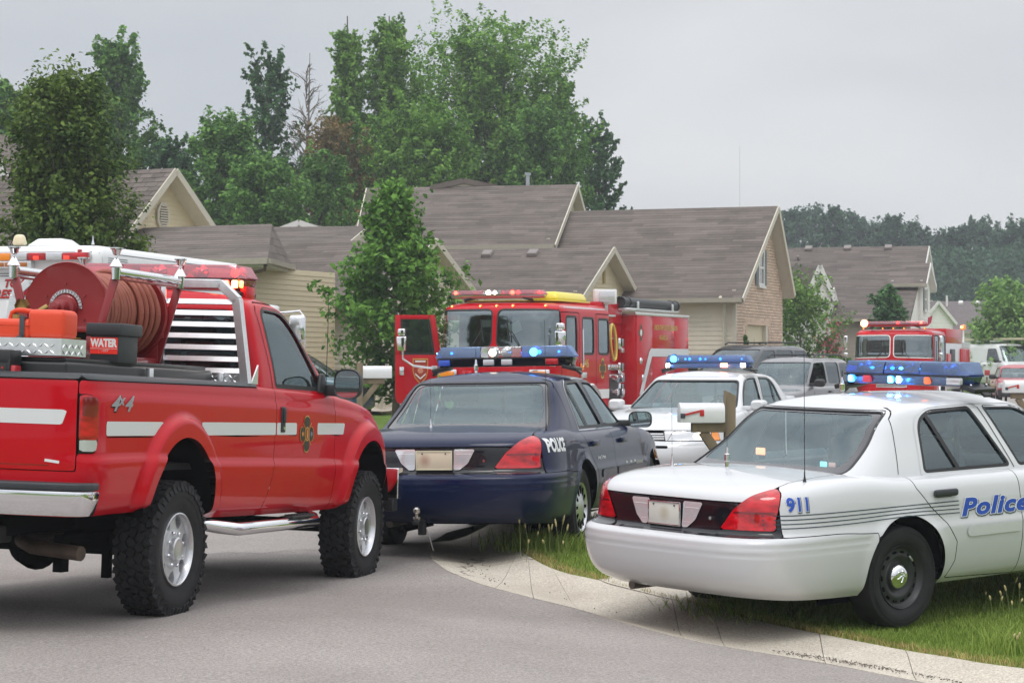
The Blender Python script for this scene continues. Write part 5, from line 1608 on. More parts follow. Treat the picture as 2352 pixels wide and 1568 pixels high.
  dp('window_seal', [(-0.798, 1.862), (-0.14, 1.862), (-0.14, 1.90), (-0.798, 1.90)], -0.032, 0.032, SKIRT, 0.0)
  dp('window_seal', [(-0.80, 1.90), (-0.76, 1.90), (-0.76, 2.54), (-0.80, 2.54)], -0.032, 0.032, SKIRT, 0.0)
  dp('window_seal', [(-0.18, 1.90), (-0.145, 1.90), (-0.245, 2.54), (-0.28, 2.54)], -0.032, 0.032, SKIRT, 0.0)
  dp('window', [(-0.76, 1.90), (-0.18, 1.90), (-0.28, 2.54), (-0.76, 2.54)], -0.004, 0.004, GLASSD, 0.0)
  # outer face of the door shows the badge; it is on local -y
  shield = [(-0.16, 0.26), (0.16, 0.26), (0.16, 0.0), (0.12, -0.14), (0.0, -0.28), (-0.12, -0.14), (-0.16, 0.0)]
  for s_, y_, m_ in ((0.92, 0.034, GOLDT), (0.84, 0.037, mat('shield_red', (0.35, 0.03, 0.01), 0.4))):
   MB().add([(-0.42 + a * s_, -y_, 1.55 + b * s_) for a, b in shield], [tuple(range(7))]).build('shield', m_, D, smooth=False)
  MB().lathe([(-0.039, 0.055), (-0.042, 0.001)], (-0.42, 0, 1.56), 'Y', 20).build('shield_disc', mat('shield_disc', (0.6, 0.25, 0.15), 0.5), D)
  MB().add([(-0.42 + a, -0.04, 1.72 + b) for a, b in ((-0.1, 0), (0.1, 0), (0.1, 0.03), (-0.1, 0.03))], [(0, 1, 2, 3)]).build('shield_mark', WHITEP, D, smooth=False)
  MB().add([(-0.42 + a, -0.04, 1.42 + b) for a, b in ((-0.10, 0.06), (0, -0.03), (0.10, 0.06), (0.10, 0.09), (0, 0.0), (-0.1, 0.09))], [(0, 1, 4, 5), (1, 2, 3, 4)]).build('shield_mark', WHITEP, D, smooth=False)
  boxo('latch', (-0.78, -0.04, 1.55), (0.09, 0.03, 0.16), CHROME, D, 0.012)
 # numbers and seal on the flank
 if main:
  letter_on_shell(S, 'unit_number', '46', -1.60, 1.62, 0.24, GOLDT, root, 'Y', 1, 0.006, dirx=-1, offset=0.006)
  decal(S, 'seal', [(a - 2.66, b + 1.60) for a, b in maltese(0.20)], GOLDT, root, 'Y', 1, 0.005)
  decal(S, 'seal', [(a - 2.66, b + 1.60) for a, b in maltese(0.16)], mat('seal_dark', (0.08, 0.06, 0.02), 0.5), root, 'Y', 1, 0.008)
  # step grating behind the arch
  boxo('vent_grille', (-1.55, 1.25, 1.47), (0.30, 0.03, 0.11), ALUM, root, 0.004)
  S.piece('white_band', lambda X, Y, Z: np.maximum.reduce([1.01 - Z, Z - 1.19, 0.9 - Y, X + 2.35]), WHITEP, root, 0.003)
 else:
  S.piece('white_band', lambda X, Y, Z: np.maximum.reduce([1.60 - Z, Z - 1.66, X * 0 - 1]), WHITEP, root, 0.003)
 # body behind the cab
 b = bpy.data.objects.new('body', None); link(b, root)
 if main:
  PXF, BXF, BXR, BT = -3.25, -4.75, -8.44, 2.70
  boxo('pump_house', ((PXF + BXF) / 2, 0, 1.62), (abs(BXF - PXF) - 0.1, 1.9, 1.95), RED, b, 0.01)
  boxo('pump_panel', (-4.05, 0.97, 1.05), (1.0, 0.06, 0.85), ALUM, b, 0.01)
  boxo('valve_panel', (-4.05, 1.01, 1.02), (0.70, 0.05, 0.8), BLACKP, b, 0.01)
  for k in range(5):
   MB().lathe([(0, 0.06), (0.03, 0.06), (0.035, 0.001)], (-3.78 - 0.12 * k, 1.035, 1.62), 'Y', 14).build('gauge', CHROME, b)
  for i in range(3):
   for j in range(2):
    MB().lathe([(0, 0.075), (0.08, 0.07), (0.12, 0.085), (0.14, 0.08), (0.14, 0.001)], (-3.85 - 0.34 * j, 1.03, 0.85 + 0.27 * i), 'Y', 14).build('outlet', CHROME, b)
  # coiled yellow hose on the pump house
  YEL = mat('yellow_hose', (0.72, 0.56, 0.10), 0.6)
  for k in range(3):
   pts = []
   for i in range(17):
    a = 2 * math.pi * i / 16
    pts.append((-3.80 + 0.05 * k + 0.17 * math.cos(a) + 0.07 * math.sin(a), 1.06 + 0.03 * k, 2.12 + 0.36 * math.sin(a)))
   MB().path(pts, 0.024, 7).build('hose_loop', YEL if k != 1 else WHITEP, b)
  MB().tube((-3.5, 1.0, 2.18), (-4.2, 1.0, 2.20), 0.03, n=8).build('hose_hook', CHROME, b)
  boxo('upper_box', (-3.95, 0.35, 2.72), (1.3, 1.3, 0.42), RED, b, 0.012)
  # rear compartments: separate panels with gaps
  boxo('inner_body', ((BXF + BXR) / 2, 0, 1.70), (abs(BXR - BXF) - 0.06, 2.40, 1.92), DARK, b)
  boxo('front_wall', (BXF - 0.01, 0, 1.70), (0.05, 2.46, 1.96), RED, b, 0.012)
  xs = [-4.79, -5.86, -7.41, -8.44]
  for i in range(3):
   a, c = xs[i], xs[i + 1]
   if i == 1:
    boxo('compartment_door', ((a + c) / 2, 1.225, 2.27), (abs(c - a) - 0.014, 0.05, 0.85), RED, b, 0.006)
    boxo('compartment_door', ((a + c) / 2, 1.225, 1.35), (abs(c - a) - 0.014, 0.05, 0.97), RED, b, 0.006)
   else:
    boxo('compartment_door', ((a + c) / 2, 1.225, 1.785), (abs(c - a) - 0.014, 0.05, 1.83), RED, b, 0.006)
  boxo('lower_skirt', ((BXF + BXR) / 2, 1.22, 0.76), (3.65, 0.05, 0.20), RED, b, 0.006)
  boxo('right_side', ((BXF + BXR) / 2, -1.22, 1.70), (3.65, 0.05, 1.96), RED, b, 0.01)
  boxo('rear_wall', (BXR, 0, 1.70), (0.05, 2.44, 1.96), RED, b, 0.01)
  boxo('roof_trim', ((BXF + BXR) / 2, 1.24, BT + 0.02), (3.74, 0.05, 0.06), ALUM, b, 0.006)
  boxo('roof_trim', (BXF + 0.14, 0.55, BT + 0.10), (0.5, 1.35, 0.05), ALUM, b, 0.006)
  boxo('top_deck', ((BXF + BXR) / 2, 0, BT), (3.7, 2.44, 0.04), ALUM, b)
  # painted stripes
  WSTR = mat('white_stripe', (0.66, 0.68, 0.68), 0.45, coat=0.5)
  MB().add([(-5.72, 1.256, 2.01), (-8.44, 1.256, 2.01), (-8.44, 1.256, 1.84), (-5.80, 1.256, 1.84)], [(3, 2, 1, 0)]).build('stripe', WSTR, b, smooth=False)
  MB().add([(-5.72, 1.257, 2.01), (-5.80, 1.257, 1.84), (-5.17, 1.257, 1.05), (-4.95, 1.257, 1.05), (-5.60, 1.257, 1.93)], [(0, 1, 2, 3, 4)]).build('stripe', WSTR, b, smooth=False)
  MB().add([(-4.72, 0.98, 1.02), (-4.72, 0.98, 1.20), (-3.3, 0.985, 1.20), (-3.3, 0.985, 1.02)], [(0, 1, 2, 3)]).build('stripe', WSTR, b, smooth=False)
  for zz in (2.02, 1.52, 1.10):
   q = bpy.data.objects.new('quad_lamp', None); link(q, root)
   boxo('bezel', (-4.42, 1.03, zz + 0.08), (0.30, 0.08, 0.24), CHROME, q, 0.05, 3)
   for k in (-0.07, 0.0, 0.07):
    boxo('lens', (-4.42 + k, 1.075, zz + 0.10), (0.05, 0.02, 0.16), BLACKP if k else ALLOY, q, 0.01)
   boxo('step_bracket', (-4.44, 1.05, zz - 0.06), (0.17, 0.08, 0.10), ALLOY, q, 0.02)
  letter_plane('lettering_line', 'UNION TWP. SOUTH LEBANON', (-5.93, 1.258, 2.40), (-1, 0, 0), (0, 0, 1), 0.155, GOLDT, b, offset=0.004, xs=0.74)
  letter_plane('lettering_line', 'FIRE-RESCUE', (-6.30, 1.258, 2.20), (-1, 0, 0), (0, 0, 1), 0.13, GOLDT, b, offset=0.003, xs=0.8)
  MB().add([(-5.07 + a * 0.9, 1.254, 2.33 + c) for a, c in maltese(0.17)], [tuple(range(36))]).build('seal', mat('seal_dark', (0.08, 0.06, 0.02), 0.5), b, smooth=False)
  MB().lathe([(0, 0.07), (0.002, 0.001)], (-5.07, 1.256, 2.33), 'Y', 16).build('seal_disc', WHITEP, b)
  for (xx, zz) in ((-5.05, 1.75), (-5.2, 1.40), (-6.85, 1.42)):
   MB().lathe([(0, 0.07), (0.02, 0.06), (0.025, 0.001)], (xx, 1.253, zz), 'Y', 14).build('latch', CHROME, b)
  # hard suction hose in its tray
  sh = bpy.data.objects.new('suction_hose', None); link(sh, root)
  MB().path([(-4.38, 1.05, 2.95), (-8.05, 1.05, 2.95)], 0.10, 20).build('hose', mat('suction_rubber', (0.03, 0.033, 0.036), 0.5), sh)
  for xx in (-4.36, -4.75, -7.7, -8.06):
   MB().lathe([(-0.05, 0.105), (-0.045, 0.118), (0.045, 0.118), (0.05, 0.105)], (xx, 1.05, 2.95), 'X', 20).build('coupling', BLACKP, sh)
  for xx in (-5.15, -7.55):
   boxo('clamp', (xx, 1.16, 2.90), (0.12, 0.02, 0.16), ALUM, sh, 0.004)
  boxo('tray', (-6.2, 1.05, 2.82), (3.6, 0.25, 0.03), ALUM, sh, 0.006)
  # yellow kayak-like cover and flood lamp on the cab roof
  yb = bpy.data.objects.new('roof_cover', None); link(yb, root)
  MB().box((-1.6, 0.72, 2.98), (1.7, 0.62, 0.16), taper=(0.92, 0.75)).build('cover', mat('yellow_cover', (0.80, 0.66, 0.04), 0.4, coat=0.4), yb, 0.06, 4)
  boxo('cover_base', (-1.6, 0.1, 2.885), (1.8, 1.9, 0.03), mat('yellow_cover', (0.8, 0.66, 0.04)), yb, 0.01)
  fl = bpy.data.objects.new('flood_lamp', None); link(fl, root)
  MB().tube((-3.55, 1.0, 2.35), (-3.55, 1.0, 2.95), 0.05, n=12).build('mast', ALLOY, fl)
  MB().box((-3.52, 1.0, 3.03), (0.16, 0.46, 0.30), Matrix.Rotation(rad(35), 3, 'Z')).build('housing', WHITEP, fl, 0.02)
  MB().box((-3.38, 1.09, 3.03), (0.02, 0.32, 0.22), Matrix.Rotation(rad(35), 3, 'Z')).build('lens', CLENS, fl, 0.01)
  boxo('lamp_bracket', (-3.75, 1.0, 2.66), (0.7, 0.06, 0.04), ALUM, fl)
 else:
  boxo('upper_body', (-4.45, 0.55, 2.52), (3.2, 1.35, 0.46), RED, b, 0.012)
  boxo('main_body', (-5.5, 0, 1.55), (4.9, 2.40, 1.5), ALUM, b, 0.01)
  for k in range(3):
   boxo('roof_rib', (-7.1, 1.215, 2.18 + 0.07 * k), (1.7, 0.04, 0.045), ALUM, b, 0.006)
  boxo('compartment_door', (-6.9, 1.22, 1.75), (2.0, 0.05, 0.75), RED, b, 0.006)
  for k in range(4):
   boxo('door_rib', (-6.2 - 0.45 * k, 1.25, 1.75), (0.02, 0.012, 0.7), RED, b)
  boxo('pump_panel', (-4.2, 1.22, 1.75), (0.8, 0.05, 0.7), BLACKP, b, 0.006)
  boxo('side_hatch', (-3.4, 1.22, 1.5), (0.7, 0.05, 0.9), RED, b, 0.006)
  be = bpy.data.objects.new('amber_beacon', None); link(be, root)
  MB().tube((-7.3, 1.1, 2.3), (-7.3, 1.1, 2.78), 0.03, n=8).build('post', WHITEP, be)
  MB().lathe([(0, 0.09), (0.12, 0.085), (0.17, 0.05), (0.18, 0.001)], (-7.3, 1.1, 2.78), 'Z', 16).build('dome', ALENS, be)
  MB().lathe([(-0.05, 0.001), (-0.03, 0.05), (0.03, 0.05), (0.05, 0.001)], (-7.2, 1.06, 2.86), 'Z', 10).build('lamp', A_ON, be)
 # wheels
 w = wheel(root, -1.95, -1.0, 0.50, 0.50, 0.30, 0.29, 'hgv', -1)
 wheel_copy(w, root, -1.95, 1.0, 0.50, 1)
 wheel_copy(w, root, -6.6, -1.0, 0.50, -1); wheel_copy(w, root, -6.6, 1.0, 0.50, 1)
 boxo('chassis', (-4.2, 0, 0.62), (8.0, 1.0, 0.2), DARK, root)
 return root
# ------------------------------------------------------------------ ambulance
def ambulance():
 M = pose(-4.1, 22.4, 0.2, 78)
 root = thing('ambulance', 'white box ambulance with red lettering parked behind the red pickup', 'ambulance', M)
 W = mat('ambulance_white', (0.78, 0.79, 0.80), 0.3, coat=0.8)
 # box: right side at y=0, left side at y=2.3
 S = Shell([(0, 0), (0.93, 0.0), (0.97, 0.012), (1, 0.06)], [(0, 4.5), (0.9, 4.5), (0.97, 4.48), (1, 4.44)], [(0, 1.15), (0.94, 1.15), (0.97, 1.14), (1, 1.09)],
   [(0, 0.55), (4.5, 0.55)], [(0, 2.73), (4.5, 2.73)], xm=2.25, mr=50, nr=16, mf=40, nf=14, crown=0.03, spine=(0.8, 3.7), du=0.04, nv=60, nt=8)
 B = bpy.data.objects.new('body', None); link(B, root); B.location = (0, 1.15, 0)
 S.piece('box', lambda X, Y, Z: X * 0 - 1, W, B)
 LINE = mat('panel_line', (0.16, 0.17, 0.19), 0.6)
 S.band('roof_seam', [(x, 2.655) for x in np.linspace(0.06, 4.35, 14)], 0.009, LINE, B, 'Y', -1, 0.003)
 for zz in (2.61, 2.588, 2.566):
  S.band('vent_line', [(x, zz) for x in np.linspace(0.08, 0.72, 5)], 0.008, LINE, B, 'Y', -1, 0.003)
 S.band('door_gap', [(0.09, 2.545), (0.71, 2.545), (0.71, 1.4)], 0.010, LINE, B, 'Y', -1, 0.003)
 for zz in (2.455, 2.43, 2.665):
  S.band('rear_seam', [(y, zz) for y in np.linspace(-1.05, 1.05, 9)], 0.010, LINE, B, 'X', -1, 0.004)
 x = -0.03
 for k, (y0, y1, m) in enumerate(((0.10, 0.37, RLENS), (0.375, 0.55, CLENS), (0.555, 0.745, RLENS), (0.75, 0.925, CLENS), (0.93, 1.12, ALENS), (1.18, 1.37, ALENS), (1.375, 1.55, CLENS), (1.555, 1.745, RLENS), (1.75, 2.2, RLENS))):
  l = bpy.data.objects.new('rear_lamp', None); link(l, root)
  boxo('lens', (x - 0.02, (y0 + y1) / 2, 2.62), (0.07, y1 - y0, 0.075), m, l, 0.010)
  boxo('bezel', (x + 0.015, (y0 + y1) / 2, 2.62), (0.04, y1 - y0 + 0.008, 0.088), ALLOY, l, 0.004)
  if k in (2, 0):
   boxo('lamp', (x - 0.058, (y0 + y1) / 2 + (0.09 if k == 0 else 0), 2.605), (0.006, 0.06, 0.035), mat('dim_red_lamp', (0.8, 0.05, 0.03), 0.3, emit=(1, 0.05, 0.03), estr=1.2), l, 0.002)
 sb = bpy.data.objects.new('arrow_bar', None); link(sb, root)
 boxo('case', (-0.05, 1.30, 2.54), (0.08, 1.2, 0.066), ALUM, sb, 0.004, 1)
 for k in range(7):
  boxo('cell', (-0.094, 0.80 + 0.125 * k, 2.54), (0.012, 0.112, 0.042), mat('dull_amber', (0.42, 0.13, 0.02), 0.3, coat=0.8), sb, 0.003)
 for yy in (0.21, 0.89, 1.5):
  MB().lathe([(0, 0.024), (0.022, 0.024), (0.028, 0.015), (0.029, 0.001)], (-0.02, yy, 2.662), 'Z', 14).build('marker_lamp', RLENS, root)
 MB().box((0.5, 0.70, 2.785), (0.45, 0.44, 0.08), taper=(0.6, 0.6)).build('roof_vent', W, root, 0.02, 3)
 MB().box((0.15, 0.93, 2.80), (0.12, 0.14, 0.11), taper=(0.6, 0.7)).build('antenna_dome', mat('cream_plastic', (0.75, 0.66, 0.45), 0.4), root, 0.03, 3)
 whip(root, 0.1, 0.12, 2.74, 0.22, 0.002)
 LR = mat('letter_red', (0.55, 0.02, 0.02), 0.4)
 xx = -0.008
 for (txt, yy, z0, sz) in (('TOWNSHIP', 1.03, 2.322, 0.108), ('RESCUE', 1.13, 2.212, 0.118)):
  letter_plane('lettering_line', txt, (xx, yy + 0.002, z0 - 0.002), (0, -1, 0), (0, 0, 1), sz, DARK, root, offset=0.005, shear=0.3, xs=0.92)
  letter_plane('lettering_line', txt, (xx - 0.003, yy, z0), (0, -1, 0), (0, 0, 1), sz, LR, root, offset=0.003, shear=0.3, xs=0.92)
 for yc in (0.73, 1.68):
  boxo('door_window', (-0.006, yc, 1.92), (0.012, 0.50, 0.46), GLOSSB, root, 0.003)
  boxo('window_frame', (0.0, yc, 1.92), (0.014, 0.56, 0.52), WHITEP, root, 0.004)
  boxo('door_edge', (-0.002, 0.10 if yc < 1 else 2.2, 1.6), (0.006, 0.01, 1.6), LINE, root)
 boxo('door_edge', (-0.002, 1.15, 1.6), (0.006, 0.012, 1.6), LINE, root)
 boxo('red_band', (-0.003, 1.15, 1.5), (0.007, 2.2, 0.3), LR, root)
 boxo('rear_step', (-0.15, 1.15, 0.5), (0.35, 2.2, 0.12), ALUM, root, 0.01)
 # cab ahead of the box
 C = Shell([(0, 4.5), (1, 4.55)], [(0, 6.9), (0.55, 6.95), (0.62, 6.1), (0.9, 5.5), (1, 5.2)], [(0, 0.98), (0.6, 1.0), (0.9, 0.85), (1, 0.7)], [(4, 0.5), (7, 0.5)], [(4, 2.10), (7, 2.05)],
   xm=5.2, mr=30, nr=8, mf=8, nf=3, crown=0.06, spine=(4.8, 5.2), du=0.06, nv=24, nt=6)
 cb = bpy.data.objects.new('cab', None); link(cb, root); cb.location = (0, 1.15, 0)
 sw_ = roundpoly([(4.8, 1.5), (6.1, 1.5), (5.5, 1.98), (4.9, 1.98)], 0.06)
 f1 = lambda X, Y, Z: np.minimum(np.maximum(seg_poly(sw_, X, Z), 0.5 - np.abs(Y)), np.maximum.reduce([1.48 - Z, Z - 1.98, np.abs(Y) - 0.75, 5.3 - X]))
 C.piece('cab_shell', lambda X, Y, Z: -f1(X, Y, Z), W, cb)
 C.piece('cab_glass', lambda X, Y, Z: f1(X, Y, Z), GLASSD, cb, -0.01)
 for yy in (-0.02, 2.32):
  g = bpy.data.objects.new('mirror', None); link(g, root)
  sd = -1 if yy < 1 else 1
  boxo('housing', (5.55, yy + sd * 0.28, 1.98), (0.10, 0.2, 0.34), CHROME, g, 0.04, 3)
  MB().path([(5.6, yy + 0.1 * -sd, 2.17), (5.6, yy + sd * 0.30, 2.20), (5.6, yy + sd * 0.36, 2.12), (5.6, yy + sd * 0.36, 1.75), (5.6, yy - sd * 0.1, 1.70)], 0.014, 8).build('arm', CHROME, g)
 boxo('cab_marker_fairing', (4.75, 0.5, 2.19), (0.6, 1.5, 0.14), W, root, 0.05, 3)
 MB().box((4.9, 0.22, 2.25), (0.40, 0.24, 0.13), taper=(0.7, 0.7)).build('siren_dome', W, root, 0.04, 3)
 w = wheel(root, 1.2, 0.25, 0.42, 0.42, 0.28, 0.24, 'steel', -1)
 wheel_copy(w, root, 1.2, 2.05, 0.42, 1); wheel_copy(w, root, 5.4, 0.25, 0.42, -1); wheel_copy(w, root, 5.4, 2.05, 0.42, 1)
 boxo('chassis', (3.2, 1.15, 0.5), (6.6, 1.6, 0.15), DARK, root)
 return root
# ------------------------------------------------------------------ ordinary vehicles
def simple_car(M, name, label, cat, paint, sp, group=None):
 """origin: rear axle on the ground, x forward. sp: dict of profile numbers"""
 root = thing(name, label, cat, M, group)
 r, f, w, zs, H, wb, R = sp['rear'], sp['front'], sp['w'], sp['sill'], sp['h'], sp['wb'], sp['R']
 belt, hoodz, cowl = sp['belt'], sp['hood'], sp['cowl']
 zt = [(r, sp.get('tail', belt)), (sp['gr'][0], belt), (cowl, belt + 0.01), (cowl + 0.3, hoodz), (f - 0.35, hoodz - 0.06), (f, hoodz - 0.22)]
 S = Shell([(0, r + 0.12), (0.15, r), (0.5, r), (0.9, r + 0.05), (1, r + 0.16)], [(0, f - 0.1), (0.2, f), (0.6, f - 0.02), (0.9, f - 0.08), (1, f - 0.25)],
   [(0, w * 0.9), (0.15, w * 0.97), (0.5, w), (0.85, w * 0.97), (0.95, w * 0.94), (1, w * 0.88)], [(r, zs), (f, zs)], zt, xm=(r + f) / 2, mr=14, nr=4, mf=9, nf=3,
   crown=0.03, spine=(r + 0.6, f - 0.8), du=0.045, nv=24, nt=8)
 g = sp['gr']; gf = sp['gf']
 G = Shell([(0, g[0]), (0.5, (g[0] + g[1]) / 2), (0.9, g[1] - 0.03), (1, g[1] + 0.12)], [(0, gf[0]), (0.5, (gf[0] + gf[1]) / 2 + 0.03), (0.9, gf[1] + 0.05), (1, gf[1] - 0.12)],
   [(0, w * 0.86), (0.5, w * 0.79), (0.9, w * 0.71), (1, w * 0.62)], [(r, belt - 0.01), (f, belt - 0.01)], [(r, H - 0.05), (f, H - 0.05)], xm=(g[0] + gf[0]) / 2,
   mr=16, nr=4, mf=12, nf=3.4, crown=0.05, spine=(g[1] + 0.4, gf[1] - 0.4), du=0.045, nv=18, nt=8)
 lim = lambda Z: w * (0.83 - 0.19 * (Z - belt) / (H - belt))
 ar = lambda X, Z: np.minimum(np.hypot(X, Z - R) - R * 1.13, np.hypot(X - wb, Z - R) - R * 1.13)
 zt_, zb_ = H - 0.12, belt + 0.04
 fw = lambda X, Y, Z: np.maximum(seg_poly(roundpoly([(-w * 0.78, zb_), (w * 0.78, zb_), (w * 0.66, zt_), (-w * 0.66, zt_)], 0.06), Y, Z), (gf[1] - 0.1) - X)
 rw = lambda X, Y, Z: np.maximum(seg_poly(roundpoly([(-w * 0.74, zb_), (w * 0.74, zb_), (w * 0.64, zt_), (-w * 0.64, zt_)], 0.06), Y, Z), X - g[1] - 0.1)
 wins = [roundpoly(p, 0.05) for p in sp['wins']]
 def holes(X, Y, Z):
  L = [fw(X, Y, Z), rw(X, Y, Z)] + [np.maximum(seg_poly(p, X, Z), lim(Z) - np.abs(Y)) for p in wins]
  return np.minimum.reduce(L)
 gm = sp.get('glass', GLASSD)
 hl = roundpoly([(w * 0.55, hoodz - 0.30), (w * 1.1, hoodz - 0.30), (w * 1.1, hoodz - 0.12), (w * 0.58, hoodz - 0.12)], 0.05)
 fh = lambda X, Y, Z: np.maximum(seg_poly(hl, np.abs(Y), Z), (f - 0.45) - X)
 fg = lambda X, Y, Z: np.maximum(seg_poly(roundpoly([(-w * 0.48, hoodz - 0.30), (w * 0.48, hoodz - 0.30), (w * 0.48, hoodz - 0.13), (-w * 0.48, hoodz - 0.13)], 0.04), Y, Z), (f - 0.45) - X)
 inner = lambda X, Y, Z: np.maximum.reduce([np.abs(Y) - w * 0.75, g[0] + 0.1 - X, X - gf[0] + 0.1, belt - 0.08 - Z])
 S.piece('body', lambda X, Y, Z: -np.minimum.reduce([ar(X, Z), fh(X, Y, Z), fg(X, Y, Z), inner(X, Y, Z)]), paint, root)
 G.piece('roof', lambda X, Y, Z: -holes(X, Y, Z), sp.get('roofm', paint), root)
 for sd in (-1, 1):
  for i, p in enumerate(wins):
   if sp.get('open') == (sd, i):
    G.piece('open_window', lambda X, Y, Z, p=p, sd=sd: np.maximum(seg_poly(p, X, Z), lim(Z) - sd * Y), DARK, root, -0.25)
    continue
   G.piece('window', lambda X, Y, Z, p=p, sd=sd: np.maximum(seg_poly(p, X, Z) - 0.006, lim(Z) - sd * Y), gm, root, -0.012)
  S.piece('headlight', lambda X, Y, Z, sd=sd: np.maximum(fh(X, Y, Z), -sd * Y), CLENS, root, 0.003)
  for xx in sp['gaps']:
   S.band('door_gap', [(xx, z) for z in np.linspace(zs + 0.1, belt - 0.02, 7)], 0.012, DARK, root, 'Y', sd, 0.003)
  if sp.get('clad'):
   S.piece('side_cladding', lambda X, Y, Z, sd=sd: np.maximum.reduce([Z - sp['clad'], -ar(X, Z) , -sd * Y]), sp['cladm'], root, 0.012)
  tl = S.piece('taillight', lambda X, Y, Z, sd=sd: np.maximum.reduce([w * 0.72 - sd * Y, X - r - 0.22, belt - 0.30 - Z, Z - belt + 0.04]), RLENS, root, 0.006)
  mirror(root, gf[0] - 0.42, sd * (w + 0.06), belt + 0.08, sd, sp.get('mirm', BLACKP), w=0.24, h=0.17, arm=0.12)
  for xx in sp['handles']:
   c = S.cast(xx, belt - 0.12, 'Y', sd)
   if c: boxo('door_handle', c[0] + Vector((0, sd * 0.012, 0)), (0.16, 0.03, 0.045), sp.get('mirm', BLACKP), root, 0.01)
 G.piece('windshield', lambda X, Y, Z: fw(X, Y, Z) - 0.006, sp.get('wglass', GLASSC), root, -0.012)
 G.piece('rear_window', lambda X, Y, Z: rw(X, Y, Z) - 0.006, gm, root, -0.012)
 S.piece('grille', lambda X, Y, Z: fg(X, Y, Z), BLACKP, root, -0.01)
 S.piece('bumper', lambda X, Y, Z: np.maximum.reduce([(f - 0.4) - X, Z - hoodz + 0.36, zs + 0.02 - Z]), sp.get('bumpm', paint), root, 0.02)
 if sp.get('rack'):
  for sd in (-1, 1):
   MB().path([(g[1] + 0.2, sd * w * 0.6, H + 0.0), (g[1] + 0.35, sd * w * 0.6, H + 0.05), (gf[1] - 0.5, sd * w * 0.6, H + 0.05), (gf[1] - 0.35, sd * w * 0.6, H - 0.0)], 0.018, 6).build('roof_rail', BLACKP, root)
  for xx in (g[1] + 0.6, gf[1] - 0.8):
   MB().tube((xx, -w * 0.6, H + 0.05), (xx, w * 0.6, H + 0.05), 0.014, n=6).build('roof_bar', BLACKP, root)
 for xx in sp['seats']:
  for yy in (-w * 0.4, w * 0.4):
   seat(root, xx, yy, belt - 0.6, SEATD)
 boxo('dashboard', (gf[0] - 0.45, 0, belt - 0.08), (0.5, w * 1.45, 0.15), SEATD, root, 0.04)
 boxo('underbody', ((r + f) / 2, 0, zs + 0.05), (f - r - 0.5, w * 1.6, 0.08), DARK, root)
 boxo('cabin_floor', ((g[0] + gf[0]) / 2, 0, belt - 0.55), (gf[0] - g[0] - 0.3, w * 1.6, 0.05), SEATD, root)
 wh = wheel(root, 0, -(w - 0.11), R, R, 0.22, R * 0.62, 'car', -1)
 for (xx, sd) in ((0, 1), (wb, -1), (wb, 1)):
  wheel_copy(wh, root, xx, sd * (w - 0.11), R, sd)
 for xx in (0, wb):
  for sd in (-1, 1):
   boxo('wheel_well', (xx, sd * (w - 0.36), R + 0.1), (R * 2.3, 0.03, R * 2), DARK, root)
 return root, S, G
SUV = dict(rear=-0.95, front=3.85, w=0.93, sill=0.38, h=1.78, wb=2.87, R=0.37, belt=1.12, hood=1.05, cowl=2.55, tail=1.10, gr=(-0.88, -0.62), gf=(2.62, 1.75),
  wins=[[(-0.60, 1.18), (0.22, 1.18), (0.16, 1.64), (-0.50, 1.64)], [(0.32, 1.18), (1.10, 1.18), (1.08, 1.66), (0.26, 1.66)], [(1.22, 1.18), (2.30, 1.18), (1.72, 1.64), (1.18, 1.66)]],
  gaps=(0.27, 1.16, 2.35), handles=(0.45, 1.35), seats=(1.3, 0.5), rack=True)
# ------------------------------------------------------------------ terrain
ANCH = [(-2.2, 13.9, .205, 3), (-1.3, 17.5, .14, 3), (-1.08, 19.5, .18, 3), (0.61, 19.8, .10, 3), (2.53, 15.15, -.10, 3), (1.53, 16.4, 0.0, 3), (-3.9, 14.5, .24, 2), (0, 8, .12, 1), (-5, 10, .25, 1), (4, 10, -.18, 1),
  (5.2, 17.3, -.03, 2), (3.2, 32, .13, 3), (2.0, 29.3, .13, 3), (-4.2, 23, .2, 2), (-3.5, 28, .2, 2), (0.3, 42, .08, 3), (3, 50, .08, 3), (10, 62, .2, 3), (13, 72, .14, 3), (18, 80, .3, 2), (0, 100, .3, 1), (30, 110, .5, 2), (-20, 30, .2, 1), (15, 30, .1, 1)]
AN = np.array(ANCH)
def road_z(x, y):
 x = np.asarray(x, float); y = np.asarray(y, float)
 num = 0; den = 0
 sc = 1.0 + np.abs(y - 14) * 0.06
 for ax, ay, az, aw in ANCH:
  d2 = ((x - ax) ** 2 + (y - ay) ** 2) / sc ** 2
  w = aw / (d2 ** 1.25 + 0.35)
  num = num + w * az; den = den + w
 return num / den
XE = P_([(30, -2.6), (36, -2.3), (42, -2.2), (50, 0.4), (62, 5.2), (70, 8.4), (80, 12.5), (120, 30), (160, 50)])
def ground_z(x, y):
 z = road_z(x, y)
 x = np.asarray(x, float); y = np.asarray(y, float)
 rise = sstep(0.0, 4.8, XE(np.maximum(y, 30)) - x - 0.2) * sstep(27, 42, y) * 0.90
 return z + rise + sstep(120, 400, y) * 0.8 + 0.32 * np.exp(-((x - 6.3) ** 2 + (y - 55.5) ** 2) / 9.0)
def gz(x, y):
 return float(ground_z(np.array([x]), np.array([y]))[0])
def at(px, py, dz=0.0):
 """where the ray of a measured image point meets the ground"""
 Y = 20.0
 for _ in range(60):
  X = (px - CXP) / FPX * Y
  z = gz(X, Y) + dz
  Yn = FPX * (EYE - z) / max(py - HOR, 3)
  Y = Y * 0.5 + Yn * 0.5
 return (px - CXP) / FPX * Y, Y
def wx(px, Y): return (px - CXP) / FPX * Y
def wz(py, Y): return EYE + (HOR - py) * Y / FPX
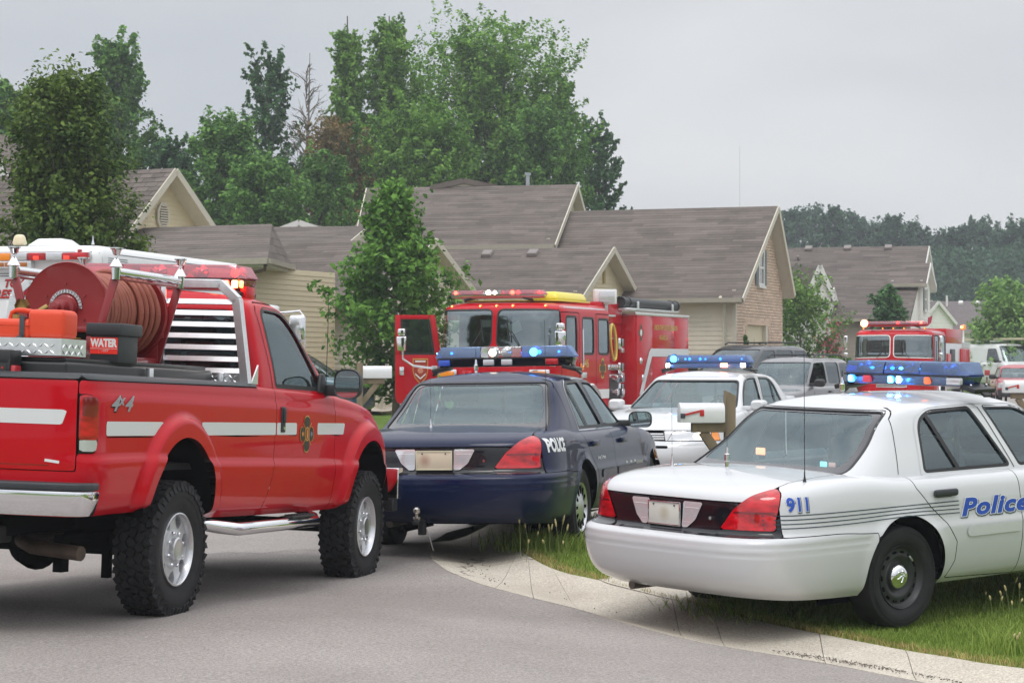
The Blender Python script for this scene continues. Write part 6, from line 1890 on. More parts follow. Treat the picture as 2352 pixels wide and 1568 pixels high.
def sheet(name, poly, m, parent=None, off=0.0, step=0.25, zf=ground_z, kind='structure', bounds=None):
 """a patch of ground: polygon region cut from a grid that follows the terrain"""
 P = np.array(poly)
 x0, y0 = P.min(0) - step; x1, y1 = P.max(0) + step
 nx, ny = int((x1 - x0) / step) + 2, int((y1 - y0) / step) + 2
 X, Y = np.meshgrid(np.linspace(x0, x1, nx), np.linspace(y0, y1, ny), indexing='ij')
 F = seg_poly(poly, X, Y); F = np.where(np.abs(F) < 1e-6, 1e-6, F)
 ins = F < 0
 full = ins[:-1, :-1] & ins[1:, :-1] & ins[1:, 1:] & ins[:-1, 1:]
 anyc = (ins[:-1, :-1] | ins[1:, :-1] | ins[1:, 1:] | ins[:-1, 1:]) & ~full
 VX = X.ravel().tolist(); VY = Y.ravel().tolist(); Ff = F.ravel()
 fi, fj = np.nonzero(full)
 faces = np.stack([fi * ny + fj, (fi + 1) * ny + fj, (fi + 1) * ny + fj + 1, fi * ny + fj + 1], -1).tolist()
 ex = {}
 for a, b in zip(*[q.tolist() for q in np.nonzero(anyc)]):
  cs = [a * ny + b, (a + 1) * ny + b, (a + 1) * ny + b + 1, a * ny + b + 1]
  out = []
  for k in range(4):
   p, q = cs[k], cs[(k + 1) % 4]
   if Ff[p] < 0: out.append(p)
   if (Ff[p] < 0) != (Ff[q] < 0):
    key = (min(p, q), max(p, q))
    if key not in ex:
     t = Ff[p] / (Ff[p] - Ff[q])
     VX.append(VX[p] + (VX[q] - VX[p]) * t); VY.append(VY[p] + (VY[q] - VY[p]) * t)
     ex[key] = len(VX) - 1
    out.append(ex[key])
  if len(out) >= 3: faces.append(out)
 used = sorted({i for f in faces for i in f}); mp_ = {i: k for k, i in enumerate(used)}
 ax = np.array(VX)[used]; ay = np.array(VY)[used]
 Z = zf(ax, ay) + off
 o = mesh_obj(name, np.stack([ax, ay, Z], -1), [tuple(mp_[i] for i in f) for f in faces], m, parent, smooth=True, angle=60)
 if kind: tag(o, kind=kind)
 return o
# ------------------------------------------------------------------ ground materials
def ground_mat(name, c1, c2, scale, fine, c3=None, crack=False, rough=0.9, bstr=0.5, tex2=None):
 m = bpy.data.materials.new(name); m.use_nodes = True
 nt = m.node_tree; L = nt.links; b = nt.nodes['Principled BSDF']
 b.inputs['Roughness'].default_value = rough
 b.inputs['Specular IOR Level'].default_value = 0.25
 t = nt.nodes.new('ShaderNodeTexCoord')
 def noise(sc, det=6, ro=0.6, strch=None):
  n = nt.nodes.new('ShaderNodeTexNoise'); n.inputs['Scale'].default_value = sc; n.inputs['Detail'].default_value = det; n.inputs['Roughness'].default_value = ro
  if strch:
   mm = nt.nodes.new('ShaderNodeMapping'); mm.inputs['Scale'].default_value = strch; L.new(t.outputs['Object'], mm.inputs[0]); L.new(mm.outputs[0], n.inputs['Vector'])
  else:
   L.new(t.outputs['Object'], n.inputs['Vector'])
  return n.outputs['Fac']
 def ramp(f, p0, p1, a, c):
  r = nt.nodes.new('ShaderNodeValToRGB'); r.color_ramp.elements[0].position = p0; r.color_ramp.elements[1].position = p1
  r.color_ramp.elements[0].color = (*a, 1); r.color_ramp.elements[1].color = (*c, 1); L.new(f, r.inputs[0]); return r.outputs[0]
 def mix(f, a, c, mode='MIX'):
  x = nt.nodes.new('ShaderNodeMix'); x.data_type = 'RGBA'; x.blend_type = mode
  if isinstance(f, float): x.inputs['Factor'].default_value = f
  else: L.new(f, x.inputs['Factor'])
  L.new(a, x.inputs['A'])
  if isinstance(c, tuple): x.inputs['B'].default_value = (*c, 1)
  else: L.new(c, x.inputs['B'])
  return x.outputs['Result']
 base = ramp(noise(scale, 5, 0.55), 0.35, 0.65, c1, c2)
 grain = ramp(noise(fine, 4, 0.75), 0.34, 0.66, (0.66, 0.66, 0.66), (1.34, 1.34, 1.34))
 col = mix(1.0, base, grain, 'MULTIPLY')
 g2 = ramp(noise(fine * 3.3, 2, 0.8), 0.42, 0.62, (0.82, 0.82, 0.82), (1.16, 1.15, 1.13))
 col = mix(1.0, col, g2, 'MULTIPLY')
 if c3:
  col = mix(ramp(noise(scale * 0.35, 4, 0.6), 0.56, 0.70, (0, 0, 0), (1, 1, 1)), col, c3)
 if crack:
  v = nt.nodes.new('ShaderNodeTexVoronoi'); v.feature = 'DISTANCE_TO_EDGE'; v.inputs['Scale'].default_value = 0.16; v.inputs['Randomness'].default_value = 1
  nn = nt.nodes.new('ShaderNodeTexNoise'); nn.inputs['Scale'].default_value = 2.2; nn.inputs['Detail'].default_value = 8
  L.new(t.outputs['Object'], nn.inputs['Vector'])
  ad = nt.nodes.new('ShaderNodeVectorMath'); ad.operation = 'MULTIPLY_ADD'; ad.inputs[1].default_value = (0.8, 0.8, 0.8)
  L.new(nn.outputs['Color'], ad.inputs[0]); L.new(t.outputs['Object'], ad.inputs[2]); L.new(ad.outputs[0], v.inputs['Vector'])
  col = mix(ramp(v.outputs['Distance'], 0.0, 0.0022, (1, 1, 1), (0, 0, 0)), col, (0.14, 0.12, 0.10))
 L.new(col, b.inputs['Base Color'])
 bp = nt.nodes.new('ShaderNodeBump'); bp.inputs['Strength'].default_value = bstr; bp.inputs['Distance'].default_value = 0.004
 L.new(noise(fine, 6, 0.8), bp.inputs['Height']); L.new(bp.outputs[0], b.inputs['Normal'])
 return m
ASPH = ground_mat('asphalt', (0.27, 0.244, 0.231), (0.335, 0.305, 0.29), 0.55, 55, (0.245, 0.222, 0.21), False, bstr=1.0)
CONC = ground_mat('concrete', (0.47, 0.425, 0.36), (0.56, 0.515, 0.44), 1.6, 60, (0.42, 0.375, 0.31), True, bstr=0.5)
TURF = ground_mat('turf', (0.11, 0.17, 0.03), (0.18, 0.24, 0.05), 1.5, 40, (0.17, 0.15, 0.05), False, bstr=1.0)
TURFF = ground_mat('far_turf', (0.11, 0.19, 0.03), (0.15, 0.24, 0.05), 0.6, 12, (0.13, 0.16, 0.045), False, bstr=1.0)
def build_ground():
 # base sheet out to the horizon
 xs = np.concatenate([np.linspace(-900, -70, 14), np.linspace(-60, 60, 121), np.linspace(70, 900, 14)])
 ys = np.concatenate([np.linspace(-30, 4, 6), np.linspace(5, 100, 140), np.linspace(105, 400, 30), np.linspace(450, 1800, 10)])
 X, Y = np.meshgrid(xs, ys, indexing='ij')
 Z = ground_z(X, Y) - 0.10
 nx, ny = X.shape
 i, j = np.meshgrid(np.arange(nx - 1), np.arange(ny - 1), indexing='ij')
 F = np.stack([i * ny + j, (i + 1) * ny + j, (i + 1) * ny + j + 1, i * ny + j + 1], -1).reshape(-1, 4)
 o = mesh_obj('ground', np.stack([X, Y, Z], -1).reshape(-1, 3), F, TURFF, None, True, 0)
 tag(o, kind='structure')
 ap = [(984, 1246), (988, 1268), (992, 1283), (1010, 1298), (1029, 1311), (1062, 1325), (1101, 1340), (1200, 1367), (1318, 1396), (1397, 1419), (1489, 1445), (1575, 1467), (1726, 1495), (1884, 1521), (2055, 1554), (2120, 1567)]
 gp = [(1175, 1180), (1182, 1215), (1193, 1258), (1239, 1291), (1305, 1317), (1371, 1330), (1470, 1356), (1560, 1378), (1660, 1402), (1745, 1426), (1857, 1449), (1989, 1475), (2094, 1495), (2180, 1508), (2252, 1521), (2352, 1534)]
 A = [at(*p) for p in ap]; Gp = [at(p[0], p[1], 0.05) for p in gp]
 # densify both lines, run them on to the camera side
 def ext(L, n=3):
  d = (Vector(L[-1]) - Vector(L[-2])).normalized()
  e = Vector(L[-1])
  return L + [tuple(e + d * k * 1.6) for k in range(1, n + 1)]
 A = ext(A); Gp = ext(Gp)
 def resample(L, n):
  L = np.array(L); d = np.concatenate([[0], np.cumsum(np.hypot(*np.diff(L, axis=0).T))])
  q = np.linspace(0, d[-1], n)
  # smooth curve through the points
  k = np.stack([pchip(d, L[:, 0])(q), pchip(d, L[:, 1])(q)], -1)
  return k
 N = 121
 a, g = resample(A, N), resample(Gp, N)
 # road
 left = [(-60, 33), (-14, 33), (-7, 33.5), (-3.2, 35)] + [(float(XE(y)), y) for y in (37, 42, 46, 50, 56, 62, 70, 80, 100, 130)]
 right = [(40, 130), (25, 85), (19, 60), (14, 44), (11, 34), (9, 28), (5, 25.5), (2.2, 24.6), (0.6, 23.8), (-0.3, 22.8), (-0.62, 21.6)]
 rd = left + right + [tuple(p) for p in a[::4]] + [tuple(a[-1]), (6, 5), (6, 2), (-60, 2)]
 road_off = lambda x, y: ground_z(x, y)
 sheet('road', rd, ASPH, off=0.0, step=0.3)
 # kerb and gutter slabs: rolled profile between the asphalt edge and the grass edge
 dist = np.concatenate([[0], np.cumsum(np.hypot(*np.diff(a, axis=0).T))])
 joints = [0, 1.35, 2.55, 3.5, 4.0, 4.7, 6.1, 6.55, 7.5, 8.4, dist[-1]]
 kr = bpy.data.objects.new('gutter', None); link(kr); tag(kr, kind='structure')
 prof = [(0.0, 0.003), (0.04, -0.004), (0.25, -0.030), (0.42, -0.028), (0.60, 0.0), (0.85, 0.042), (1.0, 0.050)]
 for k in range(len(joints) - 1):
  s0, s1 = joints[k] + 0.004, joints[k + 1] - 0.004
  n = max(3, int((s1 - s0) / 0.12))
  V = []; F = []
  qs = np.linspace(s0, s1, n)
  for q in qs:
   pa = np.array([np.interp(q, dist, a[:, 0]), np.interp(q, dist, a[:, 1])])
   pg = np.array([np.interp(q, dist, g[:, 0]), np.interp(q, dist, g[:, 1])])
   row = []
   for (t, h) in prof:
    p = pa + (pg - pa) * t
    row.append((p[0], p[1], gz(p[0], p[1]) + h))
   # skirt down
   row = [(row[0][0], row[0][1], row[0][2] - 0.1)] + row + [(row[-1][0], row[-1][1], row[-1][2] - 0.12)]
   V += row
  m_ = len(prof) + 2
  for i in range(n - 1):
   for j in range(m_ - 1):
    F.append((i * m_ + j, (i + 1) * m_ + j, (i + 1) * m_ + j + 1, i * m_ + j + 1))
  F.append(tuple(range(m_))); F.append(tuple(range((n - 1) * m_, n * m_)))
  MB().add(V, F).build('kerb_slab', CONC, kr, angle=50)
 # concrete pavement beneath and beyond the white car
 dp = [at(1371, 1332, 0.05), at(1470, 1358, 0.05), at(1560, 1380, 0.05), at(1640, 1398, 0.05), (2.4, 17.2), (3.4, 19.4), (2.9, 20.2), (1.4, 18.6)]
 sheet('driveway', dp, CONC, off=0.054, step=0.15)
 # strip of path on the far left lawn, and the far pavement line on the right
 sheet('path', [at(700, 930), at(800, 930), at(880, 924), at(960, 916), at(960, 948), at(880, 955), at(800, 960), at(700, 960)], CONC, off=0.0, step=0.25)
 sheet('pavement', [at(1850, 883), at(1985, 886), at(1985, 881), at(1850, 878)], CONC, off=0.03, step=0.5)
 # near lawn
 lawn = [tuple(p) for p in g[::3]] + [tuple(g[-1])] + [(9, 5), (24, 5), (24, 34), (11.5, 33), (9, 27.6), (5, 25.2), (2.3, 24.2), (0.8, 23.3), (0.05, 22.2)]
 sheet('lawn', lawn, TURF, off=0.046, step=0.2)
 return a, g, lawn, dp
def blades(name, pts, hmin, hmax, w, m, lean=0.35, kind='stuff', bend=True):
 """grass blades: tapering bent strips, root points given (n,3)"""
 n = len(pts)
 r = RNG
 h = r.uniform(hmin, hmax, n) * r.uniform(0.6, 1.0, n)
 az = r.uniform(0, 2 * np.pi, n); la = r.uniform(0, 2 * np.pi, n); le = r.uniform(0.05, lean, n) * h * 1.6
 dx, dy = np.cos(az) * w, np.sin(az) * w
 lx, ly = np.cos(la) * le, np.sin(la) * le
 V = np.zeros((n, 5, 3))
 V[:, 0] = pts + np.stack([-dx, -dy, 0 * h], -1); V[:, 1] = pts + np.stack([dx, dy, 0 * h], -1)
 mid = pts + np.stack([lx * 0.35, ly * 0.35, h * 0.6], -1)
 V[:, 2] = mid + np.stack([dx * 0.7, dy * 0.7, 0 * h], -1); V[:, 3] = mid - np.stack([dx * 0.7, dy * 0.7, 0 * h], -1)
 V[:, 4] = pts + np.stack([lx, ly, h * 0.95], -1)
 b = (np.arange(n) * 5)[:, None]
 quads = b + np.array([[0, 1, 2, 3]]); tris = b + np.array([[3, 2, 4]])
 me = bpy.data.meshes.new(name)
 me.vertices.add(n * 5); me.vertices.foreach_set('co', V.astype(np.float32).ravel())
 loops = np.concatenate([quads.ravel(), tris.ravel()]).astype(np.int32)
 me.loops.add(len(loops)); me.loops.foreach_set('vertex_index', loops)
 st = np.concatenate([np.arange(n) * 4, n * 4 + np.arange(n) * 3]).astype(np.int32)
 me.polygons.add(2 * n); me.polygons.foreach_set('loop_start', st)
 me.update(calc_edges=True)
 me.materials.append(m)
 o = bpy.data.objects.new(name, me); link(o)
 tag(o, kind=kind)
 return o
def scatter(poly, n, zf, inside=None, xr=None):
 P = np.array(poly)
 x0, y0 = P.min(0); x1, y1 = P.max(0)
 if xr: x0, x1, y0, y1 = xr
 X = RNG.uniform(x0, x1, n); Y = RNG.uniform(y0, y1, n)
 k = seg_poly(poly, X, Y) < 0
 X, Y = X[k], Y[k]
 return np.stack([X, Y, zf(X, Y)], -1)
# ------------------------------------------------------------------ trees
BARK = mat('bark', (0.12, 0.10, 0.08), 0.9, var=0.35, vscale=14, bump=0.6, bscale=30, stretch=(1, 1, 0.3))
def leaf_mesh(name, C, D, S, m, parent, up=0.5, kind=None, aspect=0.62):
 """C: leaf positions, D: preferred facing, S: sizes"""
 n = len(C)
 r = RNG
 N = r.normal(size=(n, 3)) + D * 0.8 + np.array([0, 0, up])
 N /= np.linalg.norm(N, axis=1, keepdims=True)
 T = np.cross(N, r.normal(size=(n, 3))); T /= np.linalg.norm(T, axis=1, keepdims=True) + 1e-9
 B = np.cross(N, T)
 s = S[:, None]
 V = np.stack([C - T * s, C + B * s * aspect, C + T * s, C - B * s * aspect], 1)
 V[:, 1] += N * s * 0.25; V[:, 3] += N * s * 0.25
 F = np.arange(n * 4).reshape(n, 4)
 o = mesh_obj(name, V.reshape(-1, 3), F, m, parent)
 return o
def tree(name, label, cat, x, y, h, w, m, leaf=0.10, n=16000, prof=None, trunk_r=None, crown0=0.15, group=None, z0=None, style='oval',
  lean=0.0, nb=60, gap=0.0, bark=None, seed=None, spread=0.35, elev=(0.2, 0.8), twl=0.28, z_crown=0.0, spires=None):
 """tapered trunk, limbs and a crown of leaves grown along twigs"""
 r = np.random.default_rng(seed if seed is not None else int(abs(x * 131 + y * 17 + h * 7)) % 99991)
 z0 = gz(x, y) - 0.05 if z0 is None else z0
 root = thing(name, label, cat, Matrix.Translation((x, y, z0)), group)
 tr = trunk_r or h * 0.014
 mb = MB()
 tp = [(lean * t * h + 0.03 * h * 0.3 * math.sin(t * 5), 0.02 * h * math.sin(t * 3 + 1) * 0.3, t * h * 0.93) for t in np.linspace(0, 1, 9)]
 mb.path(tp, [tr * (1 - 0.9 * (k / 8) ** 0.9) * (1.25 if k == 0 else 1) for k in range(9)], 8)
 mb.build('trunk', bark or BARK, root)
 prof = prof or (lambda t: math.sqrt(max(0, 1 - (2 * t - 0.85) ** 2 / 1.35)))
 def axis(t):
  k = t * 8; i = min(7, int(k)); f = k - i
  return np.array(tp[i]) * (1 - f) + np.array(tp[i + 1]) * f
 limbs = MB()
 CC = []; DD = []
 per = max(1, n // nb)
 for b in range(nb):
  t = crown0 + (1 - crown0) * ((b + r.uniform(0, 1)) / nb)
  tt = (t - crown0) / (1 - crown0)
  L = prof(tt) * w / 2 * r.uniform(0.78, 1.12)
  az = b * 2.39996 + r.uniform(-0.4, 0.4)
  el = r.uniform(*elev) + 0.6 * tt
  start = axis(max(0.04, min(1, t - 0.10 * (1 - tt) - 0.03)) * 0.94)
  d = np.array([math.cos(az) * math.cos(el), math.sin(az) * math.cos(el), math.sin(el)])
  # reach L horizontally
  Ln = max(0.12 * w * 0.3, L / max(0.35, math.cos(el)))
  Ln = min(Ln, L * 1.6 + 0.05)
  mid = start + d * Ln * 0.5 + np.array([0, 0, -0.02 * Ln])
  end = start + d * Ln + np.array([0, 0, 0.10 * Ln])
  if b % 2 == 0 or nb < 40:
   limbs.path([start, mid, end], [tr * 0.28 * (1 - 0.6 * tt), tr * 0.18 * (1 - 0.5 * tt), tr * 0.05], 5)
  # twigs along the limb
  ntw = 7
  for q in range(ntw):
   s = 0.25 + 0.8 * (q + r.uniform(0, 1)) / ntw
   p = start + (end - start) * s
   k_ = per // ntw + 1
   td = d * r.uniform(0.4, 1.0) + r.normal(size=3) * 0.6 + np.array([0, 0, 0.25])
   td /= np.linalg.norm(td)
   tl = (twl * w / 2) * r.uniform(0.4, 1.15)
   u = r.uniform(0, 1, k_)
   P = p + td * tl * u[:, None] + r.normal(size=(k_, 3)) * (spread * tl * 0.55) * (1.05 - 0.55 * u[:, None])
   CC.append(P); DD.append(np.repeat(((p - axis(t)) / (np.linalg.norm(p - axis(t)) + 1e-6))[None], k_, 0))
 C = np.concatenate(CC); D = np.concatenate(DD)
 if gap > 0:
  k = r.uniform(0, 1, len(C)) > gap
  C, D = C[k], D[k]
 if z_crown: C = C[C[:, 2] > z_crown]; D = D[:len(C)]
 limbs.build('limbs', bark or BARK, root)
 S = r.uniform(0.6, 1.15, len(C)) * leaf
 leaf_mesh('crown', C, D, S, m, root, up=1.0)
 return root
# ------------------------------------------------------------------ houses
SH1 = mat('roof_shingle', (0.135, 0.113, 0.100), 0.95, var=0.16, vscale=1.6, island=0.20, bump=0.4, bscale=60)
SH2 = mat('roof_shingle_far', (0.125, 0.104, 0.094), 0.95, var=0.16, vscale=1.2, island=0.25)
SID = mat('vinyl_siding_tan', (0.62, 0.54, 0.37), 0.6, var=0.03, vscale=3, island=0.03)
SIDC = mat('vinyl_siding_cream', (0.70, 0.65, 0.54), 0.6, var=0.05, vscale=3)
SIDW = mat('vinyl_siding_white', (0.80, 0.79, 0.75), 0.6, var=0.04, vscale=3)
TRIM = mat('house_trim', (0.56, 0.52, 0.43), 0.5, var=0.05)
TRIMW = mat('house_trim_white', (0.70, 0.69, 0.66), 0.5, var=0.04)
GUT = mat('gutter_paint', (0.36, 0.33, 0.27), 0.45, var=0.06)
BRICKM = mat('tan_brick', (0.60, 0.45, 0.35), 0.9, var=0.10, vscale=20, island=0.12)
MORT = mat('mortar', (0.55, 0.46, 0.38), 0.95)
SHUT = mat('shutter_grey', (0.13, 0.155, 0.165), 0.6)
VENT = mat('roof_vent_metal', (0.23, 0.20, 0.19), 0.5, 0.3)
class Block:
 """one gabled volume of a house in its own frame: a along the ridge, b across, z up (world)"""
 def __init__(s, house, o, beta):
  s.h = house; s.o = Vector((o[0], o[1], 0)); c, sn = math.cos(rad(beta)), math.sin(rad(beta))
  s.ea = Vector((c, -sn, 0)); s.eb = Vector((sn, c, 0))
 def W(s, a, b, z):
  return s.o + s.ea * a + s.eb * b + Vector((0, 0, z))
 def courses(s, P00, P10, P11, P01, m, exposure=0.14, tabs=False, limit=0):
  """shingle courses laid up a roof plane: P00-P10 eave, P01-P11 ridge"""
  P00, P10, P11, P01 = (Vector(p) for p in (P00, P10, P11, P01))
  n = (P10 - P00).cross(P01 - P00).normalized()
  if n.z < 0: n = -n
  H = ((P01 - P00) - (P10 - P00).normalized() * (P01 - P00).dot((P10 - P00).normalized())).length
  k = max(2, int(H / exposure))
  V = []; F = []
  cnt = 0
  tab_objs = 0
  for i in range(k):
   t0, t1 = i / k, (i + 1.25) / k
   L0, R0 = P00.lerp(P01, t0), P10.lerp(P11, t0)
   L1, R1 = P00.lerp(P01, min(1, t1)), P10.lerp(P11, min(1, t1))
   ln = (R0 - L0).length
   nt_ = max(1, int(ln / (0.32 if tabs else 0.9)))
   offs = (0.5 if i % 2 else 0.0) if tabs else RNG.uniform(0, 1)
   cuts = [0.0] + [min(1, max(0, (j + offs) / nt_)) for j in range(nt_ + 1)] + [1.0]
   cuts = sorted(set(round(c, 5) for c in cuts))
   for c0, c1 in zip(cuts[:-1], cuts[1:]):
    g = 0.006 / max(ln, 0.1) if tabs else 0
    th = (0.014 if tabs else 0.005) + RNG.uniform(0, 0.004)
    a0, a1 = L0.lerp(R0, c0 + g), L0.lerp(R0, c1 - g)
    b0, b1 = L1.lerp(R1, c0 + g), L1.lerp(R1, c1 - g)
    v = [a0 + n * th, a1 + n * th, b1 + n * 0.003, b0 + n * 0.003, a0 - n * 0.004, a1 - n * 0.004]
    f = [(0, 1, 2, 3), (4, 5, 1, 0), (0, 3, 4), (1, 5, 2)]
    if tabs and tab_objs < limit:
     mesh_obj('shingle', v, f, m, s.h); tab_objs += 1
    else:
     q = len(V); V += v; F += [tuple(q + x for x in ff) for ff in f]
  if V:
   o = mesh_obj('roof_shingles', V, F, m, s.h); tag(o, kind='stuff')
 def wall(s, pts, z0, m, exposure=0.11, boards='stuff', nrm=None, brick=False):
  """clapboard or brick over a convex wall polygon given as [(u, z)], u measured along direction from origin; pts are world (Vector, z)"""
  pass
 def clad(s, org, du, nrm, poly, m, kind='siding', exposure=0.11, separate=False, depth=0.014, holes=()):
  """org: world point (u=0), du: unit direction, poly: convex [(u,z)], nrm: outward unit. holes: rectangles (u0,u1,z0,z1)"""
  du = Vector(du); nrm = Vector(nrm)
  zs = [p[1] for p in poly]; zmin, zmax = min(zs), max(zs)
  # backing wall with real openings is made of bands between the courses
  def span(z):
   xs = []
   for i in range(len(poly)):
    (u0, a), (u1, b) = poly[i], poly[(i + 1) % len(poly)]
    if (a - z) * (b - z) <= 0 and a != b:
     xs.append(u0 + (u1 - u0) * (z - a) / (b - a))
    elif a == b == z:
     xs += [u0, u1]
   return (min(xs), max(xs)) if xs else None
  V = []; F = []
  k = max(1, int(round((zmax - zmin) / exposure)))
  for i in range(k):
   za, zb = zmin + (zmax - zmin) * i / k, zmin + (zmax - zmin) * (i + 1) / k
   sa, sb = span(za + 1e-4), span(zb - 1e-4)
   if not sa or not sb: continue
   segs = [(sa[0], sa[1], sb[0], sb[1])]
   for (h0, h1, hz0, hz1) in holes:
    if zb > hz0 + 0.01 and za < hz1 - 0.01:
     new = []
     for (a0, a1, b0, b1) in segs:
      if h1 <= min(a0, b0) or h0 >= max(a1, b1): new.append((a0, a1, b0, b1)); continue
      if h0 > max(a0, b0): new.append((a0, h0, b0, h0))
      if h1 < min(a1, b1): new.append((h1, a1, h1, b1))
     segs = new
   for (a0, a1, b0, b1) in segs:
    if kind == 'brick':
     # bricks of one course
     n = max(1, int((a1 - a0) / 0.215))
     off = 0.5 * (i % 2)
     cuts = sorted({min(1.0, max(0.0, (j + off) / n)) for j in range(-1, n + 2)})
     for c0, c1 in zip(cuts[:-1], cuts[1:]):
      u0, u1 = a0 + (a1 - a0) * c0 + 0.005, a0 + (a1 - a0) * c1 - 0.005
      w0, w1 = b0 + (b1 - b0) * c0 + 0.005, b0 + (b1 - b0) * c1 - 0.005
      if u1 <= u0 or w1 <= w0: continue
      q = len(V); d = 0.010 + RNG.uniform(0, 0.004)
      za_, zb_ = za + 0.005, zb - 0.005
      V += [org + du * u0 + nrm * d + Vector((0, 0, za_)), org + du * u1 + nrm * d + Vector((0, 0, za_)), org + du * w1 + nrm * d + Vector((0, 0, zb_)), org + du * w0 + nrm * d + Vector((0, 0, zb_)),
       org + du * u0 + Vector((0, 0, za_)), org + du * w0 + Vector((0, 0, zb_))]
      F += [(q, q + 1, q + 2, q + 3), (q, q + 3, q + 5, q + 4)]
     continue
    v = [org + du * a0 + nrm * depth + Vector((0, 0, za)), org + du * a1 + nrm * depth + Vector((0, 0, za)), org + du * b1 + nrm * 0.001 + Vector((0, 0, zb)), org + du * b0 + nrm * 0.001 + Vector((0, 0, zb)),
     org + du * a0 + Vector((0, 0, za)), org + du * a1 + Vector((0, 0, za))]
    f = [(0, 1, 2, 3), (4, 5, 1, 0)]
    if separate:
     mesh_obj('siding_board', v, f, m, s.h)
    else:
     q = len(V); V += v; F += [tuple(q + x for x in ff) for ff in f]
  if V:
   o = mesh_obj('bricks' if kind == 'brick' else 'siding', V, F, m, s.h); tag(o, kind='stuff')
  # backing
  B = [org + du * u - nrm * 0.004 + Vector((0, 0, z)) for u, z in poly]
  if not holes:
   mesh_obj('wall', B, [tuple(range(len(B)))], MORT if kind == 'brick' else m, s.h)
 def beam(s, name, p0, p1, w, h, m, up=None):
  p0, p1 = Vector(p0), Vector(p1)
  d = (p1 - p0); ln = d.length; d.normalize()
  side = d.cross(Vector((0, 0, 1)))
  side = side.normalized() if side.length > 1e-3 else s.ea.copy()
  upv = side.cross(d).normalized()
  V = []
  for q in (p0, p1):
   for i, j in ((-1, -1), (1, -1), (1, 1), (-1, 1)):
    V.append(q + side * w / 2 * i + upv * h / 2 * j)
  return mesh_obj(name, V, [(3, 2, 1, 0), (4, 5, 6, 7), (0, 1, 5, 4), (1, 2, 6, 5), (2, 3, 7, 6), (3, 0, 4, 7)], m, s.h)
 def gable(s, a0, a1, b0, b1, br, z0, ze, zr, roofm=None, frontm=None, gablem=None, rightk='siding', frontk='siding', ov=0.35, oe=0.35, tabs=0, trim=None,
   sep=False, exp_r=0.145, exp_s=0.11, fholes=(), gholes=(), left=True, zeb=None, lsk=0.0, lb=True, gexp=None, gutters=True, oeb=None):
  """a0..a1 along the ridge, b0 near wall, b1 far wall, br ridge"""
  z0 = z0 - 0.6 if z0 < 1.5 else z0
  roofm = roofm or SH2; frontm = frontm or SIDC; gablem = gablem or frontm; trim = trim or TRIM
  zeb = ze if zeb is None else zeb
  W = s.W
  s1 = (zr - ze) / (br - b0); s2 = (zr - zeb) / (b1 - br)
  oeb = oe if oeb is None else oeb
  zn = ze - oe * s1; zf = zeb - oeb * s2
  A0, A1 = a0 - ov, a1 + ov
  s.courses(W(A0 + lsk, b0 - oe, zn), W(A1, b0 - oe, zn), W(A1, br, zr), W(A0, br, zr), roofm, exp_r, tabs > 0, tabs)
  s.courses(W(A1, b1 + oeb, zf), W(A0, b1 + oeb, zf), W(A0, br, zr), W(A1, br, zr), roofm, 0.4)
  t = 0.14
  # roof deck with thickness (also soffit under the rakes)
  V = [W(A0 + lsk, b0 - oe, zn), W(A1, b0 - oe, zn), W(A1, br, zr), W(A0, br, zr), W(A0, b1 + oeb, zf), W(A1, b1 + oeb, zf)]
  V2 = [v - Vector((0, 0, t)) for v in V]; V = [v - Vector((0, 0, 0.012)) for v in V]
  mesh_obj('roof_deck', V + V2, [(0, 1, 2, 3), (3, 2, 5, 4), (9, 8, 7, 6), (10, 11, 8, 9), (0, 6, 7, 1), (4, 5, 11, 10)], trim, s.h)
  # bargeboards
  for A in ((A0, A1) if lb else (A1,)):
   k = 0.02 if A == A1 else -0.02
   s.beam('bargeboard', W(A + k + (lsk if A == A0 else 0), b0 - oe, zn - 0.06), W(A + k, br, zr - 0.06), 0.03, 0.15, trim)
   s.beam('bargeboard', W(A + k, br, zr - 0.06), W(A + k, b1 + oeb, zf - 0.06), 0.03, 0.15, trim)
  # front wall, gable walls
  s.clad(W(a0, b0, 0), s.ea, -s.eb, [(lsk, z0), (a1 - a0, z0), (a1 - a0, ze), (lsk, ze)], frontm, frontk, exp_s, holes=fholes)
  s.clad(W(a1, b0, 0), s.eb, s.ea, [(0, z0), (b1 - b0, z0), (b1 - b0, zeb - 0.02), (br - b0, zr - 0.12), (0, ze - 0.02)], gablem, rightk, gexp or exp_s, separate=sep, holes=gholes)
  mesh_obj('wall', [W(a0, b0, z0), W(a0, b1, z0), W(a0, b1, zeb), W(a0, br, zr - 0.05), W(a0, b0, ze)], [(0, 1, 2, 3, 4)], gablem, s.h)
  mesh_obj('wall', [W(a0, b1, z0), W(a1, b1, z0), W(a1, b1, zeb), W(a0, b1, zeb)], [(0, 1, 2, 3)], frontm, s.h)
  for (a, b) in ((a1, b0), (a0, b0)):
   s.beam('corner_trim', W(a + (0.02 if a == a1 else -0.02), b - 0.02, z0), W(a + (0.02 if a == a1 else -0.02), b - 0.02, ze), 0.09, 0.09, trim)
  if gutters:
   s.beam('gutter', W(A0 + lsk, b0 - oe - 0.06, zn - 0.05), W(A1, b0 - oe - 0.06, zn - 0.05), 0.11, 0.11, GUT)
   s.beam('gutter', W(A0, b1 + oeb + 0.06, zf - 0.05), W(A1, b1 + oeb + 0.06, zf - 0.05), 0.11, 0.11, GUT)
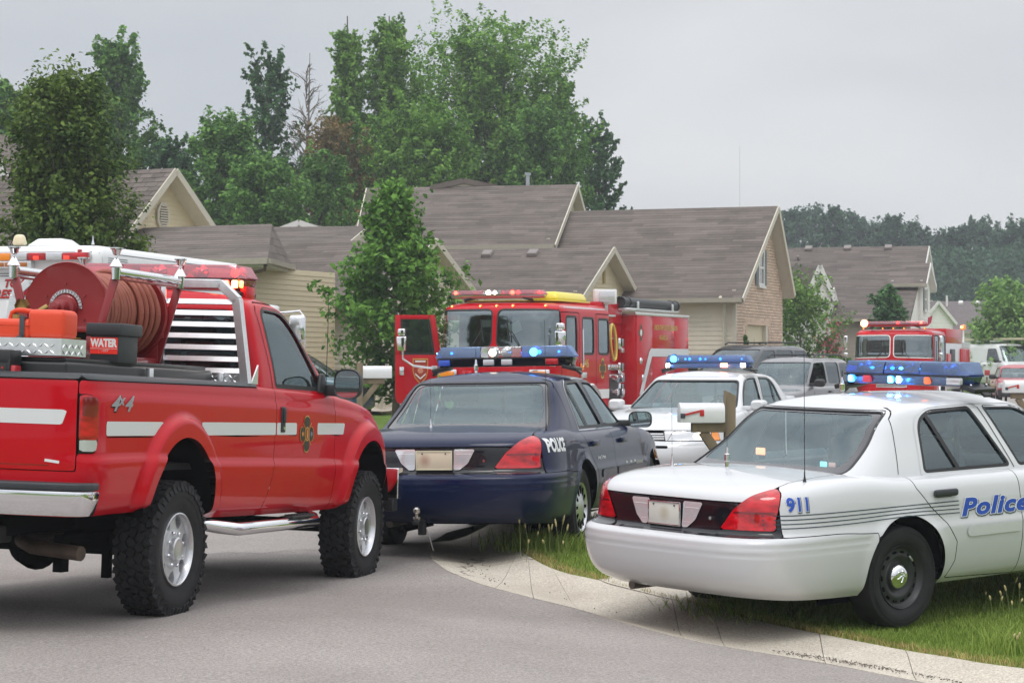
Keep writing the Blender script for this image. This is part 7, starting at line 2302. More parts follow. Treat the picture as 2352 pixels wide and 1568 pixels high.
 def window(s, org, du, nrm, u0, u1, z0, z1, trim=None, shutters=0.0, grid=True, name='window'):
  trim = trim or TRIMW
  g = bpy.data.objects.new(name, None); link(g, s.h)
  du, nrm = Vector(du), Vector(nrm)
  def q(nm, a0, a1, b0, b1, d0, d1, m):
   V = [org + du * u + nrm * d + Vector((0, 0, z)) for d in (d0, d1) for (u, z) in ((a0, b0), (a1, b0), (a1, b1), (a0, b1))]
   return mesh_obj(nm, V, [(3, 2, 1, 0), (4, 5, 6, 7), (0, 1, 5, 4), (1, 2, 6, 5), (2, 3, 7, 6), (3, 0, 4, 7)], m, g)
  f = 0.06
  q('pane', u0 + f, u1 - f, z0 + f, z1 - f, 0.02, 0.03, GLASSW)
  q('room', u0, u1, z0, z1, -0.02, 0.012, mat('dark_room', (0.05, 0.055, 0.06), 0.8))
  for (a0, a1, b0, b1) in ((u0, u0 + f, z0, z1), (u1 - f, u1, z0, z1), (u0 + f, u1 - f, z0, z0 + f), (u0 + f, u1 - f, z1 - f, z1)):
   q('frame', a0, a1, b0, b1, 0.0, 0.06, trim)
  if grid:
   zm = (z0 + z1) / 2
   q('rail', u0 + f, u1 - f, zm - 0.03, zm + 0.03, 0.028, 0.055, trim)
  q('sill', u0 - 0.05, u1 + 0.05, z0 - 0.07, z0 - 0.002, 0.0, 0.09, trim)
  if shutters:
   q('shutter', u0 - shutters - 0.01, u0 - 0.01, z0, z1, 0.015, 0.05, SHUT)
   q('shutter', u1 + 0.01, u1 + shutters + 0.01, z0, z1, 0.015, 0.05, SHUT)
  return g
 def slope_box(s, name, a, b, ze, zr, b0, br, w=0.34, l=0.36, hh=0.12, m=None):
  """small vent standing on the near roof slope at (a,b)"""
  t = (b - b0) / (br - b0); z = ze + (zr - ze) * t
  g = MB().box((0, 0, 0), (w, l, hh), taper=(0.85, 0.85)).build(name, m or VENT, s.h, 0.01)
  ang = math.atan2(zr - ze, br - b0)
  R = Matrix((s.ea, s.eb, Vector((0, 0, 1)))).transposed().to_4x4()
  g.matrix_world = Matrix.Translation(s.W(a, b, z + 0.06)) @ R @ Matrix.Rotation(ang, 4, 'X')
  return g
def house(label, group='houses along the street'):
 return thing('house', label, 'house', None, group)
def build_houses():
 # ---- first house: tan gable with octagonal vent, right of the pear tree
 h = house('tan clapboard house with eight sided gable vent beside the big pear tree')
 Y = 50.0
 B = Block(h, (wx(371, Y), Y), 26)
 zr = wz(388, Y); ze = 3.92
 B.gable(-7.0, 0, -2.55, 2.75, 0, 0.8, ze, zr, SH1, SID, SID, ov=0.38, oe=0.45, tabs=260, sep=True, exp_s=0.098, exp_r=0.165)
 # louvred octagon vent
 v = bpy.data.objects.new('gable_vent', None); link(v, h)
 R3_ = Matrix((B.eb, B.ea, Vector((0, 0, 1)))).transposed().to_4x4()
 v.matrix_world = Matrix.Translation(B.W(0.03, -0.02, wz(493, Y - 0.5))) @ R3_
 oc = [(0.24 * math.cos(t) * 1.0, 0.33 * math.sin(t)) for t in [rad(22.5 + 45 * k) for k in range(8)]]
 MB().prism(oc, -0.0, 0.05, 'Y').build('frame', TRIM, v, 0.008)
 MB().prism([(a * 0.72, b * 0.78) for a, b in oc], 0.045, 0.052, 'Y').build('recess', mat('vent_recess', (0.12, 0.11, 0.09), 0.8), v)
 for k in range(9):
  zz = -0.22 + 0.055 * k
  ww = 0.30 * (1 - max(0, abs(zz) - 0.12) * 3.0)
  MB().box((0, 0.058, zz), (ww, 0.02, 0.028), Matrix.Rotation(rad(30), 3, 'X')).build('louvre', TRIM, v)
 # lower wing to its right with hip end and gutter
 B2 = Block(h, (wx(592, 47.5), 47.5), 24)
 zr2, ze2 = wz(511, 47.5), wz(598, 46.0)
 W = B2.W
 el, er = W(-3.4, -1.9, ze2), W(1.35, -1.9, ze2); rl, rr = W(-3.4, 0.6, zr2), W(0.0, 0.6, zr2)
 B2.courses(el, er, rr, rl, SH1, 0.16)
 B2.courses(er, W(0.25, 1.0, ze2), rr, rr, SH1, 0.16)
 mesh_obj('roof_deck', [el - Vector((0, 0, .02)), er - Vector((0, 0, .02)), rr - Vector((0, 0, .02)), rl - Vector((0, 0, .02)), el - Vector((0, 0, .16)), er - Vector((0, 0, .16)), W(0.25, 1.0, ze2 - .02), W(0.25, 1.0, ze2 - .16), W(-3.4, 3.1, ze2 - .02), W(-3.4, 3.1, ze2 - 0.16)],
   [(0, 1, 2, 3), (0, 4, 5, 1), (1, 5, 7, 6), (1, 6, 2), (4, 9, 7, 5), (3, 2, 6, 8)], TRIM, h)
 B2.beam('gutter', W(-3.4, -1.97, ze2 - 0.05), W(1.40, -1.97, ze2 - 0.05), 0.12, 0.12, GUT)
 B2.beam('gutter', W(1.40, -1.95, ze2 - 0.05), W(0.30, 1.0, ze2 - 0.05), 0.10, 0.10, GUT)
 MB().path([W(1.32, -1.95, ze2 - 0.1), W(1.28, -1.9, ze2 - 0.22), W(0.40, -1.45, ze2 - 0.34), W(0.38, -1.42, ze2 - 1.0), W(0.38, -1.42, 0.9)], 0.035, 8).build('downspout', mat('downspout_brown', (0.10, 0.06, 0.05), 0.5), h)
 B2.clad(W(-3.4, -1.45, 0), B2.ea, -B2.eb, [(0, 0.8), (3.75, 0.8), (3.75, ze2 - 0.1), (0, ze2 - 0.1)], SID)
 B2.clad(W(0.35, -1.45, 0), B2.eb, B2.ea, [(0, 0.8), (4.2, 0.8), (4.2, ze2 - 0.1), (0, ze2 - 0.1)], SID)
 B2.beam('corner_trim', W(0.37, -1.47, 0.8), W(0.37, -1.47, ze2 - 0.15), 0.1, 0.1, TRIM)
 # bigger roof behind it, rising out of the picture on the left
 B3 = Block(h, (wx(297, 57), 57), 12)
 zr3 = wz(300, 57);
 e0, e1 = B3.W(-9, -4.5, 4.2), B3.W(1.6, -4.5, 4.2); r0, r1 = B3.W(-9, 0, wz(296, 57)), B3.W(-3.4, 0, wz(303, 57))
 B3.courses(e0, e1, r1, r0, SH1, 0.2); B3.courses(e1, B3.W(1.6, 4, 4.2), r1, r1, SH1, 0.2)
 mesh_obj('wall', [B3.W(-9, -4, 0.9), B3.W(1.2, -4, 0.9), B3.W(1.2, -4, 4.3), B3.W(-9, -4, 4.3), B3.W(1.2, 4, 0.9), B3.W(1.2, 4, 4.3)], [(0, 1, 2, 3), (1, 4, 5, 2)], SID, h)
 B3.beam('dormer_trim', (wx(-5, 54), 54, wz(375, 54)), (wx(14, 54), 54, wz(418, 54)), 0.1, 0.22, TRIMW)
 # ---- second house: long low roof, gable behind the maple
 h = house('long low house with one square roof vent behind the young maple tree')
 Y = 52.0
 B = Block(h, (wx(975, Y), Y), 26)
 zr, ze = wz(548, Y), 3.42
 B.gable(-7.6, 0, -2.1, 2.1, 0, 0.9, ze, zr, SH1, SIDC, SIDC, ov=0.30, oe=0.4, exp_s=0.105, exp_r=0.12)
 B.slope_box('roof_vent', -4.62, -0.45, ze, zr, -2.1, 0, 0.36, 0.40, 0.12)
 # little gable peeping over the ridge
 Y2 = 60.0
 C2 = Block(h, (wx(690, Y2), Y2), 98)
 zg = wz(507, Y2)
 C2.gable(-6.0, 0, -1.35, 1.35, 0, 3.2, wz(545, Y2) - 0.05, zg, SH1, SID, SID, ov=0.15, oe=0.15, trim=TRIMW, gutters=False)
 C3 = Block(h, (wx(640, 58.5), 58.5), 10)
 C3.gable(-3.8, 2.1, -1.2, 3, 0.8, 3.0, wz(560, 58) , wz(517, 58.5), SH1, SIDC, SIDC, ov=0.1, oe=0.1, gutters=False)
 # ---- third house: tall roof, upper gable, lower garage wing
 h = house('tall house with metal flue pipe on its ridge behind the fire engine')
 Y = 63.0
 B = Block(h, (wx(1330, Y), Y), 12)
 zr, ze = wz(424, Y), 5.10
 B.gable(-5.9, -0.3, -3.0, 2.9, 0, 0.9, ze, zr, lsk=0.55, roofm=SH1, frontm=SID, gablem=SIDC, ov=0.25, oe=0.35, exp_r=0.13, trim=TRIM)
 B.window(B.W(-0.3, 0, 0), B.eb, B.ea, -1.6, -0.5, ze - 1.05, wz(556, 61), shutters=0.35)
 MB().tube(B.W(-1.55, 0.4, zr - 0.3), B.W(-1.55, 0.4, zr + 0.32), 0.055, n=10).lathe([(0, 0.055), (0, 0.09), (0.07, 0.09), (0.07, 0.001)], tuple(B.W(-1.55, 0.4, zr + 0.32)), 'Z', 12).build('flue_pipe', mat('galvanised', (0.42, 0.45, 0.47), 0.35, 0.7), h)
 Cx = Block(h, (wx(1075, 64.5), 64.5), 97)
 Cx.gable(-1.0, 0.8, -0.9, 0.9, 0, 5.6, wz(428, 64), wz(416, 64.5), SH1, SIDC, SIDC, ov=0.05, oe=0.05, gutters=False, trim=SH1)
 Y = 56.0
 B = Block(h, (wx(1385, Y), Y), 20)
 zr, ze = wz(568, Y), 3.50
 B.gable(-5.2, 0, -2.2, 2.2, 0, 0.9, ze, zr, SH1, SIDC, SID, ov=0.28, oe=0.35, exp_r=0.12, trim=TRIM)
 B.slope_box('roof_vent', -2.95, -0.35, ze, zr, -2.2, 0, 0.28, 0.30, 0.10); B.slope_box('roof_vent', -1.73, -0.35, ze, zr, -2.2, 0, 0.28, 0.30, 0.10)
 MB().box((0, 0, 0), (0.12, 0.04, 0.5)).build('gable_slot', mat('dull_gold', (0.35, 0.28, 0.12), 0.6), h).matrix_world = Matrix.Translation(B.W(0.03, 0.0, wz(628, Y))) @ Matrix((B.eb, B.ea, Vector((0, 0, 1)))).transposed().to_4x4()
 # ---- fourth house: steep brick gable with shuttered window and garage
 h = house('house with tan brick gable end and one narrow shuttered window')
 Y = 60.0
 B = Block(h, (wx(1762, Y), Y), 20)
 zr, ze = wz(474, Y), 3.62
 gh = [(2.42, 3.04, wz(655, 59), wz(573, 59)), (1.35, 3.65, 0.85, wz(745, 58.5))]
 B.gable(-6.6, 0, -3.55, 1.75, 0, 0.85, ze, zr, SH1, SIDC, BRICKM, zeb=3.85, oeb=0.15, rightk='brick', ov=0.30, oe=0.35, exp_r=0.13, exp_s=0.115, gholes=gh, gexp=0.075, trim=TRIM)
 B.window(B.W(0, -3.55, 0), B.eb, B.ea, gh[0][0], gh[0][1], gh[0][2], gh[0][3], shutters=0.26)
 gd = bpy.data.objects.new('garage_door', None); link(gd, h)
 for k in range(4):
  z0_, z1_ = 0.85 + k * (gh[1][3] - 0.85) / 4, 0.85 + (k + 1) * (gh[1][3] - 0.85) / 4
  V = [B.W(d, b - 3.55, z) for d in (-0.14, -0.10) for (b, z) in ((1.35, z0_ + 0.01), (3.65, z0_ + 0.01), (3.65, z1_ - 0.01), (1.35, z1_ - 0.01))]
  mesh_obj('door_panel', V, [(3, 2, 1, 0), (4, 5, 6, 7), (0, 1, 5, 4), (1, 2, 6, 5), (2, 3, 7, 6), (3, 0, 4, 7)], mat('garage_door_cream', (0.60, 0.53, 0.38), 0.5), gd)
 B.beam('door_jamb', B.W(-0.1, 0.02, 0.85), B.W(-0.1, 0.02, gh[1][3]), 0.2, 0.3, TRIM)
 B.beam('door_header', B.W(-0.05, -3.55 + 1.2, gh[1][3] + 0.06), B.W(-0.05, -3.55 + 3.8, gh[1][3] + 0.06), 0.12, 0.14, BRICKM)
 MB().path([B.W(-0.25, -3.95, ze - 0.2), B.W(-0.22, -3.70, ze - 0.4), B.W(-0.22, -3.65, 0.9)], 0.045, 6).build('downspout', TRIM, h)
 MB().tube(B.W(-0.75, 0, zr), B.W(-0.75, 0, zr + 1.65), 0.004, n=5).build('aerial', mat('galvanised', (0.42, 0.45, 0.47)), h)
 # low white wing right of the brick gable
 D = Block(h, (wx(1880, 62), 62), 13)
 # ---- fifth house: long two storey block
 h = house('pale two storey house with four roof vents beyond the farther fire engine')
 Y = 85.0
 B = Block(h, (wx(2118, Y), Y), 16)
 zr, ze = wz(565, Y), wz(641, 82.5)
 B.gable(-6.3, 0, -2.4, 2.4, 0, 0.9, ze, zr, SH2, SIDW, SIDW, ov=0.25, oe=0.35, trim=TRIMW, exp_r=0.16, exp_s=0.14)
 for px in (1801, 1868, 1955, 2045):
  aa = (wx(px, Y) - wx(2118, Y)) / 0.961
  B.slope_box('roof_vent', aa, -0.18, ze, zr, -2.4, 0, 0.30, 0.32, 0.12)
 for px, m_ in ((1803, TRIMW), (1852, VENT)):
  aa = (wx(px, Y) - wx(2118, Y)) / 0.961
  B.slope_box('vent_pipe', aa, -0.95, ze, zr, -2.4, 0, 0.10, 0.10, 0.24, m_)
 # nearer gable standing forward at the right end, with the shuttered window
 Y3 = 82.0
 F_ = Block(h, (wx(2124, Y3), Y3), 16)
 F_.gable(-1.0, 0, -1.3, 1.9, 0, 0.9, wz(644, Y3 - 1), wz(604, Y3), SH2, SIDW, SIDW, lb=False, ov=0.2, oe=0.25, trim=TRIMW, exp_r=0.16, exp_s=0.14)
 F_.window(F_.W(0, 0, 0), F_.eb, F_.ea, -0.55, 0.25, wz(714, Y3), wz(662, Y3), shutters=0.3)
 # lower single storey roof in front
 E_ = Block(h, (wx(1996, 80), 80), 16)
 rl, rr = E_.W(-2.2, 1.9, wz(641, 81.5)), E_.W(1.6, 1.9, wz(645, 81.5)); el, er = E_.W(-2.2, -1.6, wz(733, 78.5)), E_.W(1.6, -1.6, wz(736, 78.5))
 E_.courses(el, er, rr, rl, SH2, 0.16)
 E_.clad(E_.W(-2.2, -1.3, 0), E_.ea, -E_.eb, [(0, 0.9), (3.8, 0.9), (3.8, wz(736, 78.5)), (0, wz(733, 78.5))], mat('siding_taupe', (0.42, 0.37, 0.31), 0.6, var=0.05), exposure=0.14)
 mesh_obj('wall', [E_.W(1.6, -1.3, 0.9), E_.W(1.6, 1.9, 0.9), E_.W(1.6, 1.9, wz(645, 81.5)), E_.W(1.6, -1.3, wz(736, 78.5))], [(0, 1, 2, 3)], SIDW, h)
 E_.beam('gutter', el, er, 0.12, 0.12, GUT)
 # narrow entrance gable facing the street with white posts
 G_ = Block(h, (wx(1880, 78), 78), 78)
 G_.gable(-4.0, 0, -0.45, 0.45, 0, 0.9, wz(672, 78), wz(607, 78), SH2, SIDW, SIDW, ov=0.15, oe=0.10, trim=TRIMW, exp_s=0.14, gutters=False)
 H_ = Block(h, (wx(1880, 79), 79), 16)
 H_.gable(-1.9, 0.4, -1.2, 1.5, 0.2, 0.9, wz(700, 78), wz(660, 79), SH2, SIDW, SIDW, ov=0.1, oe=0.2, trim=TRIMW, exp_s=0.14)
 for px in (1893, 1842):
  MB().tube((wx(px, 76.8), 76.8, 0.9), (wx(px, 76.8), 76.8, wz(690, 76.8)), 0.10, n=12).build('porch_post', TRIMW, h)
 boxo('porch_lamp', (wx(1871, 76.5), 76.5, wz(770, 76.5)), (0.12, 0.1, 0.2), mat('lamp_glass_warm', (0.7, 0.5, 0.25), 0.3), h, 0.02)
 # ---- sixth house far away
 h = house('distant low house with grey roof and small white gable at far right')
 Y = 120.0
 B = Block(h, (wx(2278, Y), Y), 20)
 zr, ze = wz(691, Y), wz(757, Y)
 RG = mat('roof_grey_far', (0.15, 0.13, 0.13), 0.9, var=0.15)
 B.gable(-4.0, 0, -3.0, 3.0, 0, 0.8, ze, zr, RG, SIDW, SIDW, ov=0.25, oe=0.3, trim=TRIMW, exp_r=0.25, exp_s=0.2)
 Gs = Block(h, (wx(2152, 116), 116), 64)
 Gs.gable(-4.0, 0, -1.0, 1.0, 0, 0.8, wz(735, 116), wz(691, 116), RG, SIDW, SIDW, ov=0.15, oe=0.15, trim=TRIMW, exp_r=0.25, exp_s=0.2, gutters=False)
 MB().tube(B.W(-2.3, -0.5, zr - 0.4), B.W(-2.3, -0.5, zr + 0.3), 0.06, n=8).build('flue_pipe', TRIMW, h)
 for aa in (-3.2, -1.6, -0.7):
  B.slope_box('roof_vent', aa, -0.3, ze, zr, -3.0, 0, 0.25, 0.3, 0.15, TRIMW)
# ------------------------------------------------------------------ assemble: ground, houses
EDGE_A, EDGE_G, LAWN, DRIVE = build_ground()
build_houses()
# ------------------------------------------------------------------ trees and plants
LF_PEAR = leafmat('pear_leaves', (0.043, 0.089, 0.023), (0.160, 0.235, 0.048), 0.22)
LF_MAPLE = leafmat('maple_leaves', (0.050, 0.133, 0.027), (0.196, 0.390, 0.069), 0.30)
LF_BG1 = leafmat('woodland_leaves', (0.054, 0.141, 0.035), (0.210, 0.400, 0.087), 0.28)
LF_BG2 = leafmat('silver_maple_leaves', (0.065, 0.167, 0.029), (0.281, 0.491, 0.094), 0.32)
LF_BG3 = leafmat('dark_leaves', (0.033, 0.093, 0.042), (0.128, 0.267, 0.093), 0.25)
LF_RED = leafmat('rusty_leaves', (0.093, 0.093, 0.039), (0.341, 0.232, 0.093), 0.25)
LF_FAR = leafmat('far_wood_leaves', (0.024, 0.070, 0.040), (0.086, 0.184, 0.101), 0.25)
LF_WIL = leafmat('willow_leaves', (0.121, 0.242, 0.060), (0.343, 0.545, 0.161), 0.35)
LF_CON = leafmat('conifer_leaves', (0.028, 0.109, 0.019), (0.109, 0.248, 0.046), 0.2)
LF_YEL = leafmat('small_tree_leaves', (0.062, 0.155, 0.034), (0.264, 0.419, 0.109), 0.35)
GREYW = mat('dead_wood', (0.17, 0.15, 0.13), 0.9)
def tr(name, label, cat, px, top, wpx, Y, m, leaf, n, **k):
 x = wx(px, Y); z0 = gz(x, Y) - 0.05; wpx *= 1.08
 return tree(name, label, cat, x, Y, wz(top, Y) - z0, wpx * Y / FPX, m, leaf, n, z0=z0, **k)
# near ornamental pear
col = lambda t: (1.04 - 0.50 * t ** 1.25) * min(1.0, 0.8 + t * 2) * math.sqrt(max(0.03, 1 - max(0, t - 0.72) ** 2 / 0.085))
tr('pear_tree', 'big dense dark green pear tree behind the white ambulance', 'tree', 152, 142, 310, 36, LF_PEAR, 0.050, 72000, nb=210, prof=col, crown0=0.12, spread=0.6, elev=(0.3, 0.9), twl=0.36, seed=4)
# young maple by the mailbox
mp_ = lambda t: (0.6 + 1.3 * t if t < 0.3 else max(0.07, 1.0 - 0.95 * ((t - 0.3) / 0.7) ** 0.72))
tr('maple_tree', 'young green maple tree with pointed top left of the first fire engine', 'tree', 905, 372, 300, 45, LF_MAPLE, 0.075, 15000, nb=90, prof=mp_, crown0=0.29, spread=0.5, elev=(0.15, 0.6), twl=0.34, seed=12, bark=mat('maple_bark', (0.25, 0.22, 0.18), 0.9, var=0.2, vscale=10), trunk_r=0.09)
# small thin tree in front of the brick house
tr('small_tree', 'small open crowned tree in front of the white porch posts', 'tree', 1838, 655, 170, 75, LF_YEL, 0.085, 4200, nb=34, crown0=0.42, prof=lambda t: 0.75 + 0.4 * math.sin(t * 5), spread=0.55, elev=(0.2, 0.7), twl=0.42, seed=5, trunk_r=0.05)
tr('round_tree', 'round dark evergreen shaped tree right of the pale two storey house garage', 'tree', 2042, 643, 96, 76, LF_BG3, 0.085, 9000, nb=70, crown0=0.12, prof=lambda t: (0.7 + t if t < 0.3 else math.sqrt(max(0.02, 1.0 - (t - 0.3) ** 2 / 0.5))), spread=0.6, seed=8)
tr('willow_tree', 'soft light green willow tree at the right edge behind the white van', 'tree', 2325, 700, 190, 100, LF_WIL, 0.12, 16000, nb=80, crown0=0.08, spread=0.7, elev=(0.0, 0.5), seed=3, prof=lambda t: 1.0 - 0.5 * t)
tr('small_tree', 'low bushy tree filling the gap left of the willow', 'tree', 2262, 742, 70, 104, LF_WIL, 0.12, 5000, nb=40, crown0=0.05, spread=0.8, seed=31)
for i, (px, top, wp, lb) in enumerate(((1714, 740, 34, 'taller pointed evergreen shrub beside the brick garage door'), (1734, 765, 26, 'shorter pointed evergreen shrub at the foot of the taller one'))):
 tr('evergreen_shrub', lb, 'shrub', px, top, wp, 56.5, LF_CON, 0.035, 4200, nb=70, crown0=0.02, prof=lambda t: 1.05 - t, spread=0.6, elev=(0.6, 1.0), seed=20 + i, group='pointed shrubs by the garage')
tr('flowering_shrub', 'upright shrub with pink flowers by the white porch post', 'shrub', 1906, 755, 50, 74, LF_BG1, 0.07, 1800, nb=26, crown0=0.05, spread=0.6, seed=41)
xs_ = wx(1912, 73.6)
pk = RNG.normal(size=(150, 3)) * np.array([0.20, 0.2, 0.4]) + np.array([xs_, 73.6, wz(800, 73.6)])
leaf_mesh('blossom', pk, pk * 0, np.full(150, 0.05), mat('pink_petal', (0.45, 0.06, 0.12), 0.7), None)
tag(bpy.data.objects['blossom'], 'pink blossoms on the upright shrub by the porch', 'blossom', kind='stuff')
for i, (px, wp, top, lb) in enumerate(((1925, 60, 820, 'round green bush behind the stone planter'), (1948, 34, 812, 'tall narrow clump of green stems beside the green utility box'), (1888, 36, 830, 'small bush left of the stone planter'))):
 tr('bush', lb, 'shrub', px, top, wp, 70, LF_BG1 if i else LF_MAPLE, 0.06, 2600, nb=40, crown0=0.02, spread=0.9, seed=50 + i, group='bushes by the planter')
# woodland behind the houses, left
elm = lambda t: 0.45 + 0.75 * math.sin(min(1, t * 1.15) * 2.7)
oval = lambda t: math.sqrt(max(0.03, 1 - (2 * t - 0.8) ** 2 / 1.6))
spire = lambda t: max(0.08, 1.0 - 0.95 * t)
W_ = 'tree line behind the houses'
tr('broadleaf_tree', 'dark leafy tree cut off by the left edge behind the pear', 'tree', 10, 150, 190, 84, LF_BG1, 0.112, 28000, nb=119, prof=oval, group=W_, seed=101)
tr('broadleaf_tree', 'yellowish green tree close behind the pear tree crown', 'tree', 120, 165, 190, 80, LF_BG2, 0.099, 31500, nb=136, prof=oval, group=W_, seed=102)
tr('broadleaf_tree', 'airy tall tree with open top right of the pear tree', 'tree', 278, 42, 235, 86, LF_BG1, 0.106, 29750, nb=102, prof=lambda t: 1.1 - 0.72 * t, spread=0.30, twl=0.34, group=W_, seed=103)
tr('broadleaf_tree', 'low dark tree filling the dip behind the tan gable', 'tree', 395, 300, 180, 84, LF_BG3, 0.099, 22750, nb=102, prof=oval, group=W_, seed=104)
tr('broadleaf_tree', 'rounded bright green tree behind the tan gable house', 'tree', 525, 262, 215, 80, LF_BG1, 0.099, 42000, nb=170, prof=oval, spread=0.5, group=W_, seed=105)
tr('broadleaf_tree', 'rounded green tree standing lower above the long low house', 'tree', 610, 370, 200, 77, LF_BG1, 0.092, 35000, nb=153, prof=oval, spread=0.5, group=W_, seed=106)
tr('broadleaf_tree', 'thin see through tree with dark leaves left of the dead tree', 'tree', 622, 62, 235, 92, LF_BG3, 0.106, 13125, nb=74, prof=lambda t: 1.05 - 0.7 * t, spread=0.22, twl=0.30, group=W_, seed=107)
tr('broadleaf_tree', 'twin spired light green tree left of the widest crown, its left spire', 'tree', 806, -25, 230, 90, LF_BG2, 0.099, 26250, nb=102, prof=lambda t: 1.15 - 1.05 * t, spread=0.20, elev=(0.5, 0.9), twl=0.36, group=W_, seed=108)
tr('broadleaf_tree', 'light green spire just right of the other spired tree', 'tree', 902, -25, 280, 91, LF_BG2, 0.099, 38500, nb=136, prof=lambda t: 1.15 - 1.0 * t, spread=0.22, elev=(0.4, 0.9), twl=0.34, group=W_, seed=109)
tr('broadleaf_tree', 'widest and tallest rounded tree right above the tall house', 'tree', 1125, 140, 400, 94, LF_BG2, 0.099, 73500, nb=255, prof=lambda t: math.sqrt(max(0.02, 1 - (2 * t - 0.9) ** 2 / 1.35)), spread=0.26, elev=(0.15, 0.9), twl=0.32, group=W_, seed=110)
tr('broadleaf_tree', 'slim tree leaning out on the right flank of the widest crown', 'tree', 1282, 118, 170, 96, LF_BG1, 0.099, 21000, nb=85, prof=lambda t: 1.05 - 0.8 * t, spread=0.25, lean=0.03, group=W_, seed=111)
tr('broadleaf_tree', 'bluish green tree at the right end of the tree line', 'tree', 1378, 228, 150, 100, LF_BG3, 0.106, 19250, nb=102, prof=lambda t: 1.0 - 0.55 * t, spread=0.25, elev=(0.0, 0.5), twl=0.34, group=W_, seed=112)
tr('broadleaf_tree', 'green tree filling in front of the two spires', 'tree', 960, 230, 260, 84, LF_BG2, 0.092, 45500, nb=187, prof=oval, spread=0.28, elev=(0.0, 0.5), group=W_, seed=113)
tr('broadleaf_tree', 'rust tinged low tree below the dead branches', 'tree', 760, 250, 200, 83, LF_RED, 0.079, 15750, nb=119, prof=oval, spread=0.35, group=W_, seed=114)
tr('broadleaf_tree', 'plain green tree low between the rust tinged one and the round one', 'tree', 740, 350, 190, 80, LF_BG1, 0.086, 24500, nb=119, prof=oval, group=W_, seed=115)
tr('broadleaf_tree', 'dark lower tree right behind the ridge of the tall house', 'tree', 1240, 250, 240, 90, LF_BG1, 0.099, 31500, nb=136, prof=oval, group=W_, seed=116)
tr('broadleaf_tree', 'small bright shoot standing over the ridge near the flue pipe', 'tree', 1130, 375, 70, 74, LF_YEL, 0.059, 3850, nb=44, prof=lambda t: 1 - 0.8 * t, group=W_, seed=117)
# leafless tree
def dead_tree(px, top, Y):
 x = wx(px, Y); z0 = gz(x, Y) - 0.05; h = wz(top, Y) - z0
 t = thing('dead_tree', 'leafless grey tree between the thin tree and the spired trees', 'tree', Matrix.Translation((x, Y, z0)), W_)
 r = np.random.default_rng(5)
 MB().path([(0, 0, 0), (0.1, 0, h * 0.3), (0.0, 0.1, h * 0.6), (0.15, 0, h * 0.8), (0.2, 0, h)], [0.16, 0.12, 0.08, 0.04, 0.01], 7).build('trunk', GREYW, t)
 mb = MB()
 for k in range(60):
  s = 0.35 + 0.6 * k / 60
  p = Vector((0.08, 0, h * s)); az = r.uniform(0, 6.28); el = r.uniform(0.5, 1.2)
  L = (1.15 - s) * h * 0.28 * r.uniform(0.5, 1)
  d = Vector((math.cos(az) * math.cos(el), math.sin(az) * math.cos(el), math.sin(el)))
  q = p + d * L
  mb.path([p, p + d * L * 0.5 + Vector((0, 0, 0.1)), q], [0.035, 0.022, 0.008], 4)
  for j in range(4):
   a = p + d * L * r.uniform(0.4, 0.95); d2 = (d + Vector(r.normal(size=3)) * 0.5).normalized()
   mb.path([a, a + d2 * L * 0.35], [0.014, 0.005], 3)
 tag(mb.build('limbs', GREYW, t), kind='stuff')
dead_tree(700, 122, 88)
# distant wood, right
r_ = np.random.default_rng(77)
tops = [(1775, 470), (1822, 455), (1862, 448), (1915, 436), (1965, 470), (2010, 492), (2052, 478), (2098, 500), (2150, 515), (2198, 498), (2245, 484), (2290, 500), (2335, 500), (2375, 520)]
WHERE = ['far left above the porch roof', 'second from the left end', 'third from the left end', 'above the long roof, highest of all', 'just right of the highest one', 'in the low dip of the tree line', 'above the round evergreen', 'left of the shuttered gable', 'straight above the shuttered gable', 'above the distant grey roof left half', 'above the distant grey roof right half', 'left of the willow top', 'above the willow', 'cut by the right edge of the view']
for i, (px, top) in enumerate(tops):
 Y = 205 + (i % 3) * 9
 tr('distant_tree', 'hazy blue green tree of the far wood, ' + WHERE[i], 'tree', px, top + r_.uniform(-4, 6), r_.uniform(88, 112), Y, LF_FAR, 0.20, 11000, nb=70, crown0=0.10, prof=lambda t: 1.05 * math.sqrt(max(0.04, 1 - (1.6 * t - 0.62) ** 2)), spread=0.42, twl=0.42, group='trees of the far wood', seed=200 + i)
# undergrowth under the far wood reads as one mass
n = 60000
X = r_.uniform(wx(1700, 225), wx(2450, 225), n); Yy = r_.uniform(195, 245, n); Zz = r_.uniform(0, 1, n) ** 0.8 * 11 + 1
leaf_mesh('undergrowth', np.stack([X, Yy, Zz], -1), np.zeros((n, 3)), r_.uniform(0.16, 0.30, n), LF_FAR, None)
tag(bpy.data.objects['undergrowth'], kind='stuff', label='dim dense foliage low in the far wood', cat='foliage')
# more woodland and lawn trees stand behind the camera and to the right of the view
n = 26000
a = r_.uniform(-2.6, 0.55, n); rr_ = r_.uniform(50, 66, n)
leaf_mesh('treeline', np.stack([10 + rr_ * np.cos(a), rr_ * np.sin(a) - 4, r_.uniform(0, 1, n) ** 0.8 * (5.0 + 1.8 * np.sin(a * 9))], -1), np.zeros((n, 3)), r_.uniform(0.35, 0.6, n), LF_BG1, None)
tag(bpy.data.objects['treeline'], kind='stuff', label='leafy tree line round the lawns outside the view', cat='foliage')
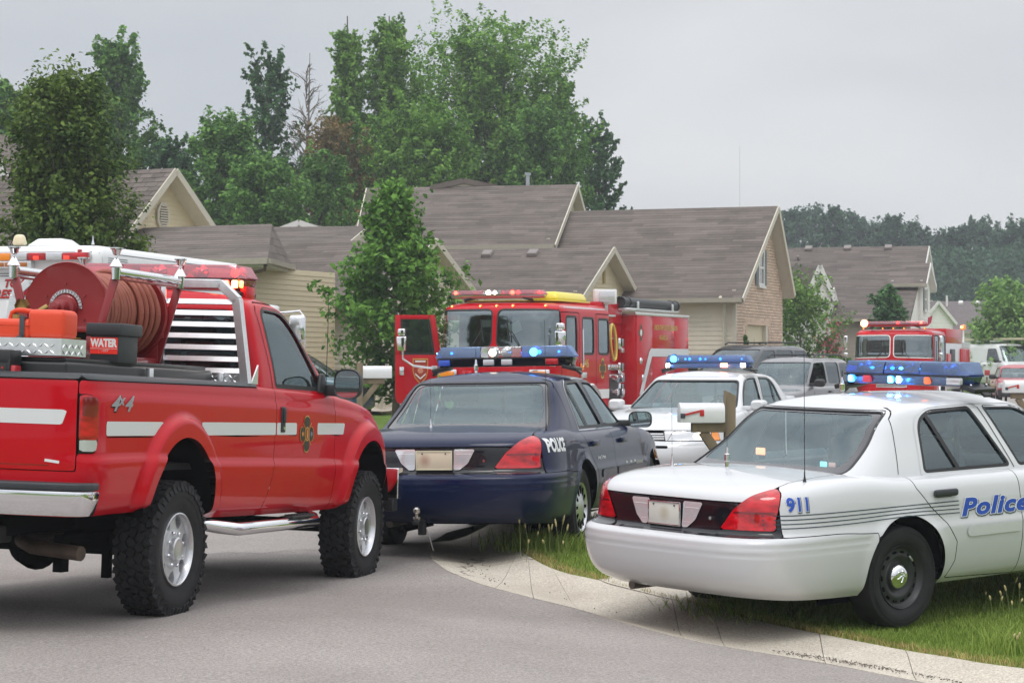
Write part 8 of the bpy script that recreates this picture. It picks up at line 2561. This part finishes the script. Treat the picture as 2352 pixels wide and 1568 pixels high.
# ------------------------------------------------------------------ vehicles
SILV = mat('silver_paint', (0.16, 0.16, 0.17), 0.4, 0.35, coat=1.0)
CLAD = mat('grey_cladding', (0.16, 0.16, 0.165), 0.6)
DKBL = mat('dark_blue_suv_paint', (0.018, 0.022, 0.032), 0.4, coat=1.0)
TEAL = mat('teal_paint', (0.02, 0.10, 0.14), 0.4, coat=1.0)
CRED = mat('faded_red_paint', (0.42, 0.045, 0.06), 0.45, coat=0.6)
WHITE = mat('white_paint', (0.59, 0.60, 0.62), 0.35, coat=1.0, dirt=((0.42, 0.40, 0.36), 26, 0.78))
BLUE = mat('blue_paint', (0.0025, 0.008, 0.042), 0.35, coat=0.5, spec=0.08)
fire_pickup(); bed_load(); ambulance()
fire_engine(pose(-.35, 42.2, .06, -111.4), 'red fire engine with its far door open and a black hose tube on top')
fire_engine(pose(11.71, 69.38, .12, -109.9), 'farther red fire engine with an amber beacon on a post', False)
def blurred_plate(name, a, b, c):
 m = bpy.data.materials.new(name); m.use_nodes = True; nt = m.node_tree; L = nt.links
 t = nt.nodes.new('ShaderNodeTexCoord'); g = nt.nodes.new('ShaderNodeTexGradient'); g.gradient_type = 'SPHERICAL'
 mpn = nt.nodes.new('ShaderNodeMapping'); mpn.inputs['Location'].default_value = b; mpn.inputs['Scale'].default_value = (0, 14, 14)
 L.new(t.outputs['Object'], mpn.inputs[0]); L.new(mpn.outputs[0], g.inputs[0])
 r = nt.nodes.new('ShaderNodeValToRGB'); r.color_ramp.elements[0].color = (*a, 1); r.color_ramp.elements[1].color = (*c, 1); r.color_ramp.elements[0].position = 0.1; r.color_ramp.elements[1].position = 0.8
 L.new(g.outputs[0], r.inputs[0]); L.new(r.outputs[0], nt.nodes['Principled BSDF'].inputs['Base Color'])
 return m
PLB = blurred_plate('smudged_cream_plate', (0.66, 0.56, 0.43), (0, -1.1, 0), (0.45, 0.30, 0.22))
PLW = blurred_plate('smudged_white_plate', (0.66, 0.65, 0.60), (0, 0, 0), (0.52, 0.48, 0.38))
# white police car, right foreground
PW = pose(2.03, 15.77, .0, 38.9, -1.5, 1.1)
rw_, Sw, Gw = police_sedan(PW, 'white police sedan parked on the grass, blue 911 and Police lettering', WHITE, dict(white=True, plate=PLW, mirror=BLACKP, pframe=CHROME))
NAVY = mat('navy_pinstripe', (0.006, 0.03, 0.05), 0.4); LBL = mat('letter_blue', (0.01, 0.07, 0.42), 0.35); LWH = mat('letter_white', (0.75, 0.76, 0.78), 0.4)
for k in range(4):
 z0 = 0.822 - k * 0.027
 pts = []
 for x in np.linspace(-1.18, 2.2, 60):
  bend = 0.012 * math.exp(-((x + 0.0) / 0.35) ** 2) * k / 3
  if not (0.57 < x < 1.70):
   pts.append((x, z0 + bend))
  elif pts:
   Sw.band('pinstripe', pts, 0.006, NAVY, rw_, 'Y', -1, 0.0035); pts = []
 if pts: Sw.band('pinstripe', pts, 0.006, NAVY, rw_, 'Y', -1, 0.0035)
for (txt, x0, z0, sz, sh_, xs_2) in (('911', -1.055, 0.850, 0.116, 0.06, 0.88), ('Police', 0.55, 0.720, 0.160, 0.28, 1.65)):
 letter_on_shell(Sw, 'lettering_shadow', txt, x0, z0, sz, NAVY, rw_, off=0.0045, offset=0.0115 * sz / 0.105 * 0.8, shear=sh_, xs=xs_2, dx=0.004, dz=-0.005, spacing=1.1)
 letter_on_shell(Sw, 'lettering_outline', txt, x0, z0, sz, LWH, rw_, off=0.0055, offset=0.0095 * sz / 0.105 * 0.8, shear=sh_, xs=xs_2, spacing=1.1)
 letter_on_shell(Sw, 'lettering_face', txt, x0, z0, sz, LBL, rw_, off=0.0065, offset=0.0055 * sz / 0.105 * 0.8, shear=sh_, xs=xs_2, spacing=1.1)
whip(rw_, -0.80, -0.80, 1.0, 0.98, 0.003)
whip(rw_, -0.62, 0.10, 1.045, 0.5, 0.0018, 'coil')
whip(rw_, -0.65, 0.62, 1.03, 0.52, 0.0015, 'cone')
whip(rw_, 0.62, 0.18, 1.485, 0.20, 0.006, 'coil')
lightbar(rw_, 1.12, -0.05, 1.575, 1.18, 0.165, 0.28, [(-1, -0.30, DOME_B), (-0.30, 0.28, DOME_B), (0.28, 1, DOME_B)],
  lamps=[(-0.62, CHROME, 0.04, -1), (-0.25, B_ON, 0.014, -1), (0.08, B_HOT, 0.016, -1), (0.22, B_ON, 0.02, -1), (0.55, B_ON, 0.016, -1), (0.75, CHROME, 0.05, -1)],
  low=[(0.82, B_ON, 0.04, -1), (0.55, mat('dim_red', (0.5, 0.05, 0.08), 0.3, emit=(1, 0.1, 0.15), estr=0.3), 0.07, -1), (0.17, B_ON, 0.035, -1), (0.04, B_HOT, 0.022, -1), (-0.42, mat('dim_orange', (0.5, 0.1, 0.05), 0.3, emit=(1, 0.2, 0.08), estr=1.0), 0.045, -1), (-0.84, CLENS, 0.13, -1)],
  style='blue', foot=0.07, yl=0.60)
# lamps behind its rear glass
dk = bpy.data.objects.new('deck_lamp', None); link(dk, rw_)
boxo('case', (-0.08, 0.30, 1.10), (0.04, 0.03, 0.05), BLACKP, dk, 0.006)
boxo('lamp', (-0.105, 0.29, 1.13), (0.01, 0.09, 0.05), emat('deck_orange', (1.0, 0.30, 0.10), 2.2), dk, 0.006)
dk = bpy.data.objects.new('deck_lamp', None); link(dk, rw_)
boxo('case', (-0.06, -0.34, 1.07), (0.05, 0.20, 0.055), BLACKP, dk, 0.008)
boxo('lamp', (-0.09, -0.30, 1.07), (0.01, 0.06, 0.035), emat('deck_blue', (0.1, 0.7, 0.9), 2.2), dk, 0.004)
boxo('lamp', (-0.09, -0.38, 1.07), (0.01, 0.06, 0.03), emat('deck_red', (0.8, 0.15, 0.10), 0.5), dk, 0.004)
boxo('brake_lamp', (-0.14, 0.0, 1.03), (0.08, 0.26, 0.05), mat('dark_red_lens', (0.2, 0.004, 0.008)), rw_, 0.01)
boxo('bumper_seam', (0, 0, -50), (0.01, 0.01, 0.01), DARK, rw_) if False else None
# navy police car, centre
PB = pose(-.29, 19.68, .155, 74.9, .3, -.9)
rb_, Sb, Gb = police_sedan(PB, 'navy blue police sedan seen from behind beside the red pickup', BLUE, dict(plate=PLB, wheel='cover', mirror=BLACKP, steer=0, pframe=mat('cream_frame', (0.62, 0.58, 0.42), 0.4)))
letter_on_shell(Sb, 'lettering', 'POLICE', -1.04, 0.855, 0.145, LWH, rb_, off=0.005, offset=0.007, xs=0.78)
letter_on_shell(Sb, 'lettering', 'Serving To Protect', 0.48, 0.74, 0.045, LWH, rb_, off=0.004, offset=0.0005, xs=0.9, shear=0.2)
for k, (x0, ln) in enumerate(((1.62, 0.07), (1.80, 0.07), (1.98, 0.07))):
 Sb.band('lettering_bar', [(x0, 0.52), (x0 + 0.02, 0.68)], ln, LWH, rb_, 'Y', -1, 0.004)
Sb.band('lettering_bar', [(x, 0.60) for x in np.linspace(2.05, 2.35, 5)], 0.14, mat('door_seal_grey', (0.35, 0.36, 0.34), 0.5), rb_, 'Y', -1, 0.004)
lightbar(rb_, 1.12, 0.03, 1.575, 1.33, 0.185, 0.30, [(-1, -0.27, DOME_B), (-0.27, 0.32, DOME_C), (0.32, 1, DOME_B)],
  lamps=[(0.76, B_ON, 0.018, -1), (0.97, B_ON, 0.01, -1), (0.17, W_ON, 0.05, -1), (0.0, CHROME, 0.055, -1), (-0.42, B_HOT, 0.055, -1), (-0.50, B_ON, 0.03, -1), (-0.78, B_ON, 0.018, -1)],
  low=[(0.84, mat('blue_lens', (0.01, 0.06, 0.42), 0.1, coat=1.0, emit=(0.0, 0.1, 0.6), estr=0.15), 0.11, -1), (0.20, CLENS, 0.105, -1), (-0.06, CLENS, 0.105, -1), (-0.70, RLENS, 0.12, -1)], style='full', foot=0.08, yl=0.62)
whip(rb_, 0.72, 0.21, 1.49, 0.26, 0.004, 'coil')
whip(rb_, -0.66, 0.22, 1.035, 0.50, 0.0016, 'cone')
whip(rb_, -0.70, -0.80, 0.995, 0.95, 0.0026)
hb = bpy.data.objects.new('hitch_ball', None); link(hb, rb_)
MB().lathe([(-0.02, 0.018), (0.0, 0.034), (0.012, 0.034), (0.014, 0.014), (0.035, 0.014), (0.045, 0.026), (0.06, 0.032), (0.075, 0.030), (0.088, 0.016), (0.09, 0.001)], (-1.50, 0.09, 0.335), 'Z', 18).build('ball', mat('worn_chrome', (0.5, 0.46, 0.42), 0.2, 0.9), hb)
MB().box((-1.44, 0.09, 0.30), (0.22, 0.055, 0.03)).box((-1.36, 0.09, 0.25), (0.06, 0.06, 0.12)).build('mount', BLACKP, hb, 0.008)
MB().path([(-1.40, 0.04, 0.24), (-1.43, 0.0, 0.16), (-1.45, -0.03, 0.07)], 0.004, 6).build('safety_chain', mat('dull_steel', (0.2, 0.19, 0.18), 0.5, 0.6), hb)
# older white police car facing the camera
P2 = pose(3.22, 32.45, .13, -113.8)
r2_, S2_, G2_ = police_sedan(P2, 'older white police sedan facing the camera with one headlamp lit', WHITE, dict(white=True, plate=PLW, mirror=WHITE, headlamps_on=True, fine=True))
lightbar(r2_, 1.15, 0.0, 1.56, 1.25, 0.18, 0.32, [(-1, 1, DOME_B)], lamps=[(-0.80, B_HOT, 0.07, 1), (-0.52, B_ON, 0.022, 1), (-0.42, B_ON, 0.028, 1), (-0.17, B_ON, 0.028, 1), (-0.05, B_ON, 0.02, 1), (0.30, B_ON, 0.028, 1), (0.80, B_ON, 0.015, 1)],
  low=[(-0.90, W_ON, 0.05, 1), (0.42, R_HOT, 0.10, 1), (0.86, W_ON, 0.07, 1)], style='blue', foot=0.07, yl=0.6)
boxo('push_bar', (4.02, 0, 0.5), (0.04, 0.8, 0.3), BLACKP, r2_, 0.01) if False else None
# parked cars
simple_car(pose(7.0, 52.3, gz(6.4, 51), -118), 'parked_suv', 'silver sport utility car with open front window and roof rack', 'suv', SILV,
  dict(SUV, open=(1, 2), clad=0.75, cladm=CLAD, bumpm=SILV, wglass=GLASSC), 'parked cars')
simple_car(pose(6.5, 56.1, gz(5.8, 55), -125), 'parked_suv', 'dark blue sport utility car partly behind the silver one', 'suv', DKBL, dict(SUV, glass=GLASSD, wglass=GLASSD, h=1.80), 'parked cars')
RC = dict(rear=-0.85, front=3.45, w=0.85, sill=0.25, h=1.36, wb=2.5, R=0.30, belt=0.86, hood=0.86, cowl=2.3, tail=0.90, gr=(-0.6, 0.1), gf=(2.4, 1.55),
  wins=[[(0.12, 0.92), (0.85, 0.92), (0.82, 1.24), (0.42, 1.24)], [(0.95, 0.92), (2.1, 0.92), (1.55, 1.24), (0.92, 1.25)]], gaps=(0.9, 2.15), handles=(1.05,), seats=(1.2, 0.3))
simple_car(pose(wx(2330, 80), 80, .36, -98), 'parked_car', 'faded red compact car at the right edge of the view', 'car', CRED, dict(RC, bumpm=mat('dark_bumper', (0.05, 0.045, 0.055), 0.6), wglass=GLASSC, mirm=BLACKP), 'parked cars')
simple_car(pose(wx(515, 44.5), 44.5, gz(-5, 44.5) - 0.12, -14), 'parked_car', 'teal car mostly hidden behind the mirror of the red pickup', 'car', TEAL, dict(RC, h=1.45, front=3.0), 'parked cars')
WV = mat('van_white', (0.70, 0.71, 0.72), 0.4, coat=0.7)
VAN = dict(rear=-1.1, front=4.3, w=1.0, sill=0.35, h=2.1, wb=3.4, R=0.36, belt=1.25, hood=1.15, cowl=3.3, tail=1.25, gr=(-1.05, -1.0), gf=(3.4, 2.75), roofm=WV,
  wins=[[(1.95, 1.32), (2.95, 1.32), (2.55, 1.86), (1.95, 1.86)]], gaps=(1.9, 3.0), handles=(2.0,), seats=(2.0,))
vr, _, _ = simple_car(pose(wx(2256, 100), 101, .55, -68), 'parked_van', 'white work van with ladders on its roof behind the far fire engine', 'van', WV, VAN, 'parked cars')
ld = thing('ladder', 'pale ladder lying on the roof rack of the white van', 'ladder', vr.matrix_world @ Matrix.Translation((1.0, -0.3, 2.22)))
LAD = mat('ladder_fibreglass', (0.58, 0.52, 0.36), 0.5)
for yy in (0, 0.4):
 boxo('rail', (0.5, yy, 0.06), (4.6, 0.05, 0.09), LAD, ld, 0.005)
for k in range(12):
 MB().tube((-1.6 + 0.36 * k, 0, 0.06), (-1.6 + 0.36 * k, 0.4, 0.06), 0.018, n=6).build('rung', LAD, ld)
for k in range(3):
 boxo('roof_bar', (0.2 + 1.0 * k, 0, 2.18), (0.05, 1.7, 0.05), ALLOY, vr, 0.01)
bpy.context.view_layer.update()
# ------------------------------------------------------------------ mailboxes and street bits
WOODP = mat('weathered_post', (0.20, 0.155, 0.10), 0.9, var=0.35, vscale=6, stretch=(1, 1, 0.25), dirt=((0.13, 0.15, 0.06), 9, 0.6))
MBW = mat('mailbox_white', (0.74, 0.75, 0.76), 0.35, var=0.04, dirt=((0.42, 0.38, 0.30), 22, 0.70))
def mailbox(x, y, zt, yaw, label, flag=None, flip=1, post='beyond', gap=0.0, L=0.48, Hh=0.22):
 """x,y,zt: centre of the box and height of its top"""
 g = gz(x, y)
 t = thing('mailbox', label, 'mailbox', pose(x, y, 0, yaw), 'mailboxes')
 zb = zt - Hh
 w = 0.085;
 sec = [(-w, 0), (w, 0), (w, Hh * 0.55)] + [(w * math.cos(a), Hh * 0.55 + (Hh * 0.45) * math.sin(a)) for a in np.linspace(0, math.pi, 13)[1:-1]] + [(-w, Hh * 0.55)]
 MB().prism([(a, zb + b) for a, b in sec], -L / 2, L / 2, 'X').build('box', MBW, t, 0.003)
 MB().prism([(a * 1.03, zb + b * 1.015) for a, b in sec], -L / 2 - 0.012, -L / 2 + 0.01, 'X').build('door', MBW, t, 0.003)
 s = flip * (w + 0.006)
 if flag:
  f = bpy.data.objects.new('flag', None); link(f, t)
  RF = mat('flag_red', (0.55, 0.02, 0.02), 0.4)
  a, b = Vector((-L * 0.43, s, zb + Hh * 0.40)), Vector((-L * 0.06, s, zb + Hh * 0.60))
  d = (b - a).normalized(); nrm = Vector((-d.z, 0, d.x))
  V = [a - nrm * 0.009, b - nrm * 0.009, b + nrm * 0.009 , a + nrm * 0.009]
  MB().add([v + Vector((0, k * 0.004 * flip, 0)) for k in (0, 1) for v in V], [(0, 1, 2, 3), (7, 6, 5, 4), (0, 4, 5, 1), (1, 5, 6, 2), (2, 6, 7, 3), (3, 7, 4, 0)]).build('arm', RF, f)
  boxo('blade', (b.x + 0.01, s, b.z - 0.02), (0.04, 0.005, 0.06), RF, f, 0.002)
  boxo('pivot', (a.x - 0.02, s, a.z - 0.01), (0.045, 0.012, 0.045), mat('flag_pivot', (0.04, 0.05, 0.07), 0.5), f, 0.003)
 px_ = L / 2 + 0.06 if post == 'beyond' else -L * 0.5 - 0.06
 top = zt + (0.12 if post == 'beyond' else 0.05)
 MB().prism([(px_ - 0.05, g - 0.2), (px_ + 0.05, g - 0.2), (px_ + 0.05, top - (0.05 if post == 'beyond' else 0)), (px_ - 0.05, top)], -0.05, 0.05, 'Y').build('post', WOODP, t, 0.004)
 sg = -1 if post == 'beyond' else 1
 boxo('arm_beam', (px_ + sg * (L * 0.42), 0, zb - 0.05), (L * 0.92, 0.09, 0.09), WOODP, t, 0.005)
 a, b = Vector((px_ + sg * L * 0.62, 0, zb - 0.09)), Vector((px_ + sg * 0.03, 0, zb - 0.42))
 d = b - a
 MB().box((a + b) / 2, (d.length, 0.07, 0.09), Matrix.Rotation(-math.atan2(d.z, d.x), 3, 'Y')).build('brace', WOODP, t, 0.004)
 return t
mailbox(wx(867, 37.5), 37.5, wz(840, 37.5), 8, 'plain white mailbox on a tan post left of the navy police car', None, -1, 'before', L=0.47, Hh=0.205)
mailbox(wx(1612, 21.5), 21.5, wz(925, 21.5), 6, 'white mailbox with red flag on a grey post above the white trunk', True, -1, L=0.42, Hh=0.185)
mailbox(wx(2336, 36), 36, wz(873, 36), 6, 'white mailbox with red flag at the right edge of the view', True, -1, L=0.42, Hh=0.2)
# small things far off
pz = thing('utility_box', 'short green utility pedestal beside the round bushes', 'utility box', Matrix.Translation((wx(1946, 66), 66, gz(wx(1946, 66), 66))))
boxo('cabinet', (0, 0, 0.45), (0.14, 0.14, 0.9), mat('utility_green', (0.08, 0.16, 0.09), 0.6), pz, 0.02)
boxo('cap', (0, 0, 0.92), (0.17, 0.17, 0.06), mat('utility_green', (0.08, 0.16, 0.09)), pz, 0.01)
ur = thing('planter', 'pale stone planter urn in front of the round bush', 'planter', Matrix.Translation((wx(1900, 71), 71, wz(862, 71))))
MB().lathe([(0, 0.14), (0.04, 0.15), (0.08, 0.10), (0.12, 0.12), (0.30, 0.22), (0.33, 0.24), (0.35, 0.22), (0.33, 0.19), (0.2, 0.10)], (0, 0, 0), 'Z', 20).build('bowl', mat('pale_stone', (0.5, 0.46, 0.40), 0.9), ur)
mp2 = thing('marker_post', 'thin post with red reflector near the white van', 'marker post', Matrix.Translation((wx(2267, 92), 92, gz(wx(2267, 92), 92))))
MB().tube((0, 0, 0), (0, 0, 0.95), 0.04, n=8).build('post', WOODP, mp2)
boxo('reflector', (0, -0.05, 1.12), (0.22, 0.06, 0.22), mat('reflector_red', (0.4, 0.03, 0.03), 0.4), mp2, 0.02)
# ------------------------------------------------------------------ grass, weeds, litter of gravel
GR1 = leafmat('grass_blade', (0.12, 0.20, 0.03), (0.36, 0.46, 0.11), 0.35, 0.5)
GR2 = leafmat('dry_grass_blade', (0.248, 0.202, 0.078), (0.589, 0.465, 0.202), 0.3, 0.5)
zl = lambda X, Y: ground_z(X, Y) + 0.044
def not_drive(P):
 return P[seg_poly(DRIVE, P[:, 0], P[:, 1]) > -0.05]
Lw = [tuple(p) for p in LAWN]
near = not_drive(scatter(Lw, 230000, zl, xr=(-0.2, 6.5, 11.0, 19.0)))
kk = near[:, 1] > 11
dedge = seg_poly([tuple(p) for p in EDGE_A[::2]] + [tuple(p) for p in EDGE_G[::-2]], near[:, 0], near[:, 1])
dry = (dedge < 0.16) & (RNG.uniform(0, 1, len(near)) < np.clip(1.0 - dedge / 0.22, 0, 0.8))
tag(blades('grass', near[~dry], 0.025, 0.065, 0.0026, GR1, lean=0.5), 'short green grass of the lawn under the white police car', 'grass')
tag(blades('dry_grass', near[dry], 0.03, 0.07, 0.0025, GR2, lean=0.8), 'straw coloured dry grass along the kerb edge', 'grass')
mid = not_drive(scatter(Lw, 60000, zl, xr=(-0.2, 12, 19.0, 27.0)))
tag(blades('grass', mid, 0.05, 0.11, 0.004, GR1), 'grass of the lawn beyond the police cars', 'grass')
# longer tufts
def tuft(cx, cy, r, n, h0, h1, m=GR1, w=0.003):
 a = RNG.normal(size=(n, 2)) * r
 P = np.stack([cx + a[:, 0], cy + a[:, 1], zl(cx + a[:, 0], cy + a[:, 1])], -1)
 return P
tp = []
bx, by = at(1245, 1262, 0.05)
for (cx, cy, r, n) in ((bx, by, 0.20, 900), (bx + 0.25, by + 0.1, 0.16, 600), (bx + 0.05, by + 0.6, 0.2, 500)):
 tp.append(tuft(cx, cy, r, n, 0, 0))
tag(blades('tall_grass', np.concatenate(tp), 0.10, 0.26, 0.0035, GR1, lean=0.5), 'tuft of tall uncut grass by the rear wheel of the navy car', 'grass')
ex, ey = at(2340, 1500, 0.05)
tag(blades('tall_grass', tuft(ex + 0.05, ey, 0.16, 900, 0, 0), 0.10, 0.24, 0.0035, GR1, lean=0.5), 'dark tuft of tall grass in the lower right corner', 'grass')
ux, uy = at(1700, 1415, 0.05)
tag(blades('tall_grass', np.concatenate([tuft(ux + 0.1, uy + 0.25, 0.22, 900, 0, 0), tuft(ux + 0.55, uy + 0.3, 0.25, 700, 0, 0)]), 0.06, 0.16, 0.003, GR1, lean=0.9), 'flattened grass in the shade under the white car bumper', 'grass')
# foxtail weeds with seed heads: each one a plant
SEED = mat('seed_head', (0.42, 0.36, 0.17), 0.9, var=0.2, vscale=60)
STEM = mat('weed_stem', (0.18, 0.22, 0.07), 0.7)
def foxtail(x, y, h, lx, ly, label, group):
 z = float(zl(np.array([x]), np.array([y]))[0])
 t = thing('foxtail_weed', label, 'weed', Matrix.Translation((x, y, z)), group)
 p = [Vector((lx * s ** 1.8, ly * s ** 1.8, h * s)) for s in (0, 0.3, 0.6, 0.82)]
 MB().path(p, [0.0022, 0.002, 0.0016, 0.0014], 5).build('stem', STEM, t)
 q = [Vector((lx * s ** 1.8, ly * s ** 1.8, h * s - 0.02 * max(0, s - 0.9))) for s in (0.81, 0.86, 0.93, 0.98, 1.0)]
 MB().path(q, [0.003, 0.0075, 0.0075, 0.005, 0.001], 7).build('seed_head', SEED, t)
r5 = np.random.default_rng(9)
POSW = []
for k in range(26):
 px, py, hh = r5.uniform(1195, 1310), r5.uniform(1235, 1290), r5.uniform(0.16, 0.36)
 POSW.append((px, py, hh, 'seed topped foxtail weeds in the tall tuft by the navy car', 'foxtails by the navy car'))
POSW.append((1272, 1250, 0.50, 'tallest foxtail weed standing over the tuft by the navy car', None))
for k in range(9):
 POSW.append((r5.uniform(2262, 2350), r5.uniform(1395, 1440), r5.uniform(0.12, 0.27), 'seed topped foxtail weeds under the white car door', 'foxtails under the white car'))
for k in range(4):
 POSW.append((r5.uniform(2300, 2352), r5.uniform(1500, 1525), r5.uniform(0.10, 0.2), 'foxtail weeds in the lower right corner tuft', 'foxtails in the corner'))
for (px, py, hh, lb, gp_) in POSW:
 x, y = at(px, py, 0.05)
 foxtail(x, y, hh, r5.uniform(-0.05, 0.05), r5.uniform(-0.03, 0.03), lb, gp_)
# gravel crumbs in the gutter
GRV = mat('gravel', (0.17, 0.145, 0.125), 0.9, var=0.4, vscale=30, island=0.4)
mb = MB(); r6 = np.random.default_rng(2)
def crumb(px, py, s):
 x, y = at(px, py)
 z = gz(x, y) - 0.018
 R = Matrix.Rotation(r6.uniform(0, 3), 3, 'Z') @ Matrix.Rotation(r6.uniform(0, 3), 3, 'X')
 mb.box((x, y, z), (s, s * r6.uniform(0.6, 1), s * r6.uniform(0.5, 0.9)), R)
for k in range(900):
 t = r6.uniform(0, 1) ** 0.8
 crumb(1780 + 560 * t + r6.normal() * 8, 1487 + 84 * t + r6.normal() * (2 + 5.5 * t * t), r6.uniform(0.003, 0.0085))
for k in range(60):
 t = r6.uniform(0, 1)
 crumb(1085 + 60 * t + r6.normal() * 12, 1285 + 55 * t + r6.normal() * 8, r6.uniform(0.004, 0.009))
for k in range(70):
 t = r6.uniform(0, 1)
 crumb(1100 + 900 * t, 1345 + 175 * t + r6.normal() * 10 - 8, r6.uniform(0.003, 0.008))
tag(mb.build('gravel', GRV, None, smooth=False), 'dark gravel crumbs scattered along the gutter', 'gravel', kind='stuff')
# fine cracks across the asphalt
CRK = mat('crack_dark', (0.10, 0.09, 0.085), 0.95)
for pts in (((440, 1276), (520, 1270), (600, 1271), (680, 1264), (745, 1262)), ((1010, 1225), (1040, 1212), (1075, 1200), (1110, 1196))):
 Q = [Vector(at(*p)) for p in pts]
 P = []
 for a, b in zip(Q[:-1], Q[1:]):
  for k in range(8):
   q = a.lerp(b, k / 8); P.append((q.x + r6.normal() * 0.012, q.y + r6.normal() * 0.03))
 V = []
 for i, (x, y) in enumerate(P):
  w = r6.uniform(0.002, 0.006)
  for s_ in (-1, 1):
   V.append((x, y + s_ * w * 2, gz(x, y + s_ * w) + 0.006))
 o = MB().add(V, [(2 * i, 2 * i + 1, 2 * i + 3, 2 * i + 2) for i in range(len(P) - 1)]).build('road_crack', CRK, None, smooth=False)
 tag(o, kind='structure')
# ------------------------------------------------------------------ haze
hz = bpy.data.objects.new('haze', None)
bpy.data.objects.remove(hz)
hm = bpy.data.materials.new('haze_air'); hm.use_nodes = True
hm.node_tree.nodes.clear()
ho = hm.node_tree.nodes.new('ShaderNodeOutputMaterial')
hv = hm.node_tree.nodes.new('ShaderNodeVolumePrincipled')
hv.inputs['Color'].default_value = (0.86, 0.90, 0.96, 1)
hv.inputs['Density'].default_value = 0.0010
hv.inputs['Anisotropy'].default_value = 0.2
hm.node_tree.links.new(hv.outputs[0], ho.inputs['Volume'])
if True:
 o = MB().box((0, 850, 11.5), (1960, 2060, 29)).build('haze', hm, None, smooth=False)
 tag(o, kind='stuff')
